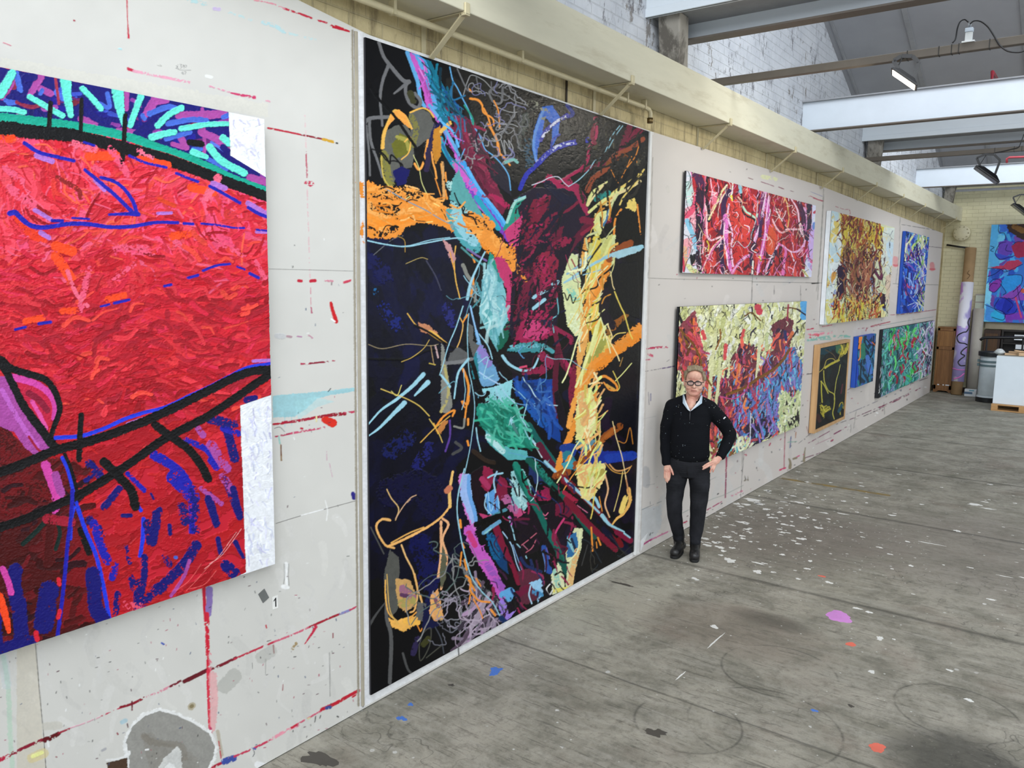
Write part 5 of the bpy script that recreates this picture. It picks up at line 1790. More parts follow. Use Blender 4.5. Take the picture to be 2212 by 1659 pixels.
    # white surround of the mural, with the orange that ran over it, and the batten beside it
    c.run('''
@ 0 0 1
e4e4e4.i0.r0 P 767,66 1412,281 1412,292 1398,292 782,88 782,78 797,1504 1366,1188 1400,1150 1384,1192 780,1530
e6e6e8.i0.r0 P 764,64 784,70 799,1520 778,1530
9c9484.r5 5 761,66 764,400 768,900 774,1524
e8e8ea 3 768,72 771,500 778,1200 780,1500
e4e2e0.i0.r0 P 1396,280 1409,284 1382,1196 1366,1198
c0b8b0 2 1409,286 1400,700 1382,1192
505048 3 995,130 996,146
404040 3 1195,1268 1195,1284
404040 3 990,1400 991,1416
404040 3 783,1512 784,1526
@ 750 50 .31646
or_.r9 P 60,1080 112,1090 112,1470 75,1440 90,1380 112,1350 112,1200 80,1170
or_ 8 108,1490 116,1500
''', dict(or_='ee9438'))
    r = np.random.RandomState(3); c.T = (0, 0, 1)
    for i in range(420):
        x = r.uniform(600, 2010); f = (2420 - x); y = 620 + f * r.uniform(-.1, .56) if r.rand() < .6 else 620 + f * r.uniform(.4, .56)
        if x > 770 and x < 1400: x = r.uniform(0, 770); y = r.uniform(1200, 1650)
        k = ['3c3c3a', '6c6c68', 'b04060', '5c3040', 'f0f0ee', '485878'][r.randint(6)]
        q = r.uniform(1, 5) * (1 if x < 800 else .6); t = r.uniform(1.2, 1.9) if r.rand() < .6 else r.uniform(-.5, .1)
        c.line([(x, y), (x + q * math.cos(t), y + q * math.sin(t))], [r.uniform(1, 2.4)], hexlin(k), .3, 0, .5)
    return c
# ---------------------------------------------------------------- painted sheets: a fine grid carrying paint colour and relief
def painted_sheet(name, cv, x, y0, y1, z0, z1, step, mat, parent=None, relief=.002, ytop=None, axis='x', seed=0):
    """grid at distance x from the left wall, y0..y1, z0..z1; about step photo pixels between points"""
    def cols(n=400):
        ys = np.linspace(y0, y1, n)
        P = np.stack([np.full(n, x), ys, np.full(n, (z0 + z1) / 2)], 1) if axis == 'x' else np.stack([ys, np.full(n, x), np.full(n, (z0 + z1) / 2)], 1)
        u, _ = project(P); L = np.concatenate([[0], np.cumsum(np.abs(np.diff(u)))])
        return np.interp(np.linspace(0, L[-1], max(3, int(L[-1] / step))), L, ys)
    ys = cols(); a = np.array([x, y0, z0]) if axis == 'x' else np.array([y0, x, z0]); b = a.copy(); b[2] = z1
    nz = max(3, int(abs(project(a)[1] - project(b)[1]) / step))
    t = np.linspace(0, 1, nz)
    Y, T = np.meshgrid(ys, t)
    top = np.interp(Y, ytop[0], ytop[1]) if ytop is not None else z1
    Z = z0 + (top - z0) * T
    X = np.full_like(Y, x)
    P = np.stack([X, Y, Z] if axis == 'x' else [Y, X, Z], -1).reshape(-1, 3)
    u, v = project(P)
    s = cv.sample(u, v)
    h = np.clip(s[:, 3], 0, 2.5) * relief
    if axis == 'x': P[:, 0] += h
    else: P[:, 1] -= h
    ny = len(ys); i = np.arange(nz - 1)[:, None] * ny + np.arange(ny - 1)[None]
    q = np.stack([i, i + 1, i + 1 + ny, i + ny] if axis == 'x' else [i, i + 1, i + 1 + ny, i + ny], -1).reshape(-1, 4)
    me = bpy.data.meshes.new(name)
    me.vertices.add(len(P)); me.vertices.foreach_set('co', P.astype(np.float32).ravel())
    me.loops.add(q.size); me.loops.foreach_set('vertex_index', q.astype(np.int32).ravel())
    me.polygons.add(len(q)); me.polygons.foreach_set('loop_start', np.arange(0, q.size, 4, dtype=np.int32))
    me.update(calc_edges=True)
    me.polygons.foreach_set('use_smooth', np.ones(len(q), bool))
    at = me.color_attributes.new('Col', 'FLOAT_COLOR', 'POINT')
    at.data.foreach_set('color', np.concatenate([np.clip(s[:, :3], 0, 1), np.ones((len(P), 1))], 1).astype(np.float32).ravel())
    me.materials.append(mat)
    o = bpy.data.objects.new(name, me); COL.objects.link(o); o.parent = parent
    return o

M_board = paint_mat('board_paint', .75, False, .12, .3)
M_oil = paint_mat('oil_paint', .42, True, .3, .28)
M_enamel = paint_mat('enamel_paint', .34, True, .2, .16)
M_flat = paint_mat('acrylic_paint', .55, False, .2, .2)

# ---------------------------------------------------------------- the hall
t = NT('concrete')
X, Yc, Zc = t.xyz()
big = t.noise(.45, 6, .62); mid = t.noise(2.3, 8, .7, None, .4); fine = t.noise(14, 8, .75); grit = t.noise(90, 5, .7)
strk = t.noise(5, 8, .72, t.scaled((.35, 2.2, 1)), .5)
base = t.mix(t.ramp(big, (.35, 0.0), (.62, 1.0)), '979385', 'a39e92')
base = t.mix(t.ramp(mid, (.40, 0.0), (.60, 1.0)), base, '7a776b')
base = t.mix(t.math('MULTIPLY', t.ramp(strk, (.47, 0.0), (.68, 1.0)), .5), base, 'aeaaa0')
base = t.mix(t.math('MULTIPLY', t.ramp(fine, (.50, 0.0), (.68, 1.0)), .55), base, '545249')
base = t.mix(t.math('MULTIPLY', t.ramp(t.noise(7, 9, .8, t.scaled((.5, 1.6, 1))), (.58, 0.0), (.66, 1.0)), .7), base, '46443c')
base = t.mix(t.math('MULTIPLY', t.ramp(t.noise(1.1, 5, .6), (.55, 0.0), (.70, 1.0)), .45), base, '7c6c60')
def near(px, py, rx, ry):
    dx = t.math('DIVIDE', t.math('SUBTRACT', X, px), rx); dy = t.math('DIVIDE', t.math('SUBTRACT', Yc, py), ry)
    d = t.math('ADD', t.math('MULTIPLY', dx, dx), t.math('MULTIPLY', dy, dy))
    d = t.math('ADD', d, t.math('MULTIPLY', t.math('SUBTRACT', mid, .5), 2.5))
    return t.ramp(d, (.2, 1.0), (1.0, 0.0))
base = t.mix(t.math('MULTIPLY', near(2.85, 4.55, .42, .42), .75), base, '2c2c28')           # dark oily patch near the camera
base = t.mix(t.math('MULTIPLY', near(1.45, 5.72, .35, .16), .6), base, '3c3a34')
base = t.mix(t.math('MULTIPLY', near(.9, 7.9, 1.1, 1.3), .62), base, '645c55')              # trodden brown area beyond the man
base = t.mix(t.math('MULTIPLY', near(1.2, 5.4, .9, .5), .4), base, '7c6e62')
base = t.mix(t.math('MULTIPLY', near(2.6, 8.6, 1.6, 1.6), .5), base, '78716a')
base = t.mix(t.math('MULTIPLY', near(.35, 5.2, .5, 1.2), .5), base, 'b8b5a6')               # dusty strip under the mural
def joint(y0, w, wob=.03):
    d = t.math('ABSOLUTE', t.math('ADD', t.math('SUBTRACT', Yc, y0), t.math('MULTIPLY', t.math('SUBTRACT', t.noise(3, 4), .5), wob)))
    return t.ramp(d, (0.0, 1.0), (w, 0.0))
jn = t.math('MAXIMUM', joint(6.46, .045), t.math('MAXIMUM', joint(9.08, .045), t.math('MAXIMUM', joint(4.26, .016), t.math('MAXIMUM', joint(11.7, .04), joint(14.3, .04)))))
base = t.mix(t.math('MULTIPLY', t.math('MULTIPLY', jn, t.ramp(mid, (.22, 0.0), (.42, 1.0))), .65), base, '3a3933')
ridge = joint(6.56, .09, .06)
base = t.mix(t.math('MULTIPLY', ridge, .5), base, '9a978c')
# hairline cracks and tyre arcs
v1 = t.n('ShaderNodeTexVoronoi', feature='DISTANCE_TO_EDGE'); t.put(v1.inputs['Vector'], t.n('ShaderNodeVectorMath', operation='ADD', i0=t.co, i1=t.n('ShaderNodeVectorMath', operation='SCALE', i0=t.n('ShaderNodeTexNoise', i0=t.co).outputs['Color']).outputs[0]).outputs[0]); v1.inputs['Scale'].default_value = .55
crk = t.ramp(v1.outputs['Distance'], (0.0, 1.0), (.006, 0.0))
base = t.mix(t.math('MULTIPLY', t.math('MULTIPLY', crk, t.ramp(big, (.45, 0.0), (.55, 1.0))), .6), base, '34332e')
def arc(px, py, r):
    dx = t.math('SUBTRACT', X, px); dy = t.math('SUBTRACT', Yc, py)
    d = t.math('SQRT', t.math('ADD', t.math('MULTIPLY', dx, dx), t.math('MULTIPLY', dy, dy)))
    return t.math('MULTIPLY', t.ramp(t.math('ABSOLUTE', t.math('SUBTRACT', d, r)), (0.0, 1.0), (.012, 0.0)), t.ramp(mid, (.42, 0.0), (.56, 1.0)))
ar = t.math('MAXIMUM', arc(2.75, 5.15, .33), t.math('MAXIMUM', arc(1.75, 5.0, .36), t.math('MAXIMUM', arc(1.55, 4.05, .3), arc(1.9, 4.3, .42))))
base = t.mix(t.math('MULTIPLY', ar, .6), base, '33322e')
# flecks of dried paint, thick along the wall beyond the man and thinning out
v2 = t.n('ShaderNodeTexVoronoi', feature='F1'); t.put(v2.inputs['Vector'], t.scaled((9, 9, 9))); v2.inputs['Scale'].default_value = 1.0; v2.inputs['Randomness'].default_value = 1
cell = t.n('ShaderNodeSeparateColor', i0=v2.outputs['Color']).outputs
zone = t.math('MAXIMUM', t.math('MULTIPLY', near(.9, 7.8, 1.5, 1.9), .55), .07)
fleck = t.math('MULTIPLY', t.ramp(t.math('ADD', v2.outputs['Distance'], t.math('MULTIPLY', t.math('SUBTRACT', fine, .5), .55)), (.10, 1.0), (.14, 0.0)), t.math('LESS_THAN', cell[0], zone))
base = t.mix(t.math('MULTIPLY', fleck, .85), base, t.mix(cell[1], 'd8d8d4', 'b8b6b0'))
v3 = t.n('ShaderNodeTexVoronoi', feature='F1'); t.put(v3.inputs['Vector'], t.scaled((26, 26, 26))); v3.inputs['Scale'].default_value = 1.0
cell3 = t.n('ShaderNodeSeparateColor', i0=v3.outputs['Color']).outputs
fl3 = t.math('MULTIPLY', t.ramp(v3.outputs['Distance'], (.14, 1.0), (.2, 0.0)), t.math('LESS_THAN', cell3[0], t.math('MULTIPLY', zone, .55)))
base = t.mix(fl3, base, 'c4c4be')
for rz, th in ((.5, .60), (2.0, .62), (1.2, .615)):
    mp = t.n('ShaderNodeMapping'); t.put(mp.inputs[0], t.co); mp.inputs['Rotation'].default_value = (0, 0, rz); mp.inputs['Scale'].default_value = (3, 34, 1)
    base = t.mix(t.math('MULTIPLY', t.ramp(t.noise(1.0, 5, .7, mp.outputs[0], .15), (th, 0.0), (th + .03, 1.0)), .45), base, '45433b')
base = t.mix(t.math('MULTIPLY', t.ramp(t.noise(38, 6, .8), (.57, 0.0), (.66, 1.0)), .5), base, '4a483f')
base = t.mix(t.math('MULTIPLY', t.ramp(t.noise(27, 6, .8), (.60, 0.0), (.68, 1.0)), .35), base, 'b8b5aa')
base = t.mix(t.math('MULTIPLY', t.math('SUBTRACT', grit, .5), .5), base, '2c2c28')
M_floor = t.out(base, t.ramp(mid, (.3, .52), (.7, .78)), t.math('ADD', t.math('MULTIPLY', fine, .6), t.math('MULTIPLY', jn, -1.5)), .006, .35)
fo = MB().box(-.3, 13, -6, 21.6, -.2, 0).build('floor', M_floor); tag(fo, kind='structure')

# spills that stand out on the floor: thin dried puddles
def blob(seed, r, n=26, wob=.35, jit=.22):
    rr = random.Random(seed); ph = [rr.uniform(0, 6.28) for _ in range(5)]
    return [r * max(.25, 1 + wob * sum(math.sin(k * a + ph[k - 1]) / k ** .5 for k in (2, 3, 5)) * .8 + rr.uniform(-jit, jit)) for a in [2 * math.pi * i / n for i in range(n)]]
def spill(mat, spots, name='paint_spill'):
    m = MB()
    for i, (u, v, rx, ry, sd) in enumerate(spots):
        c = fl(u, v); R = blob(sd, 1.0, 26, *((.18, .09) if sd < 10 else (.35, .22))); n = len(R)
        P = [(c[0] + rx * R[k] * math.cos(2 * math.pi * k / n), c[1] + ry * R[k] * math.sin(2 * math.pi * k / n)) for k in range(n)]
        m.prism(P, 0.0, .0016)
    o = m.build(name, mat, fo); return o
S1 = spill(plain('spill_pink', 'cf8ad2', .6), [(1812, 1332, .092, .10, 3)])
S2 = spill(plain('spill_coral', 'e0705c', .6), [(1895, 1615, .042, .045, 5), (1838, 1392, .035, .03, 6), (1776, 1245, .03, .02, 7)])
wsp = [(1577, 1211, .05, .05, 11), (1636, 1235, .04, .035, 12), (1883, 1451, .022, .018, 13), (1545, 1385, .006, .12, 14), (1731, 1164, .04, .03, 15), (1501, 1250, .03, .02, 16), (1560, 1108, .03, .03, 17), (1690, 1198, .025, .02, 19), (1750, 1212, .02, .02, 20), (1780, 1108, .05, .012, 21), (1820, 1110, .05, .014, 22), (1927, 1113, .04, .02, 23), (2106, 1090, .07, .04, 24), (2135, 1099, .06, .02, 25), (2010, 1174, .09, .008, 26), (1901, 1379, .022, .03, 27), (1520, 1163, .05, .03, 28), (1528, 1178, .04, .03, 29), (1545, 1172, .03, .03, 30), (1569, 1160, .035, .025, 31), (1600, 1094, .03, .03, 32), (1625, 1080, .10, .05, 33), (1640, 1088, .06, .04, 34), (1612, 1090, .05, .03, 35), (2170, 1245, .05, .006, 36), (1470, 1460, .004, .07, 37), (2068, 1147, .03, .03, 38), (1960, 1170, .02, .02, 39), (1655, 1100, .04, .03, 40)]
for i in range(230):
    rr = random.Random(900 + i); a = rr.gauss(0, 1)
    px, py = abs(rr.gauss(.35, .55)) + .05, rr.gauss(8.2, 1.25)
    if py < 6.4 or i % 6 == 0: px, py = rr.uniform(.2, 3), rr.uniform(5, 12)
    if math.hypot(px - .33, py - 6.6) < .3: continue
    u, v = project(np.array([px, py, 0.])); s_ = rr.uniform(.004, .02) * (1 + (rr.random() < .12))
    wsp.append((u, v, s_ * rr.uniform(.7, 2), s_ * rr.uniform(.5, 1.3), 1000 + i))
S3 = spill(plain('spill_white', 'e2e2de', .6), wsp, 'paint_drops'); S3['kind'] = 'stuff'
S4 = spill(plain('spill_blue', '4c78c8', .6), [(1759, 1535, .018, .014, 41), (868, 1552, .03, .02, 42), (887, 1522, .02, .012, 43), (1070, 1450, .04, .05, 44)])
S5 = spill(plain('spill_dark', '4c4842', .6), [(1838, 1525, .016, .014, 51), (1416, 1582, .05, .04, 52), (975, 1480, .02, .012, 53), (1345, 1262, .09, .02, 54), (690, 1640, .10, .05, 55)])
tl = NT('yellow_line'); ym = tl.ramp(tl.noise(7, 6, .7), (.42, 0.0), (.6, 1.0))
S6 = MB().box(.05, 1.35, 10.12, 10.2, 0, .0012).build('floor_marking', tl.out(tl.mix(ym, '8a7440', '6e6858'), .8), fo)

# brickwork: cream below the beam, flaking white above it
t = NT('left_brick')
X, Yc, Zc = t.xyz()
cmb = t.n('ShaderNodeCombineXYZ', i0=Yc, i1=Zc)
br = t.n('ShaderNodeTexBrick', i0=cmb.outputs[0]); br.inputs['Scale'].default_value = 1; br.inputs['Brick Width'].default_value = .24; br.inputs['Row Height'].default_value = .086; br.inputs['Mortar Size'].default_value = .006; br.inputs['Mortar Smooth'].default_value = .6
hi = t.math('GREATER_THAN', Zc, 4.12)
cream = t.mix(t.ramp(t.noise(2.5, 6, .7), (.35, 0.0), (.68, 1.0)), 'cfc095', 'b2a27a')
cream = t.mix(t.math('MULTIPLY', t.ramp(t.noise(3, 6, .75, t.scaled((1, 3, .5))), (.50, 0.0), (.64, 1.0)), .6), cream, '6a5c44')
white = t.mix(t.ramp(t.noise(3, 6, .65), (.35, 0.0), (.7, 1.0)), 'c9ccd2', 'b4b8c0')
fl1 = t.ramp(t.noise(2.6, 9, .78, t.scaled((1, 1.0, .7)), .3), (.595, 0.0), (.61, 1.0))
white = t.mix(t.math('MULTIPLY', fl1, .85), white, t.mix(t.noise(3, 3), '8a8580', '6a625c'))
fl2 = t.math('MULTIPLY', t.ramp(t.noise(11, 8, .8, t.scaled((1, 1.0, .5)), .2), (.56, 0.0), (.58, 1.0)), t.ramp(t.noise(1.9, 3), (.44, 0.0), (.56, 1.0)))
white = t.mix(t.math('MULTIPLY', fl2, .8), white, '66646a')
col = t.mix(hi, cream, white)
col = t.mix(t.math('MULTIPLY', br.outputs['Fac'], .14), col, '8c8c88')
hgt = t.math('ADD', t.math('MULTIPLY', br.outputs['Fac'], -.6), t.math('ADD', t.math('MULTIPLY', t.noise(14, 5), .7), t.math('MULTIPLY', fl2, -.8)))
M_brick = t.out(col, .8, hgt, .02, .55)
tag(MB().box(-.35, -.05, -6, 21.6, 0, 7.6).build('wall_left', M_brick), kind='structure')
t = NT('end_brick')
X, Yc, Zc = t.xyz()
cmb = t.n('ShaderNodeCombineXYZ', i0=X, i1=Zc)
br = t.n('ShaderNodeTexBrick', i0=cmb.outputs[0]); br.inputs['Scale'].default_value = 1; br.inputs['Brick Width'].default_value = .24; br.inputs['Row Height'].default_value = .086; br.inputs['Mortar Size'].default_value = .006; br.inputs['Mortar Smooth'].default_value = .6
c = t.mix(t.ramp(t.noise(1.6, 6), (.35, 0.0), (.7, 1.0)), 'e0dab8', 'd4cdaa')
c = t.mix(t.math('MULTIPLY', br.outputs['Fac'], .3), c, 'a39a78')
c = t.mix(t.math('MULTIPLY', t.ramp(t.noise(5, 5, .7, t.scaled((.5, 1, 3))), (.6, 0.0), (.7, 1.0)), .35), c, '9a9274')
M_end = t.out(c, .8, t.math('ADD', t.math('MULTIPLY', br.outputs['Fac'], -1), t.math('MULTIPLY', t.noise(9, 4), .6)), .015, .5)
tag(MB().box(-.35, 13, 21.3, 21.6, 0, 7.6).build('wall_back', M_end), kind='structure')

# lining boards: face at x = 0
cv_w = paint_boards()
tops = ([-1.0, 2.6, 3.1, 6.28, 6.35, 11.4, 16., 20.75], [3.82, 3.82, 3.765, 3.755, 3.755, 3.78, 3.72, 3.66])
b1 = painted_sheet('wall_left_boards', cv_w, 0.0, -.6, 3.12, 0.005, 3.82, 1.7, M_board, relief=.0012, ytop=tops)
b1['kind'] = 'structure'
b2 = painted_sheet('wall_left_boards', cv_w, 0.0, 3.12, 20.72, 0.005, 3.8, 1.5, M_board, relief=.0012, ytop=tops)
b2['kind'] = 'structure'
M_white = plain('white_paint', 'e4e4e2', .6)
bm = MB(); 
for (ya, yb, za, zb) in ((-.6, 3.12, 3.815, 3.76), (3.12, 6.3, 3.76, 3.755), (6.3, 20.72, 3.755, 3.66)):
    bm.add([(0, ya, 0), (0, yb, 0), (-.05, ya, 0), (-.05, yb, 0), (0, ya, za), (0, yb, zb), (-.05, ya, za), (-.05, yb, zb)], [(4, 5, 7, 6)])
bm.add([(0, 20.72, 0), (-.05, 20.72, 0), (-.05, 20.72, 3.66), (0, 20.72, 3.66)], [(0, 1, 2, 3)])
tag(bm.build('trim_1', M_white), kind='structure')

# boxed-in beam running along the wall above the boards
M_cream = worn('beam_cream', 'd4cfb8', 'bfb8a0', .55, .60, 2.2, (1, .5, 3))
tag(MB().box(-.05, .275, -6, 21.3, 3.955, 4.255).build('beam', M_cream, bevel=.006), kind='structure')
M_creamdark = plain('bracket_cream', 'c4b996', .5)
# brackets holding it
def bracket():
    r = empty('shelf_bracket')
    MB().bar((-.045, 0, 3.955), (-.045, 0, 3.77), .035, .006, (1, 0, 0)).bar((-.04, 0, 3.949), (.285, 0, 3.949), .035, .006).build('angle_plate', M_creamdark, r)
    MB().bar((.015, 0, 3.745), (.262, 0, 3.945), .04, .010).build('strut', M_creamdark, r, bevel=.003)
    MB().box(.276, .29, -.02, .02, 3.935, 4.0).box(.24, .29, -.02, .02, 3.932, 3.945).build('clip', M_creamdark, r, bevel=.004)
    return r
bys = [3.56, 5.464, 7.362, 9.25, 11.2, 13.06, 14.96, 16.86, 18.76, 20.5]
blab = ['nearest bracket strut under the cream beam, above the upper left of the black mural', 'bracket strut under the cream beam above the upper right of the black mural', 'bracket strut under the cream beam above the left end of the crimson canvas',
        'bracket strut under the cream beam above the right part of the crimson canvas', 'bracket strut under the cream beam just left of the brown and yellow canvas', 'bracket strut under the cream beam above the middle of the brown and yellow canvas',
        'bracket strut under the cream beam above the right edge of the brown and yellow canvas', 'bracket strut under the cream beam above the left side of the tall blue canvas', 'bracket strut under the cream beam above the right edge of the tall blue canvas', 'farthest bracket strut under the cream beam, beside the round cream cap']
b0 = bracket()
for i, (y, lb) in enumerate(zip(bys, blab)):
    o = b0 if i == 0 else copy_tree(b0)
    o.location = (0, y, 0); tag(o, lb, 'bracket', 'cream brackets under the beam')
# pipe under the beam
M_pipe = plain('pipe_paint', 'c6bb98', .45)
pp = empty('wall_pipe', (.07, 0, 3.9)); tag(pp, 'cream painted pipe under the beam ending in a downturned elbow', 'pipe')
def loc(o, parent):
    o.location = -parent.location; return o
loc(MB().tube([(.07, -1, 3.90), (.07, 6.08, 3.90), (.07, 6.14, 3.895), (.07, 6.165, 3.87), (.07, 6.165, 3.80)], .019).build('pipe', M_pipe, pp, True), pp)
loc(MB().tube([(.07, 6.165, 3.83), (.07, 6.165, 3.79)], .026).build('nozzle', plain('brass', '7a6848', .4, metal=1), pp, True), pp)
for y in (3.2, 4.35, 5.75, 6.05):
    loc(MB().bar((.07, y, 3.955), (.07, y, 3.88), .02, .046, (1, 0, 0)).build('pipe_clip', M_pipe, pp, bevel=.003), pp)
# drops between bricks and beam: thin vertical cables on the brick strip
for y, lb in ((5.07, 'thin dark conduit on the cream brick strip above the right of the mural'),):
    tag(MB().tube([(-.042, y, 3.95), (-.042, y, 3.74)], .008).build('conduit', plain('conduit_dark', '3c3428', .6), None, True), lb, 'conduit')

# ---------------------------------------------------------------- saw-tooth roof
t = NT('roof_panel'); M_roof = t.out(t.mix(t.ramp(t.noise(1.2, 4), (.3, 0.0), (.7, 1.0)), 'a2a4aa', '96989e'), .7, t.noise(30, 3), .003, .2)
M_rib = plain('roof_rib', '94969a', .6)
M_sill = worn('painted_steel', 'd5dde4', 'c4ccd4', .5, .66, 1.5, (.3, 1, 1))
M_beam = worn('white_steel', 'd9e2ec', 'ced8e4', .5, .68, 1.2)
M_glass = NT('skylight_glass'); M_glass = M_glass.out('e8f0f4', .2)
M_glass.node_tree.nodes['Principled BSDF'].inputs['Transmission Weight'].default_value = 1
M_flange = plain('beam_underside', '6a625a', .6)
XR = 12.2
for k, v in enumerate(VAL):
    last = k == len(VAL) - 1
    # gutter fascia and soffit
    f = empty('valley_gutter', (6, v, 4.7)); tag(f, kind='structure')
    loc(MB().box(-.05, XR, v, v + .04, 4.66, 4.88).box(-.05, XR, v - .012, v + .02, 4.66, 4.73).build('fascia', M_sill, f, bevel=.004), f)
    loc(MB().box(-.05, XR, v + .04, v + .62, 4.69, 4.72).box(-.05, XR, v - .12, v + .62, 4.93, 4.96).build('soffit', M_rib, f), f)
    if not last:
        # steel under the glazing
        m = MB().box(-.05, XR, v + .46, v + .475, 4.56, 4.9).box(-.05, XR, v + .40, v + .54, 4.9, 4.915)
        s = m.build('trim_2', M_sill); tag(s, kind='structure')
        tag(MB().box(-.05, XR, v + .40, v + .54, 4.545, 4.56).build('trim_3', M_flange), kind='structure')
        # sloped ceiling from the ridge down to the next valley
        nv = VAL[k + 1]
        sl = MB().add([(-.05, v + 1.75, 7.13), (XR, v + 1.75, 7.13), (-.05, nv - .1, 4.93), (XR, nv - .1, 4.93), (-.05, v + 1.75, 7.2), (XR, v + 1.75, 7.2), (-.05, nv - .1, 5.0), (XR, nv - .1, 5.0)],
                      [(0, 1, 3, 2), (4, 5, 7, 6), (0, 1, 5, 4), (2, 3, 7, 6)]).build('ceiling', M_roof); tag(sl, kind='structure')
        rb = MB()
        for x in [.04] + [.9 + 1.22 * i for i in range(10)]:
            rb.bar((x, v + 1.75, 7.12), (x, nv - .1, 4.92), .06 if x > .1 else .03, .012)
        tag(rb.build('trim_4', M_rib), kind='structure')
        # glazing bars
        gl = empty('window_1', (6, v + 1.2, 6)); tag(gl, kind='structure')
        fr = MB()
        for i in range(21): fr.bar((-.05 + i * .61, v + .62, 4.95), (-.05 + i * .61, v + 1.75, 7.13), .03, .04)
        fr.bar((-.05, v + .62, 4.95), (XR, v + .62, 4.95), .05, .05); fr.bar((-.05, v + 1.75, 7.13), (XR, v + 1.75, 7.13), .05, .05)
        loc(fr.build('window_frame', M_sill, gl), gl)
# deep white joists across the middle of the bays
for k, v in enumerate(VAL[:-1]):
    y = v + 4.15; zb, zt = 4.36, 4.73
    g = empty('roof_joist', (6, y, zb)); tag(g, kind='structure')
    loc(MB().box(-.05, XR, y + .05, y + .065, zb + .015, zt - .015).build('web', M_beam, g), g)
    loc(MB().box(-.05, XR, y, y + .12, zt - .014, zt).build('top_flange', M_rib, g), g)
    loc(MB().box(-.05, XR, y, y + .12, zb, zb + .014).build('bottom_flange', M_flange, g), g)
# raking posts in the valleys
M_post = worn('raw_steel', '98938a', '5c5750', .6, .50, 7, (1, 1, .4))
for v in (VAL[2], VAL[3], VAL[4]):
    px = MB()
    px.add([(-.05, v + .30, 4.15), (.13, v + .30, 4.15), (-.05, v + .48, 4.15), (.13, v + .48, 4.15), (.02, v + .08, 4.69), (.22, v + .08, 4.69), (.02, v + .26, 4.69), (.22, v + .26, 4.69)],
           [(0, 1, 3, 2), (4, 6, 7, 5), (0, 4, 5, 1), (2, 3, 7, 6), (0, 2, 6, 4), (1, 5, 7, 3)])
    o = px.build('trim_5', M_post, bevel=.012); tag(o, kind='structure')
# lighting rails
M_rail = plain('rail_brown', '5c544a', .5)
rails = []
for y, z0, lb in ((7.35, 4.31, 'brown lighting rail across the hall, nearer one with the lit floodlight'), (13.2, 4.33, 'brown lighting rail with the unlit floodlight, beyond the deep white joist'), (20.6, 4.56, 'pale thin lighting rail just before the cream end wall')):
    r = empty('lighting_rail', (6, y, z0)); tag(r, lb, 'rail')
    if y < 20:
        loc(MB().box(-.05, XR, y, y + .06, z0, z0 + .065).build('rail', M_rail, r, bevel=.004), r)
        for x in (1.75, 1.98, 2.07, 2.12, 2.33): loc(MB().box(x, x + .006, y - .003, y + .063, z0 - .003, z0 + .068).build('cable_tie', plain('tie_black', '16140f', .5), r), r)
    else:
        loc(MB().box(-.05, XR, y, y + .05, z0, z0 + .05).build('rail', M_rib, r, bevel=.004), r)
    rails.append(r)

# floodlights
M_black = plain('black_metal', '17171a', .4)
def emit(name, h, st):
    t = NT(name); t.b.inputs['Emission Color'].default_value = srgb(h); t.b.inputs['Emission Strength'].default_value = st; return t.out(h, .3)
M_lit = emit('lamp_lit', 'fff4d8', 12)
M_lens = plain('lamp_lens', '5a5a58', .25)
def flood(p, lit, tilt, rz, lb, s=1.0):
    r = empty('floodlight', p, rz); tag(r, lb, 'floodlight', 'black floodlights on the rails')
    T = Matrix.Translation((0, 0, -.19 * s)) @ Matrix.Rotation(tilt, 4, 'Y')
    # head: a shallow tapering housing, glass below
    w, d = .125 * s, .10 * s
    m = MB(); P0 = [(-w, -d), (w, -d), (w, d), (-w, d)]; P1 = [(-w * .55, -d * .6), (w * .55, -d * .6), (w * .55, d * .6), (-w * .55, d * .6)]
    vs = [T @ Vector((x, y, 0)) for x, y in P0] + [T @ Vector((x, y, .012 * s)) for x, y in P0] + [T @ Vector((x, y, .045 * s)) for x, y in P1]
    m.add(vs, [(3, 2, 1, 0), (0, 1, 5, 4), (1, 2, 6, 5), (2, 3, 7, 6), (3, 0, 4, 7), (4, 5, 9, 8), (5, 6, 10, 9), (6, 7, 11, 10), (7, 4, 8, 11), (8, 9, 10, 11)])
    m.build('housing', M_black, r, bevel=.004)
    MB().box(-w * .86, w * .86, -d * .86, d * .86, -.004, .002, T).build('lamp_glass', M_lit if lit else M_lens, r)
    a = T @ Vector((-w * .5, 0, .03)); b = T @ Vector((w * .5, 0, .03))
    MB().bar(a, (-.085 * s, 0, -.03 * s), .03, .007, (0, 1, 0)).bar((-.085 * s, 0, -.03 * s), (-.03, 0, 0), .03, .007, (0, 1, 0)).bar((-.03, 0, 0), (.05 * s, 0, -.01), .03, .007, (0, 1, 0)).bar((.05 * s, 0, -.01), (.10 * s, 0, -.06 * s), .03, .007, (0, 1, 0)).bar((.10 * s, 0, -.06 * s), b, .03, .007, (0, 1, 0)).build('yoke', M_black, r)
    MB().tube([T @ Vector((-w * .3, .02, .04)), (-.06 * s, .02, -.1 * s), (-.03, .02, -.03), (0, .02, .01)], .005).build('lamp_cable', M_black, r, True)
    if lit:
        l = bpy.data.lights.new('lamp_light', 'AREA'); l.size = .18; l.energy = 14; l.color = (1, .93, .8)
        lo = bpy.data.objects.new('lamp_light', l); COL.objects.link(lo); lo.parent = r; lo.matrix_local = T @ Matrix.Translation((0, 0, -.012))
    return r
p = fl(1945, 118, 4.31); y = 7.33
def atY(u, v, y):
    d = RIGHT * (u - CX) / F - UP * (v - CY) / F + FWD
    return CAM + d * ((y - CAM[1]) / d[1])
p = atY(1956, 120, 7.33); flood(p, True, math.radians(38), .2, 'lit black floodlight hanging on the nearer brown rail')
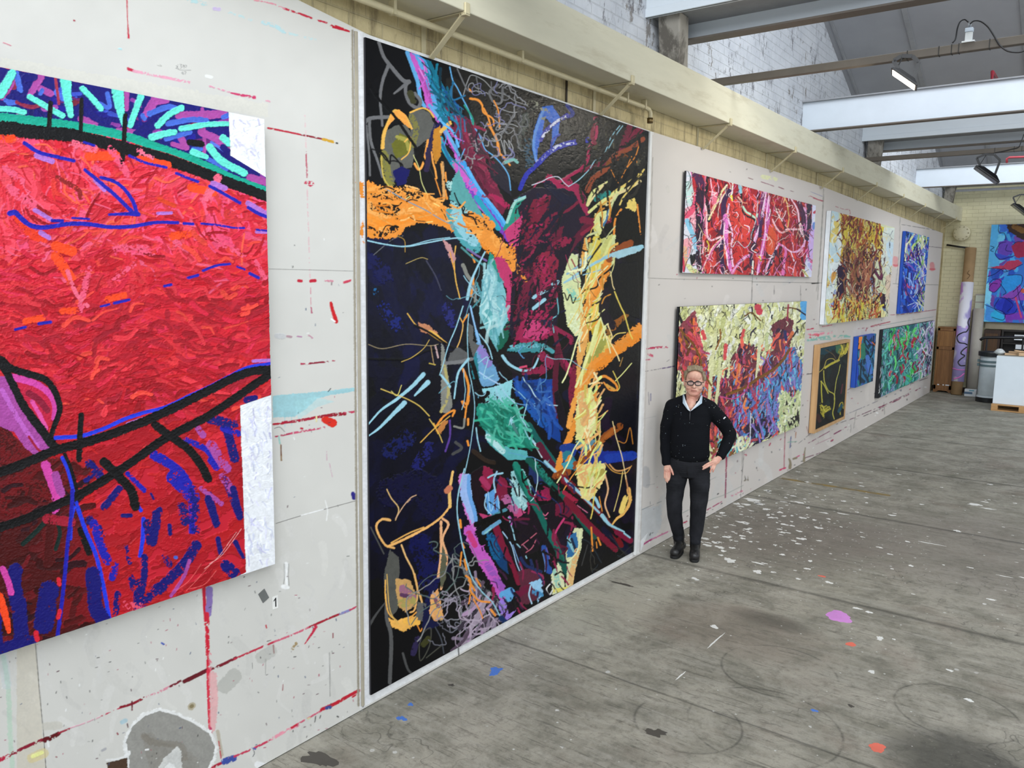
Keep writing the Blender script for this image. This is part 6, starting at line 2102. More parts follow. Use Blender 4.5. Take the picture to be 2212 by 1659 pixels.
p = atY(2134, 333, 13.18); flood(p, False, math.radians(38), .2, 'unlit black floodlight hanging on the farther brown rail', 1.55)
p = atY(2208, 420, 20.58); flood(p, False, math.radians(40), .2, 'small black floodlight at the right edge against the end wall', 1.9)
# junction box with its cables on the near rail
q = atY(2092, 90, 7.36)
jb = empty('junction_box', q); tag(jb, 'small white junction box standing on the nearer brown rail', 'junction box')
M_pw = plain('plastic_white', 'd4d8d8', .4)
MB().box(-.025, .025, -.02, .02, .0, .07).build('box', M_pw, jb, bevel=.004); MB().box(-.045, .045, -.025, .035, -.008, .004).build('base_plate', M_pw, jb, bevel=.002); MB().box(-.028, .028, -.023, .02, .07, .1).build('cover', plain('plastic_blue_white', 'c8d4e0', .4), jb, bevel=.003)
MB().tube([(0, 0, .1), (0, 0, .135)], .012).build('gland', plain('gland_grey', '8c9094', .4), jb, True)
def cable(pix, y, lb, r=.006):
    pts = [atY(u, v, y) for u, v in pix]; P, _ = spline3(pts)
    tag(MB().tube(P, r, 8).build('power_cable', M_black, None, True), lb, 'cable')
def spline3(P, n=8):
    P = [np.asarray(p, float) for p in P]; E = [2 * P[0] - P[1]] + P + [2 * P[-1] - P[-2]]; o = []
    for i in range(len(P) - 1):
        a, b, c, d = E[i:i + 4]
        for t in np.arange(n) / n: o.append(.5 * (2 * b + (c - a) * t + (2 * a - 5 * b + 4 * c - d) * t * t + (3 * b - a - 3 * c + d) * t ** 3))
    return o + [P[-1]], None
cable([(2057, 93), (2064, 84), (2068, 62), (2074, 47), (2084, 42), (2092, 48)], 7.34, 'black cable looping up from the near rail to the left of the junction box')
cable([(2095, 52), (2104, 45), (2118, 46), (2134, 58), (2148, 79), (2160, 98), (2176, 110), (2196, 113), (2212, 110), (2240, 96)], 7.34, 'long black cable arching from the junction box down to the right edge')
cable([(2212, 290), (2206, 306), (2200, 318), (2186, 322), (2170, 326), (2150, 330)], 13.19, 'black cable dropping onto the farther rail at the right edge')
# red sprinkler pipes
M_red = plain('red_paint', '9c3440', .45)
tag(MB().tube([atY(2175, 352, 15.5), atY(2175, 343, 15.5), atY(2180, 340, 15.5), atY(2330, 335, 15.5)], .018).build('sprinkler_pipe', M_red, None, True), 'thin red pipe running level below the far ceiling at the right edge', 'pipe')
_q = atY(2143, 165, 10.9)
tag(MB().tube([(-.04, 10.9, _q[2] - .2), (_q[0], 10.9, _q[2] - .2), (_q[0], 10.9, _q[2] + .05), (_q[0], 11.25, _q[2] + .05)], .02).build('sprinkler_pipe', M_red, None, True), 'short red pipe stub standing behind the deep white joist', 'pipe')
# white cable lying on the far end of the beam
P, _ = spline3([np.array([.2, 17.6, 4.262]), np.array([.12, 18.4, 4.34]), np.array([.1, 19.2, 4.33]), np.array([.18, 19.9, 4.27])])
tag(MB().tube(P, .012).build('power_cable', M_pw, None, True), 'white cable lying on top of the far end of the cream beam', 'cable')
# ---------------------------------------------------------------- canvases on the left wall
def canvas_box(name, cv, y0, y1, z0, z1, front, step, mat, edge, label, relief=.002, back=.008):
    r = empty(name, (back, (y0 + y1) / 2, z0)); tag(r, label, 'painting')
    o = painted_sheet('canvas', cv, front, y0, y1, z0, z1, step, mat, None, relief); o.parent = r; loc(o, r)
    m = MB(); a, b = back, front - .0004
    m.add([(x, y, z) for x in (a, b) for y in (y0, y1) for z in (z0, z1)], [(0, 1, 3, 2), (0, 4, 5, 1), (2, 3, 7, 6), (0, 2, 6, 4), (1, 5, 7, 3)])
    loc(m.build('canvas_edge', edge, r), r)
    return r
E_dark = plain('edge_dark', '2c2a30', .7); E_cream = plain('edge_cream', 'dcdccc', .7); E_white = plain('edge_white', 'e4e8ec', .7)
E_blue = plain('edge_blue', '1c50b8', .6); E_red = plain('edge_red', '8c1424', .6); E_navy = plain('edge_navy', '10141c', .6); E_wood = wood('pale_wood', 'd0a878', 'b88c5c', 2, 10, .5)
canvas_box('painting', paint_red(), -.25, 2.372, 1.077, 3.212, .065, 1.35, M_oil, E_dark, 'huge red impasto canvas with black and turquoise arcs, at the left edge', .0022)
# the mural: a sheet fixed to the boards inside a white surround
cv = paint_mural()
mu = empty('mural_painting', (0, 4.65, .04)); tag(mu, 'wall-high black mural with a purple and teal animal head and orange sweeps, behind the man', 'painting')
o = painted_sheet('painted_panel', cv, .016, 3.052, 6.252, .075, 3.742, 1.25, M_enamel, None, .0013); o.parent = mu; loc(o, mu)
m = MB(); a, b = .0, .0155; a = .0036; y0, y1, z0, z1 = 3.052, 6.252, .075, 3.742
m.add([(x, y, z) for x in (a, b) for y in (y0, y1) for z in (z0, z1)], [(0, 1, 3, 2), (0, 4, 5, 1), (2, 3, 7, 6), (0, 2, 6, 4), (1, 5, 7, 3)])
loc(m.build('panel_edge', E_dark, mu), mu)
bt = MB().box(.0036, .028, 6.262, 6.30, .04, 3.745).build('edge_batten', M_white, None, bevel=.003); bt.parent = mu; loc(bt, mu)
bt = MB().box(.0036, .012, 2.985, 3.006, .03, 3.76).build('edge_batten', plain('batten_beige', 'aca492', .7), None, bevel=.003); bt.parent = mu; loc(bt, mu)

canvas_box('painting', paint_crimson(), 6.975, 10.94, 2.575, 3.50, .034, 1.0, M_oil, E_dark, 'wide crimson canvas veined with pink and purple, hung high just right of the mural', .003, .017)
canvas_box('painting', paint_forest(), 6.925, 10.77, .60, 2.26, .042, .95, M_oil, E_navy, 'large canvas of pale yellow, red and blue dabs hanging low behind the man', .0045, .022)
canvas_box('painting', paint_brown(), 11.54, 15.45, 1.925, 3.48, .07, .9, M_flat, E_white, 'big pale canvas with a brown and yellow animal face, upper row', .003)
canvas_box('painting', paint_tall_blue(), 16.45, 18.77, 1.945, 3.475, .06, .8, M_flat, E_blue, 'tall bright blue canvas, farthest of the upper row on the long wall', .003)
# framed dark painting
r = canvas_box('framed_painting', paint_yellow_lines(), 11.42, 12.90, .46, 1.60, .075, .85, M_flat, E_dark, 'black painting with yellow scribbled lines in a pale wooden frame', .002)
loc(MB().box(.008, .085, 11.36, 11.41, .41, 1.65).box(.008, .085, 12.91, 12.95, .41, 1.65).box(.008, .085, 11.41, 12.91, .41, .455).box(.008, .085, 11.41, 12.91, 1.605, 1.65).build('frame', E_wood, r, bevel=.003), r)
canvas_box('painting', paint_small_blue(), 13.46, 14.62, .845, 1.66, .08, .8, M_flat, E_blue, 'small blue canvas with an orange stroke, between the framed black one and the green one', .003)
canvas_box('painting', paint_green(), 15.2, 20.22, .48, 1.70, .06, .8, M_flat, E_navy, 'long low green and turquoise canvas near the far corner', .003)
# outlined blue canvas on the end wall
r = empty('painting', (1.9, 21.16, 1.68)); tag(r, 'large blue canvas with dark outlined shapes on the end wall, cut by the right edge', 'painting')
o = painted_sheet('canvas', paint_outline_blue(), 21.10, .905, 3.3, 1.68, 3.85, .9, M_flat, None, .002, axis='y'); o.parent = r; loc(o, r)
loc(MB().box(.905, 3.3, 21.103, 21.17, 1.68, 3.85).build('canvas_edge', E_blue, r), r)

# paper label with a figure 1 stuck on the board
c = wl(594, 1301, .0)
lb = empty('number_label', c); tag(lb, 'small white paper label printed with a black 1, below the red canvas', 'label')
MB().box(.0012, .0025, -.017, .017, -.034, .034).build('paper', plain('paper', 'ecebe6', .8), lb)
MB().add([(.003, y, z) for y, z in ((-.001, -.024), (.006, -.024), (.006, .024), (.001, .024), (-.010, .013), (-.010, .006), (-.001, .013))], [(0, 1, 2, 3, 6), (3, 4, 5, 6)]).build('figure', M_black, lb)
tag(MB().box(.001, .004, -.02, .02, -.03, .03, Matrix.Translation(tuple(wl(569, 1287))) @ Matrix.Rotation(.45, 4, 'X')).build('tape_strip', plain('tape_grey', '6c6e6c', .5)), 'short strip of grey tape beside the label with a 1', 'tape')

# round cream cap and bar at the far corner
cp = empty('pipe_cap', (.32, 21.26, 3.68)); tag(cp, 'round cream bolted cap on the end wall just under the end of the beam', 'cap')
Mx = Matrix.Rotation(math.radians(90), 4, 'X')
m = MB().lathe([(.165, 0), (.175, .01), (.175, .14), (.165, .155)], (0, 0, 0), 32, Mx); m.build('cap', plain('cap_cream', 'd4ccac', .5), cp, True)
M_bolt = plain('bolt', 'a09878', .5)
for k in range(10):
    a = k * .628; MB().box(-.012, .012, -.168, -.15, -.012, .012, Matrix.Translation((.14 * math.cos(a), 0, .14 * math.sin(a)))).build('bolt', M_bolt, cp)
tag(MB().tube([(.02, 21.22, 3.42), (.3, 21.2, 3.37), (.5, 21.2, 3.34)], .022).build('wall_hook', M_black, None, True), 'dark iron bar sticking out under the round cream cap', 'bar')

# ---------------------------------------------------------------- things against the end wall
W_brown = wood('brown_wood', '8a6036', '6e4824', 2, 12, .45); W_dark = wood('dark_wood', '3c2618', '2c1a10', 2, 12, .5)
cb = empty('wooden_cabinet', (.3, 21.0, 0)); tag(cb, 'narrow brown wooden cabinet with panelled front in the far left corner', 'cabinet')
MB().box(-.26, .10, -.04, .26, .07, 1.50).box(-.27, -.22, -.055, -.04, .06, 1.5).box(.05, .10, -.055, -.04, .06, 1.5).box(-.27, .10, -.055, -.04, 1.44, 1.5).box(-.27, .10, -.055, -.04, 1.0, 1.07).box(-.27, .10, -.055, -.04, .07, .17).build('body', W_brown, cb, bevel=.004)
MB().box(-.28, .105, -.065, .27, 1.50, 1.53).build('top', W_brown, cb, bevel=.005)
MB().box(-.22, .06, -.046, -.039, 1.08, 1.43).build('panel', wood('panel_wood', '966a3a', '7c542a', 2, 9, .45), cb, bevel=.003); MB().box(-.22, .06, -.046, -.039, .18, .99).build('panel', W_brown, cb, bevel=.003)
MB().add([(x, y, z) for y in (-.055, -.03) for x, z in ((-.27, .07), (.11, .07), (.11, 0), (.06, 0), (.01, .04), (-.16, .04), (-.21, 0), (-.27, 0))], [(0, 1, 2, 3, 4, 5, 6, 7), (8, 9, 10, 11, 12, 13, 14, 15)] + [(i, (i + 1) % 8, 8 + (i + 1) % 8, 8 + i) for i in range(8)]).build('plinth', W_brown, cb)
MB().box(-.26, -.2, .2, .26, 0, .07).build('foot', W_brown, cb); MB().box(.03, .09, .2, .26, 0, .07).build('foot', W_brown, cb)
for x0, x1 in ((-.19, -.15), (-.08, -.05), (-.02, .06)): MB().box(x0, x1, -.058, -.054, .165, .19).build('tape', E_white, cb)
tag(MB().box(.686, .704, 21.06, 21.28, 0, 1.95).build('dark_strip', W_dark), 'thin dark upright strip between the two upright rolls', 'board')  # thin dark upright strip in the gap between the two rolls

# rolled canvas on a cardboard tube
t = NT('rolled_canvas'); X, Yc, Zc = t.xyz(); n = t.noise(1.6, 3, .5, t.scaled((1.6, 1, 1.3)), .8)
c = t.mix(t.ramp(n, (.44, 0.0), (.50, 1.0)), 'e4e2ec', 'a59ad0'); c = t.mix(t.ramp(t.noise(2.4, 3, .5, None, .5), (.60, 0.0), (.64, 1.0)), c, 'c490d8')
M_rollc = t.out(c, .6); M_card = plain('cardboard', 'a58660', .75); M_grey = plain('roll_grey', 'a49e94', .7, .06, 3)
rt = empty('rolled_painting', (.55, 20.74, 0)); tag(rt, 'tall roll of lilac and white painted canvas on a brown cardboard tube', 'roll')
tube_ax = lambda z: (.0 - .006 * z, .0 + z * .122, z)
MB().tube([tube_ax(0.0), tube_ax(3.34)], .115, 28).build('cardboard_tube', M_card, rt, True)
MB().tube([tube_ax(.30), tube_ax(2.56)], .128, 28).build('canvas', M_rollc, rt, True)
M_pink = plain('pink_mark', 'd070b8', .6)
def on_roll(P, w, mat, name):
    m = MB(); pts = []
    for x, z in spline3([np.array(p) for p in P], 6)[0]:
        x = max(-.12, min(.12, x)); pts.append((x - .006 * z, z * .122 - math.sqrt(.129 ** 2 - x * x) , z))
    m.tube(pts, w, 8); return m.build(name, mat, rt, True)
on_roll([(.12, 1.76), (.10, 1.66), (.12, 1.55), (.09, 1.45), (.03, 1.43), (-.07, 1.36), (-.08, 1.28), (-.03, 1.2), (.08, 1.18), (.12, 1.15)], .014, M_black, 'brush_line')
on_roll([(.12, 1.1), (.05, 1.02), (.03, .95), (.10, .9), (.03, .82), (-.01, .75), (.04, .68), (.12, .68)], .014, M_black, 'brush_line')
on_roll([(-.12, .60), (0, .58), (.12, .58)], .012, M_pink, 'brush_line'); on_roll([(.12, .50), (.05, .42), (-.07, .36)], .016, M_pink, 'brush_line')
on_roll([(0.03, 2.83), (0.0, 2.77), (.05, 2.72), (.02, 2.66), (.0, 2.64)], .006, plain('card_mark', '6c5438', .8), 'pencil_mark')
# plain grey roll
gr = empty('paper_roll', (.822, 20.90, 0)); tag(gr, 'thick grey paper roll standing right of the lilac roll', 'roll')
MB().tube([(0, 0, 0), (0, .07, 1.98)], .112, 28).build('roll', M_grey, gr, True)
st = empty('small_picture', (.815, 21.24, 2.0)); 
tag(st, 'small pale striped picture peeping above the grey paper roll', 'picture')
MB().box(-.11, .12, -.02, .02, -.1, .3).build('panel', plain('stripe_pale', 'c4ccb8', .6), st); MB().box(-.112, .122, -.026, .022, .10, .13).build('stripe', M_grey, st); MB().box(-.112, .122, -.026, .022, .27, .30).build('stripe', M_grey, st)
bx = empty('paint_box', (.83, 20.70, 0)); tag(bx, 'small white and blue carton at the foot of the grey roll', 'carton')
MB().box(-.11, .12, -.06, .06, 0, .16).build('carton', plain('carton_white', 'd4d8dc', .6), bx, bevel=.004); MB().box(-.113, .05, -.064, -.05, .05, .10).build('band', plain('carton_blue', '56708c', .6), bx); MB().box(-.02, .08, -.064, -.05, .12, .145).build('band', plain('carton_cyan', '68a0b0', .6), bx)

# bin
bn = empty('drum_bin', (1.245, 19.95, 0)); tag(bn, 'pale grey cylindrical drum with black lid and base beside the white crate', 'bin')
M_drum = plain('drum_grey', 'c0c8cc', .45)
MB().lathe([(.185, .13), (.195, .16), (.195, .98), (.19, 1.0)], n=40).build('drum', M_drum, bn, True)
MB().lathe([(.215, 0), (.22, .01), (.22, .09), (.205, .10)], n=40).build('base', M_black, bn)
MB().lathe([(.205, .10), (.215, .105), (.2, .14), (.19, .14)], n=40).build('rim', M_drum, bn)
MB().lathe([(.19, .99), (.235, .995), (.24, 1.07), (.235, 1.09), (.10, 1.10)], n=40).build('lid', M_black, bn)
M_clip = plain('ring_grey', '5c7074', .4)
for z in (.86, .775): MB().lathe([(.19, z), (.207, z), (.207, z + .04), (.19, z + .04)], n=40).box(-.24, -.18, -.05, .03, z - .005, z + .05).build('ring', M_clip, bn)

# pallet, crate and offcuts
W_pal = wood('pallet_wood', 'c69a68', 'a67c4c', 0, 10, .7)
pl = empty('pallet', (2.05, 18.9, 0)); tag(pl, 'pale wooden pallet under the white crate at the right edge', 'pallet')
for x0, x1 in ((-.585, -.47), (-.11, -.0), (.38, .5)):
    for y0, y1 in ((-.3, -.16), (.3, .44)): MB().box(x0, x1, y0, y1, .022, .115).build('block', W_pal, pl, bevel=.004)
for y0, y1 in ((-.3, -.2), (.0, .1), (.34, .44)): MB().box(-.585, .6, y0, y1, 0, .022).build('board', W_pal, pl, bevel=.002); MB().box(-.585, .6, y0, y1, .115, .135).build('board', W_pal, pl, bevel=.002)
for y0, y1 in ((-.17, -.05), (.14, .28)): MB().box(-.585, .6, y0, y1, .115, .135).build('board', W_pal, pl, bevel=.002)
cr = empty('white_crate', (2.05, 18.95, .136)); tag(cr, 'large plain white box standing on the pallet at the right edge', 'crate')
MB().box(-.575, .75, -.25, .35, .0, .965).build('box', plain('crate_white', 'dbe4ec', .5, .03, 2), cr, bevel=.004); MB().box(-.56, .75, -.235, .34, .965, .985).build('lid', plain('crate_lid', '8c8880', .6), cr)
W_off = wood('offcut', 'd0b08c', 'b4906c', 0, 9, .7)
rr = random.Random(4); zz = 1.122
offl = ['flat pale offcut lying lowest, at the left end on top of the white crate', 'longest pale batten lying across the heap on the white crate', 'short thick wooden block in the heap on the white crate', 'slanting thin batten leaning on the heap on the white crate', 'topmost broad offcut at the right edge on the white crate']
for i, (x, y, L, w, h, rz, ry, z) in enumerate(((1.70, 18.84, .22, .10, .035, .2, 0, 0), (1.80, 18.93, .30, .06, .03, -.3, 0, .037), (1.87, 18.78, .10, .08, .06, .5, 0, 0), (1.86, 18.80, .22, .05, .025, .5, .12, .075), (2.16, 18.95, .3, .2, .12, .1, 0, .0))):
    o = MB().box(-L / 2, L / 2, -w / 2, w / 2, 0, h).build('wood_offcut', W_off, None, bevel=.003); o.location = (x, y, zz + z); o.rotation_euler = (0, ry, rz); tag(o, offl[i], 'offcut', 'wood offcuts on the white crate')
pb = MB().lathe([(.06, 0), (.11, .03), (.08, .07), (.05, .10), (.03, .11)], n=14).build('plastic_bag', plain('bag_plastic', 'c4c8c8', .3, .2, 30), None, True); pb.location = (1.50, 18.9, zz); tag(pb, 'crumpled clear plastic bag at the left corner of the white crate top', 'bag')

# dark furniture behind
sh = empty('dark_shelving', (1.55, 21.15, 0)); tag(sh, 'dark wooden shelving below the outlined blue canvas', 'shelves')
MB().box(-.60, -.27, -.08, .12, 0, 1.5).build('side_cabinet', W_dark, sh); MB().box(-.57, -.32, -.088, -.08, .98, 1.42).build('door', wood('door_brown', '5a3c20', '46301a', 2, 12, .5), sh, bevel=.003)
MB().box(-.25, -.21, -.1, .12, 0, 1.52).box(-.21, 1.8, .08, .12, 0, 1.52).box(-.21, 1.8, -.1, .12, 1.48, 1.52).box(-.21, 1.8, -.1, .12, 1.2, 1.23).box(-.21, 1.8, -.1, .12, .8, .83).box(.25, .28, -.1, .12, 0, 1.5).build('frame', plain('shelf_black', '1e1814', .5), sh)
MB().box(.0, .2, -.12, -.1, 1.30, 1.42).build('paper_sheet', E_white, sh); MB().box(.04, .2, -.12, -.1, 1.10, 1.2).build('paper_sheet', E_white, sh)
MB().box(-.60, 1.8, .04, .13, 1.52, 1.67).build('ledge', plain('ledge_beige', '9c927c', .7), sh)
tr = empty('hand_trolley', (1.35, 20.35, 0)); tag(tr, 'black trolley handle bar above the pale grey drum', 'trolley')
MB().tube([(-.38, 0, 1.30), (-.33, 0, 1.345), (-.28, 0, 1.36), (.42, 0, 1.40), (.44, 0, 1.38)], .03, 12).build('handle', M_black, tr, True)
MB().tube([(-.25, .02, .12), (-.25, .02, 1.35)], .018).tube([(.42, .02, .12), (.42, .02, 1.38)], .018).box(-.27, .44, -.02, .04, .5, .53).box(-.27, .44, -.04, .3, .1, .12).build('upright_frame', M_black, tr)
for x in (-.27, .44):
    MB().lathe([(.1, -.02), (.1, .02)], (0, 0, 0), 24, Matrix.Translation((x, .16, .1)) @ Matrix.Rotation(math.radians(90), 4, 'Y')).build('wheel', M_black, tr)
tag(MB().box(-.05, 2.4, 21.27, 21.3, 0, .12).build('baseboard_back', W_dark), kind='structure')
# ---------------------------------------------------------------- the man
MAN = empty('person', (.325, 6.66, 0), math.atan2(.410, .912))
tag(MAN, 'grey haired man in black glasses, black pullover and dark jeans standing, one hand on hip', 'person')
class Flesh:
    """soft volumes laid along joints, fused into one skin"""
    ico = None
    def __init__(s):
        s.V = []; s.Fc = []; s.n = 0
        if Flesh.ico is None:
            b = bmesh.new(); bmesh.ops.create_icosphere(b, subdivisions=3, radius=1)
            Flesh.ico = (np.array([v.co for v in b.verts]), np.array([[v.index for v in f.verts] for f in b.faces])); b.free()
    def e(s, c, r, rot=None):
        r = (r, r, r) if isinstance(r, (int, float)) else r
        M = Matrix.Translation(c)
        if rot: M = M @ Matrix.Rotation(rot[1], 4, rot[0])
        M = np.array(M @ Matrix.Diagonal((r[0], r[1], r[2], 1)))
        s.V.append(Flesh.ico[0] @ M[:3, :3].T + M[:3, 3]); s.Fc.append(Flesh.ico[1] + s.n); s.n += len(Flesh.ico[0]); return s
    def chain(s, P, flat=1.0, step=.3):
        P = [np.array(p, float) for p in P]
        E = [2 * P[0] - P[1]] + P + [2 * P[-1] - P[-2]]
        for i in range(len(P) - 1):
            a, b, c, d = E[i:i + 4]; n = max(2, int(np.linalg.norm((c - b)[:3]) / (min(b[3], c[3]) * step)))
            for k in range(n + (i == len(P) - 2)):
                t = k / n; q = .5 * (2 * b + (c - a) * t + (2 * a - 5 * b + 4 * c - d) * t * t + (3 * b - a - 3 * c + d) * t ** 3)
                r = b[3] + (c[3] - b[3]) * t
                s.e(tuple(q[:3]), (r, r * flat, r))
        return s
    def loft(s, T, step=.018):
        """rows of (z, centre x, centre y, half width, half depth) blended into one trunk"""
        T = np.array(sorted(T)); z = T[0, 0]
        while z <= T[-1, 0] + 1e-6:
            q = [np.interp(z, T[:, 0], T[:, i]) for i in range(1, 5)]; s.e((q[0], q[1], z), (q[2], q[3], .032)); z += step
        return s
    def build(s, name, mat, parent, voxel, smooth=4, fold=0, fseed=1, floor=None):
        me = bpy.data.meshes.new(name); me.from_pydata(np.concatenate(s.V).tolist(), [], np.concatenate(s.Fc).tolist()); o = bpy.data.objects.new(name, me); COL.objects.link(o)
        m = o.modifiers.new('r', 'REMESH'); m.mode = 'VOXEL'; m.voxel_size = voxel; m.use_smooth_shade = True
        m = o.modifiers.new('s', 'SMOOTH'); m.iterations = smooth; m.factor = .5
        dg = bpy.context.evaluated_depsgraph_get(); ev = o.evaluated_get(dg); nm = bpy.data.meshes.new_from_object(ev)
        o.modifiers.clear(); o.data = nm; nm.name = name; bpy.data.meshes.remove(me)
        n = len(nm.vertices); co = np.empty(n * 3, np.float32); nm.vertices.foreach_get('co', co); co = co.reshape(-1, 3)
        if fold:
            no = np.empty(n * 3, np.float32); nm.vertices.foreach_get('normal', no); no = no.reshape(-1, 3)
            x, y, z = co.T; r = random.Random(fseed); h = np.zeros(n)
            for _ in range(7):
                a, b_, c_ = r.uniform(-14, 14), r.uniform(-10, 10), r.uniform(18, 60); h += np.sin(a * x + b_ * y + c_ * z + r.uniform(0, 6.3) + 1.5 * np.sin(9 * x + 4 * z))
            co = co + no * (h / 7)[:, None] * fold
        if floor is not None: co[:, 2] = np.maximum(co[:, 2], floor)
        nm.vertices.foreach_set('co', co.astype(np.float32).ravel()); nm.update()
        nm.materials.clear(); nm.materials.append(mat); nm.polygons.foreach_set('use_smooth', np.ones(len(nm.polygons), bool))
        o.parent = parent; return o
t = NT('skin'); X, Yc, Zc = t.xyz()
M_skin = t.out(t.mix(t.ramp(t.noise(16, 4), (.38, 0.0), (.68, 1.0)), 'dcb09a', 'c88878'), .5, t.noise(220, 3), .0012, .2)
M_skin.node_tree.nodes['Principled BSDF'].inputs['Subsurface Weight'].default_value = .08
M_skin.node_tree.nodes['Principled BSDF'].inputs['Subsurface Radius'].default_value = (.01, .004, .002)
hx, hy, hz = .018, -.005, 1.61
B = Flesh()
# head: skull, face, jaw, brow, nose, ears, mouth, neck
B.e((hx, hy + .022, hz + .030), (.080, .097, .098)).e((hx, hy - .012, hz - .02), (.078, .080, .092)).e((hx, hy - .026, hz - .068), (.071, .060, .054)).e((hx, hy - .052, hz - .100), (.047, .034, .025))
B.e((hx, hy - .056, hz + .055), (.060, .036, .046)).e((hx - .028, hy - .080, hz + .012), (.026, .012, .008)).e((hx + .028, hy - .080, hz + .012), (.026, .012, .008))
B.e((hx - .044, hy - .058, hz - .042), (.027, .027, .027)).e((hx + .044, hy - .058, hz - .042), (.027, .027, .027))
B.chain([(hx, hy - .086, hz + .004, .009), (hx, hy - .098, hz - .018, .010), (hx, hy - .104, hz - .034, .0135)], 1, .25).e((hx - .013, hy - .092, hz - .037), (.009, .012, .008)).e((hx + .013, hy - .092, hz - .037), (.009, .012, .008))
B.e((hx, hy - .080, hz - .062), (.028, .014, .010)).e((hx, hy - .078, hz - .076), (.024, .013, .008)).e((hx, hy - .080, hz - .052), (.018, .012, .010))
for sx in (-1, 1):
    B.e((hx + sx * .083, hy + .012, hz - .016), (.011, .020, .034)).e((hx + sx * .089, hy + .020, hz + .0), (.008, .014, .022)).e((hx + sx * .055, hy - .03, hz - .06), (.02, .03, .03))
B.chain([(hx, hy + .0, hz - .10, .062), (.010, .02, 1.47, .064), (.005, .02, 1.42, .070)])
B.e((-.004, -.052, 1.425), (.045, .045, .05)).e((-.006, -.075, 1.395), (.03, .034, .035))
# trunk, arms and legs inside the clothes
B.e((0, .02, 1.33), (.15, .085, .12)).e((0, .0, 1.15), (.145, .095, .16)).e((0, .0, .98), (.15, .09, .12)).e((0, .01, .88), (.15, .09, .10))
B.chain([(-.14, .02, 1.40, .05), (-.195, .02, 1.25, .042), (-.213, .03, 1.12, .036), (-.21, 0, .98, .032), (-.197, -.03, .875, .027), (-.19, -.042, .84, .028)])
B.chain([(.14, .02, 1.40, .05), (.265, .03, 1.27, .044), (.35, .05, 1.15, .037), (.325, -.0, 1.05, .033), (.275, -.062, .965, .027), (.262, -.078, .945, .028)])
B.chain([(-.085, .01, .86, .08), (-.105, 0, .70, .07), (-.115, -.015, .50, .05), (-.10, .01, .36, .042), (-.06, .05, .14, .034)])
B.chain([(.085, .01, .86, .08), (.10, 0, .70, .07), (.10, -.015, .49, .05), (.095, .01, .33, .042), (.09, .0, .14, .034)])
# his right hand (left in the photo), hanging over the thigh
B.e((-.186, -.052, .812), (.034, .016, .038), ('Y', .1)).e((-.178, -.055, .80), (.03, .017, .03))
for P in ([(-.163, -.062, .80, .0095), (-.160, -.072, .765, .0090), (-.163, -.078, .735, .0084), (-.168, -.076, .712, .0072)],
          [(-.179, -.060, .79, .0098), (-.176, -.071, .752, .0092), (-.178, -.078, .718, .0086), (-.181, -.077, .692, .0072)],
          [(-.195, -.056, .79, .0094), (-.194, -.066, .755, .0088), (-.194, -.072, .725, .0082), (-.195, -.070, .703, .0070)],
          [(-.209, -.050, .795, .0084), (-.210, -.058, .765, .0078), (-.209, -.062, .742, .0072), (-.208, -.061, .725, .0064)],
          [(-.166, -.055, .835, .0125), (-.150, -.074, .812, .0115), (-.139, -.086, .790, .0105), (-.132, -.092, .772, .0088)]):
    B.chain(P, 1, .35)
# his left hand (right in the photo), on the hip
B.e((.236, -.098, .925), (.036, .018, .034), ('Y', .7)).e((.222, -.106, .912), (.032, .018, .03), ('Y', .6))
for P in ([(.205, -.118, .918, .0100), (.172, -.134, .905, .0094), (.144, -.143, .888, .0088), (.124, -.145, .872, .0076)],
          [(.208, -.116, .900, .0102), (.178, -.134, .884, .0096), (.150, -.143, .866, .0090), (.124, -.145, .850, .0076)],
          [(.215, -.112, .890, .0098), (.203, -.126, .866, .0092), (.193, -.133, .842, .0086), (.188, -.132, .822, .0072)],
          [(.232, -.106, .890, .0090), (.225, -.118, .866, .0084), (.217, -.124, .844, .0078), (.212, -.122, .826, .0068)],
          [(.252, -.085, .920, .0110), (.246, -.070, .90, .0105), (.236, -.058, .882, .0098), (.224, -.052, .870, .0085)]):
    B.chain(P, 1, .35)
body = B.build('body', M_skin, MAN, .0042, 3)
M_hair = NT('hair'); M_hair = M_hair.out(M_hair.mix(M_hair.ramp(M_hair.noise(60, 5, .7, M_hair.scaled((1, 1, .35))), (.35, 0.0), (.7, 1.0)), '74664e', 'a89a80'), .55, M_hair.noise(120, 4, .6, M_hair.scaled((1, 1, .3))), .006, .8)
H = Flesh()
H.e((hx, hy + .036, hz + .056), (.085, .090, .084)).e((hx, hy + .062, hz + .0), (.080, .060, .085)).e((hx + .02, hy - .005, hz + .116), (.052, .055, .020)).e((hx - .022, hy - .004, hz + .113), (.05, .050, .019))
rr = random.Random(8)
for i in range(46):
    a = rr.uniform(-1.5, 1.5); zz_ = rr.uniform(-.045, .08); rad = math.sqrt(max(.05, 1 - (zz_ - .03) ** 2 / .011))
    x = hx + math.sin(a) * .082 * min(1, rad + .1); y = hy + .044 + math.cos(a) * .080 * min(1, rad + .1)
    H.chain([(x, y, hz + zz_, .010), (x + rr.uniform(-.005, .005), y + .003, hz + zz_ - .03, .006)], 1, .5)
for sx in (-1, 1):
    for k in range(5): H.chain([(hx + sx * (.070 + .003 * k), hy - .030 + .013 * k, hz + .085, .010), (hx + sx * (.080 + .001 * k), hy - .022 + .013 * k, hz + .045, .008), (hx + sx * .083, hy - .016 + .012 * k, hz + .016, .005)], 1, .4)
for k in range(9):
    x = hx - .056 + k * .0140; H.chain([(x, hy + .02, hz + .140 - abs(k - 4) * .003, .012), (x * 1.02, hy - .025, hz + .133 - abs(k - 4) * .0035, .011), (x * 1.05 + .004, hy - .048, hz + .116 - abs(k - 4) * .0045, .007)], 1, .4)
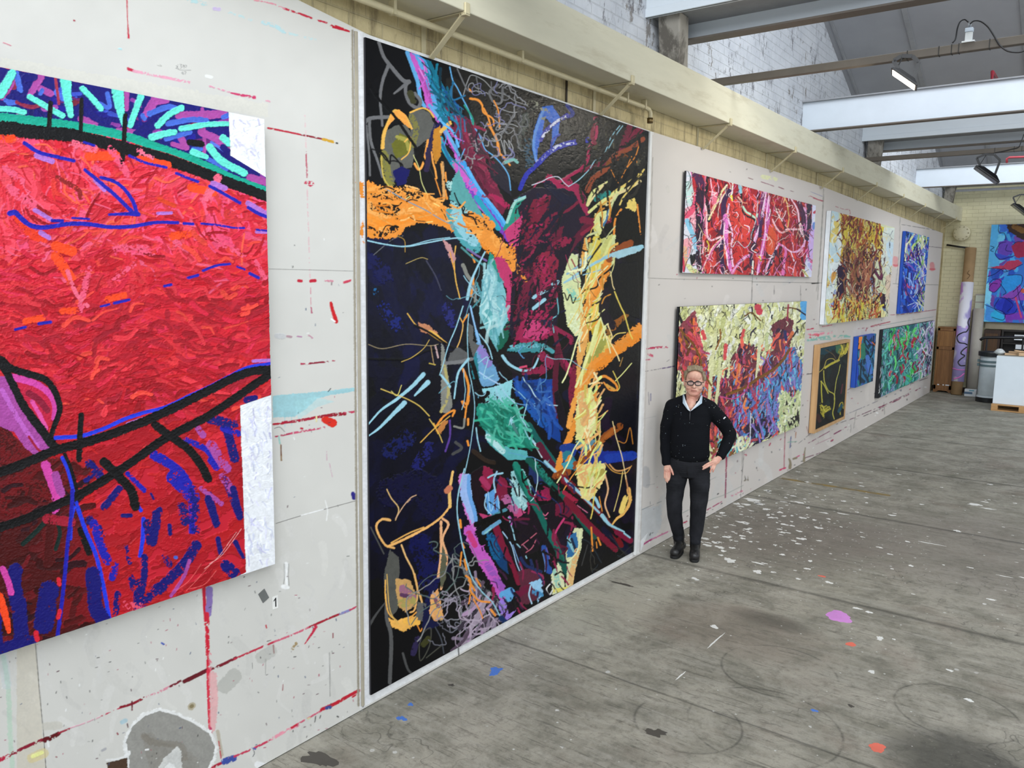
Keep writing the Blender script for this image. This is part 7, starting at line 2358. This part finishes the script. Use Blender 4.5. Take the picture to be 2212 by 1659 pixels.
H.e((hx + .092, hy + .015, hz + .035), (.010, .028, .03))
H.build('hair', M_hair, MAN, .0032, 2, .0016, 4)
# eyes, brows, mouth
M_eyew = plain('eye_white', 'd8d0c8', .3); M_iris = plain('iris', '2c2420', .2); M_lip = plain('lip', 'a4605a', .5); M_brow = plain('brow', '6c5c4c', .8)
for sx in (-1, 1):
    e = MB().lathe([(.001, -.010), (.007, -.007), (.010, 0), (.007, .007), (.001, .010)], (0, 0, 0), 12); o = e.build('eye', M_eyew, MAN, True); o.location = (hx + sx * .031, hy - .0755, hz - .004); o.scale = (1, .7, .55)
    i_ = MB().lathe([(.0045, -.001), (.0045, .001)], (0, 0, 0), 12, Matrix.Rotation(math.radians(90), 4, 'X')); o2 = i_.build('iris', M_iris, o); o2.location = (0, -.0102, 0)
    MB().tube([(hx + sx * .012, hy - .0955, hz + .016), (hx + sx * .030, hy - .093, hz + .021), (hx + sx * .048, hy - .078, hz + .015)], [.0025, .0035, .002], 8).build('eyebrow', M_brow, MAN, True)
MB().tube([(hx - .025, hy - .087, hz - .0725), (hx - .010, hy - .0955, hz - .069), (hx + .010, hy - .0955, hz - .069), (hx + .025, hy - .087, hz - .0725)], [.0012, .0028, .0028, .0012], 8).build('mouth', M_lip, MAN, True)
# glasses
G = empty('glasses', (hx, hy, hz)); G.parent = MAN
bpy.data.objects.remove(G)
gm = MB()
for sx in (-1, 1):
    c = (hx + sx * .0325, hy - .106, hz - .003); P = []
    for k in range(28):
        a = 2 * math.pi * k / 28; q = (abs(math.cos(a)) ** 2.8 + abs(math.sin(a)) ** 2.8) ** (-1 / 2.8)
        P.append((c[0] + .0265 * q * math.cos(a), c[1] + abs(.0265 * q * math.cos(a) + sx * .0) * .10, c[2] + .0165 * q * math.sin(a) - .002 * sx * math.cos(a) * 0))
    gm.tube(P, .0042, 8, True)
    gm.tube([(hx + sx * .060, hy - .103, hz + .006), (hx + sx * .074, hy - .085, hz + .006), (hx + sx * .083, hy - .02, hz + .003), (hx + sx * .084, hy + .01, hz - .004)], .0030, 8)
gm.tube([(hx - .008, hy - .106, hz + .004), (hx, hy - .109, hz + .006), (hx + .008, hy - .106, hz + .004)], .0042, 8)
fr = gm.build('glasses', M_black, MAN, True)
M_lensg = NT('spectacle_lens'); M_lensg = M_lensg.out('f4f6f8', .02); M_lensg.node_tree.nodes['Principled BSDF'].inputs['Alpha'].default_value = .07
for sx in (-1, 1):
    MB().lathe([(.0225, -.0006), (.0225, .0006)], (0, 0, 0), 24, Matrix.Translation((hx + sx * .0325, hy - .1045, hz - .003)) @ Matrix.Rotation(math.radians(90), 4, 'X') @ Matrix.Diagonal((1.08, .66, 1, 1))).build('lens', M_lensg, fr)
# pullover
t = NT('black_wool'); v = t.n('ShaderNodeTexVoronoi', feature='F1'); t.put(v.inputs['Vector'], t.scaled((58, 58, 58))); v.inputs['Scale'].default_value = 1
cc = t.n('ShaderNodeSeparateColor', i0=v.outputs['Color']).outputs; zn = t.math('MULTIPLY', t.ramp(t.noise(4.2, 4), (.46, 0.0), (.62, 1.0)), .55)
fk = t.math('MULTIPLY', t.ramp(t.math('ADD', v.outputs['Distance'], t.math('MULTIPLY', t.noise(130, 3), .25)), (.24, 1.0), (.32, 0.0)), t.math('LESS_THAN', cc[0], zn))
M_wool = t.out(t.mix(fk, '0d0f14', t.mix(cc[1], 'b0b8a8', '8c9cb0')), .88, t.noise(320, 3), .002, .5, None, .15)
S = Flesh()
S.loft([(.915, .004, -.004, .170, .120), (.94, .004, -.006, .182, .130), (.99, .003, -.012, .180, .134), (1.07, .0, -.014, .177, .136), (1.16, .0, -.006, .176, .132), (1.26, .002, .006, .182, .126), (1.33, .005, .016, .184, .118), (1.39, .006, .022, .160, .098), (1.43, .008, .026, .105, .075)])
S.chain([(-.165, .02, 1.375, .068), (-.08, .02, 1.425, .052), (-.045, .03, 1.452, .04)]).chain([(.165, .02, 1.370, .070), (.09, .02, 1.42, .054), (.055, .03, 1.452, .04)])
S.chain([(-.165, .02, 1.375, .066), (-.198, .02, 1.25, .061), (-.214, .03, 1.12, .054), (-.212, 0.0, .985, .047), (-.199, -.028, .885, .042), (-.196, -.032, .868, .042)])
S.chain([(.165, .02, 1.370, .070), (.265, .03, 1.265, .067), (.345, .05, 1.15, .060), (.322, .0, 1.055, .052), (.282, -.052, .978, .044), (.277, -.058, .969, .044)])
S.build('pullover', M_wool, MAN, .006, 6, .0055, 3)
# shirt collar
M_shirt = plain('shirt', 'd8dee4', .7); M_shirtb = plain('shirt_blue', 'a8bccc', .7)
def flap(P, mat, th=.004):
    m = MB(); n = len(P); Q = [(x, y - th, z) for x, y, z in P]; m.add(list(P) + Q, [tuple(range(n)), tuple(range(n, 2 * n))] + [(i, (i + 1) % n, n + (i + 1) % n, n + i) for i in range(n)]); return m.build('collar', mat, MAN)
flap([(-.078, -.015, 1.488), (-.066, -.040, 1.492), (-.054, -.078, 1.440), (-.012, -.124, 1.362), (-.030, -.118, 1.372), (-.075, -.085, 1.425)], M_shirtb)
flap([(-.064, -.052, 1.488), (-.052, -.074, 1.452), (-.006, -.130, 1.362), (-.020, -.127, 1.366), (-.055, -.092, 1.424)], M_shirt)
flap([(.095, -.012, 1.490), (.082, -.038, 1.496), (.062, -.078, 1.440), (.004, -.128, 1.366), (.022, -.120, 1.380), (.092, -.075, 1.430)], M_shirtb)
flap([(.080, -.046, 1.494), (.066, -.070, 1.452), (-.008, -.130, 1.360), (.012, -.127, 1.374), (.072, -.088, 1.432)], M_shirt)
MB().tube([(-.008, -.122, 1.360), (-.008, -.130, 1.32), (-.007, -.134, 1.28)], .0035, 8).build('zip', plain('zip_dark', '3a3c40', .4), MAN, True)
MB().box(-.012, .012, -.003, .003, -.005, .005, Matrix.Translation((.292, -.038, 1.302)) @ Matrix.Rotation(-.8, 4, 'Y')).build('sleeve_tab', E_white, MAN)
# jeans
t = NT('black_denim'); M_jean = t.out(t.mix(t.ramp(t.noise(7, 5), (.35, 0.0), (.7, 1.0)), '141519', '26272c'), .8, t.noise(260, 3), .0015, .4, None, .2)
J = Flesh()
J.loft([(.76, .0, .0, .165, .098), (.80, -.002, .002, .178, .112), (.86, -.002, .004, .180, .116), (.93, .0, .004, .168, .112)])
J.chain([(-.085, .005, .85, .096), (-.100, -.002, .72, .093), (-.108, -.012, .60, .082), (-.112, -.02, .50, .073), (-.104, .0, .38, .069), (-.082, .03, .26, .059), (-.066, .05, .185, .053), (-.062, .055, .15, .053)])
J.chain([(.092, .005, .85, .099), (.102, -.002, .72, .096), (.106, -.012, .60, .086), (.104, -.02, .50, .077), (.100, .0, .37, .070), (.095, .0, .25, .062), (.090, -.0, .17, .052), (.090, -.0, .15, .053)])
for (x, y, z, r) in ((-.064, .05, .20, .05), (-.075, .035, .245, .055), (.090, 0, .20, .055), (.092, 0, .245, .058), (-.11, -.02, .52, .068), (.105, -.02, .53, .072)):
    J.e((x, y, z), (r * 1.06, r * 1.06, .014))
J.build('jeans', M_jean, MAN, .0055, 3, .004, 6)
MB().tube([(-.006, -.116, .86), (-.006, -.118, .82), (-.004, -.108, .77)], .003, 6).build('fly_seam', plain('seam', '0c0c0e', .8), MAN, True)
# boots
M_boot = plain('boot_leather', '1c1b1b', .42, .2, 20); M_sole = plain('boot_sole', '121212', .7)
def boot(heel, toe, ank):
    K = Flesh(); h = np.array(heel); t_ = np.array(toe); d = (t_ - h) / np.linalg.norm(t_ - h)
    K.chain([(h[0], h[1], .055, .042), (*(h + d * .08), .06, .045), (*(h + d * .17), .052, .048), (*(t_ - d * .045), .046, .047)], 1, .25)
    K.chain([(ank[0], ank[1], .165, .051), (ank[0], ank[1], .10, .05), (*(h + d * .06), .07, .046)], 1, .25)
    K.chain([(*(h + d * .10), .09, .036), (*(h + d * .17), .07, .036)], 1, .3)
    b = K.build('boot', M_boot, MAN, .0048, 4, 0, 1, .018)
    s = MB(); n = np.array([-d[1], d[0]]); P = []
    for k in range(28):
        a = 2 * math.pi * k / 28; L = np.linalg.norm(t_ - h); c = (h + t_) / 2; w = .043 + .009 * math.cos(a)
        q = c + d * (L / 2 + .006) * np.sign(math.cos(a)) * abs(math.cos(a)) ** .7 + n * w * np.sign(math.sin(a)) * abs(math.sin(a)) ** .8
        P.append(tuple(q))
    s.prism(P, 0, .026).build('sole', M_sole, b, bevel=.004)
boot((-.030, .115), (-.098, -.135), (-.056, .062)); boot((.093, .080), (.086, -.185), (.091, .012))
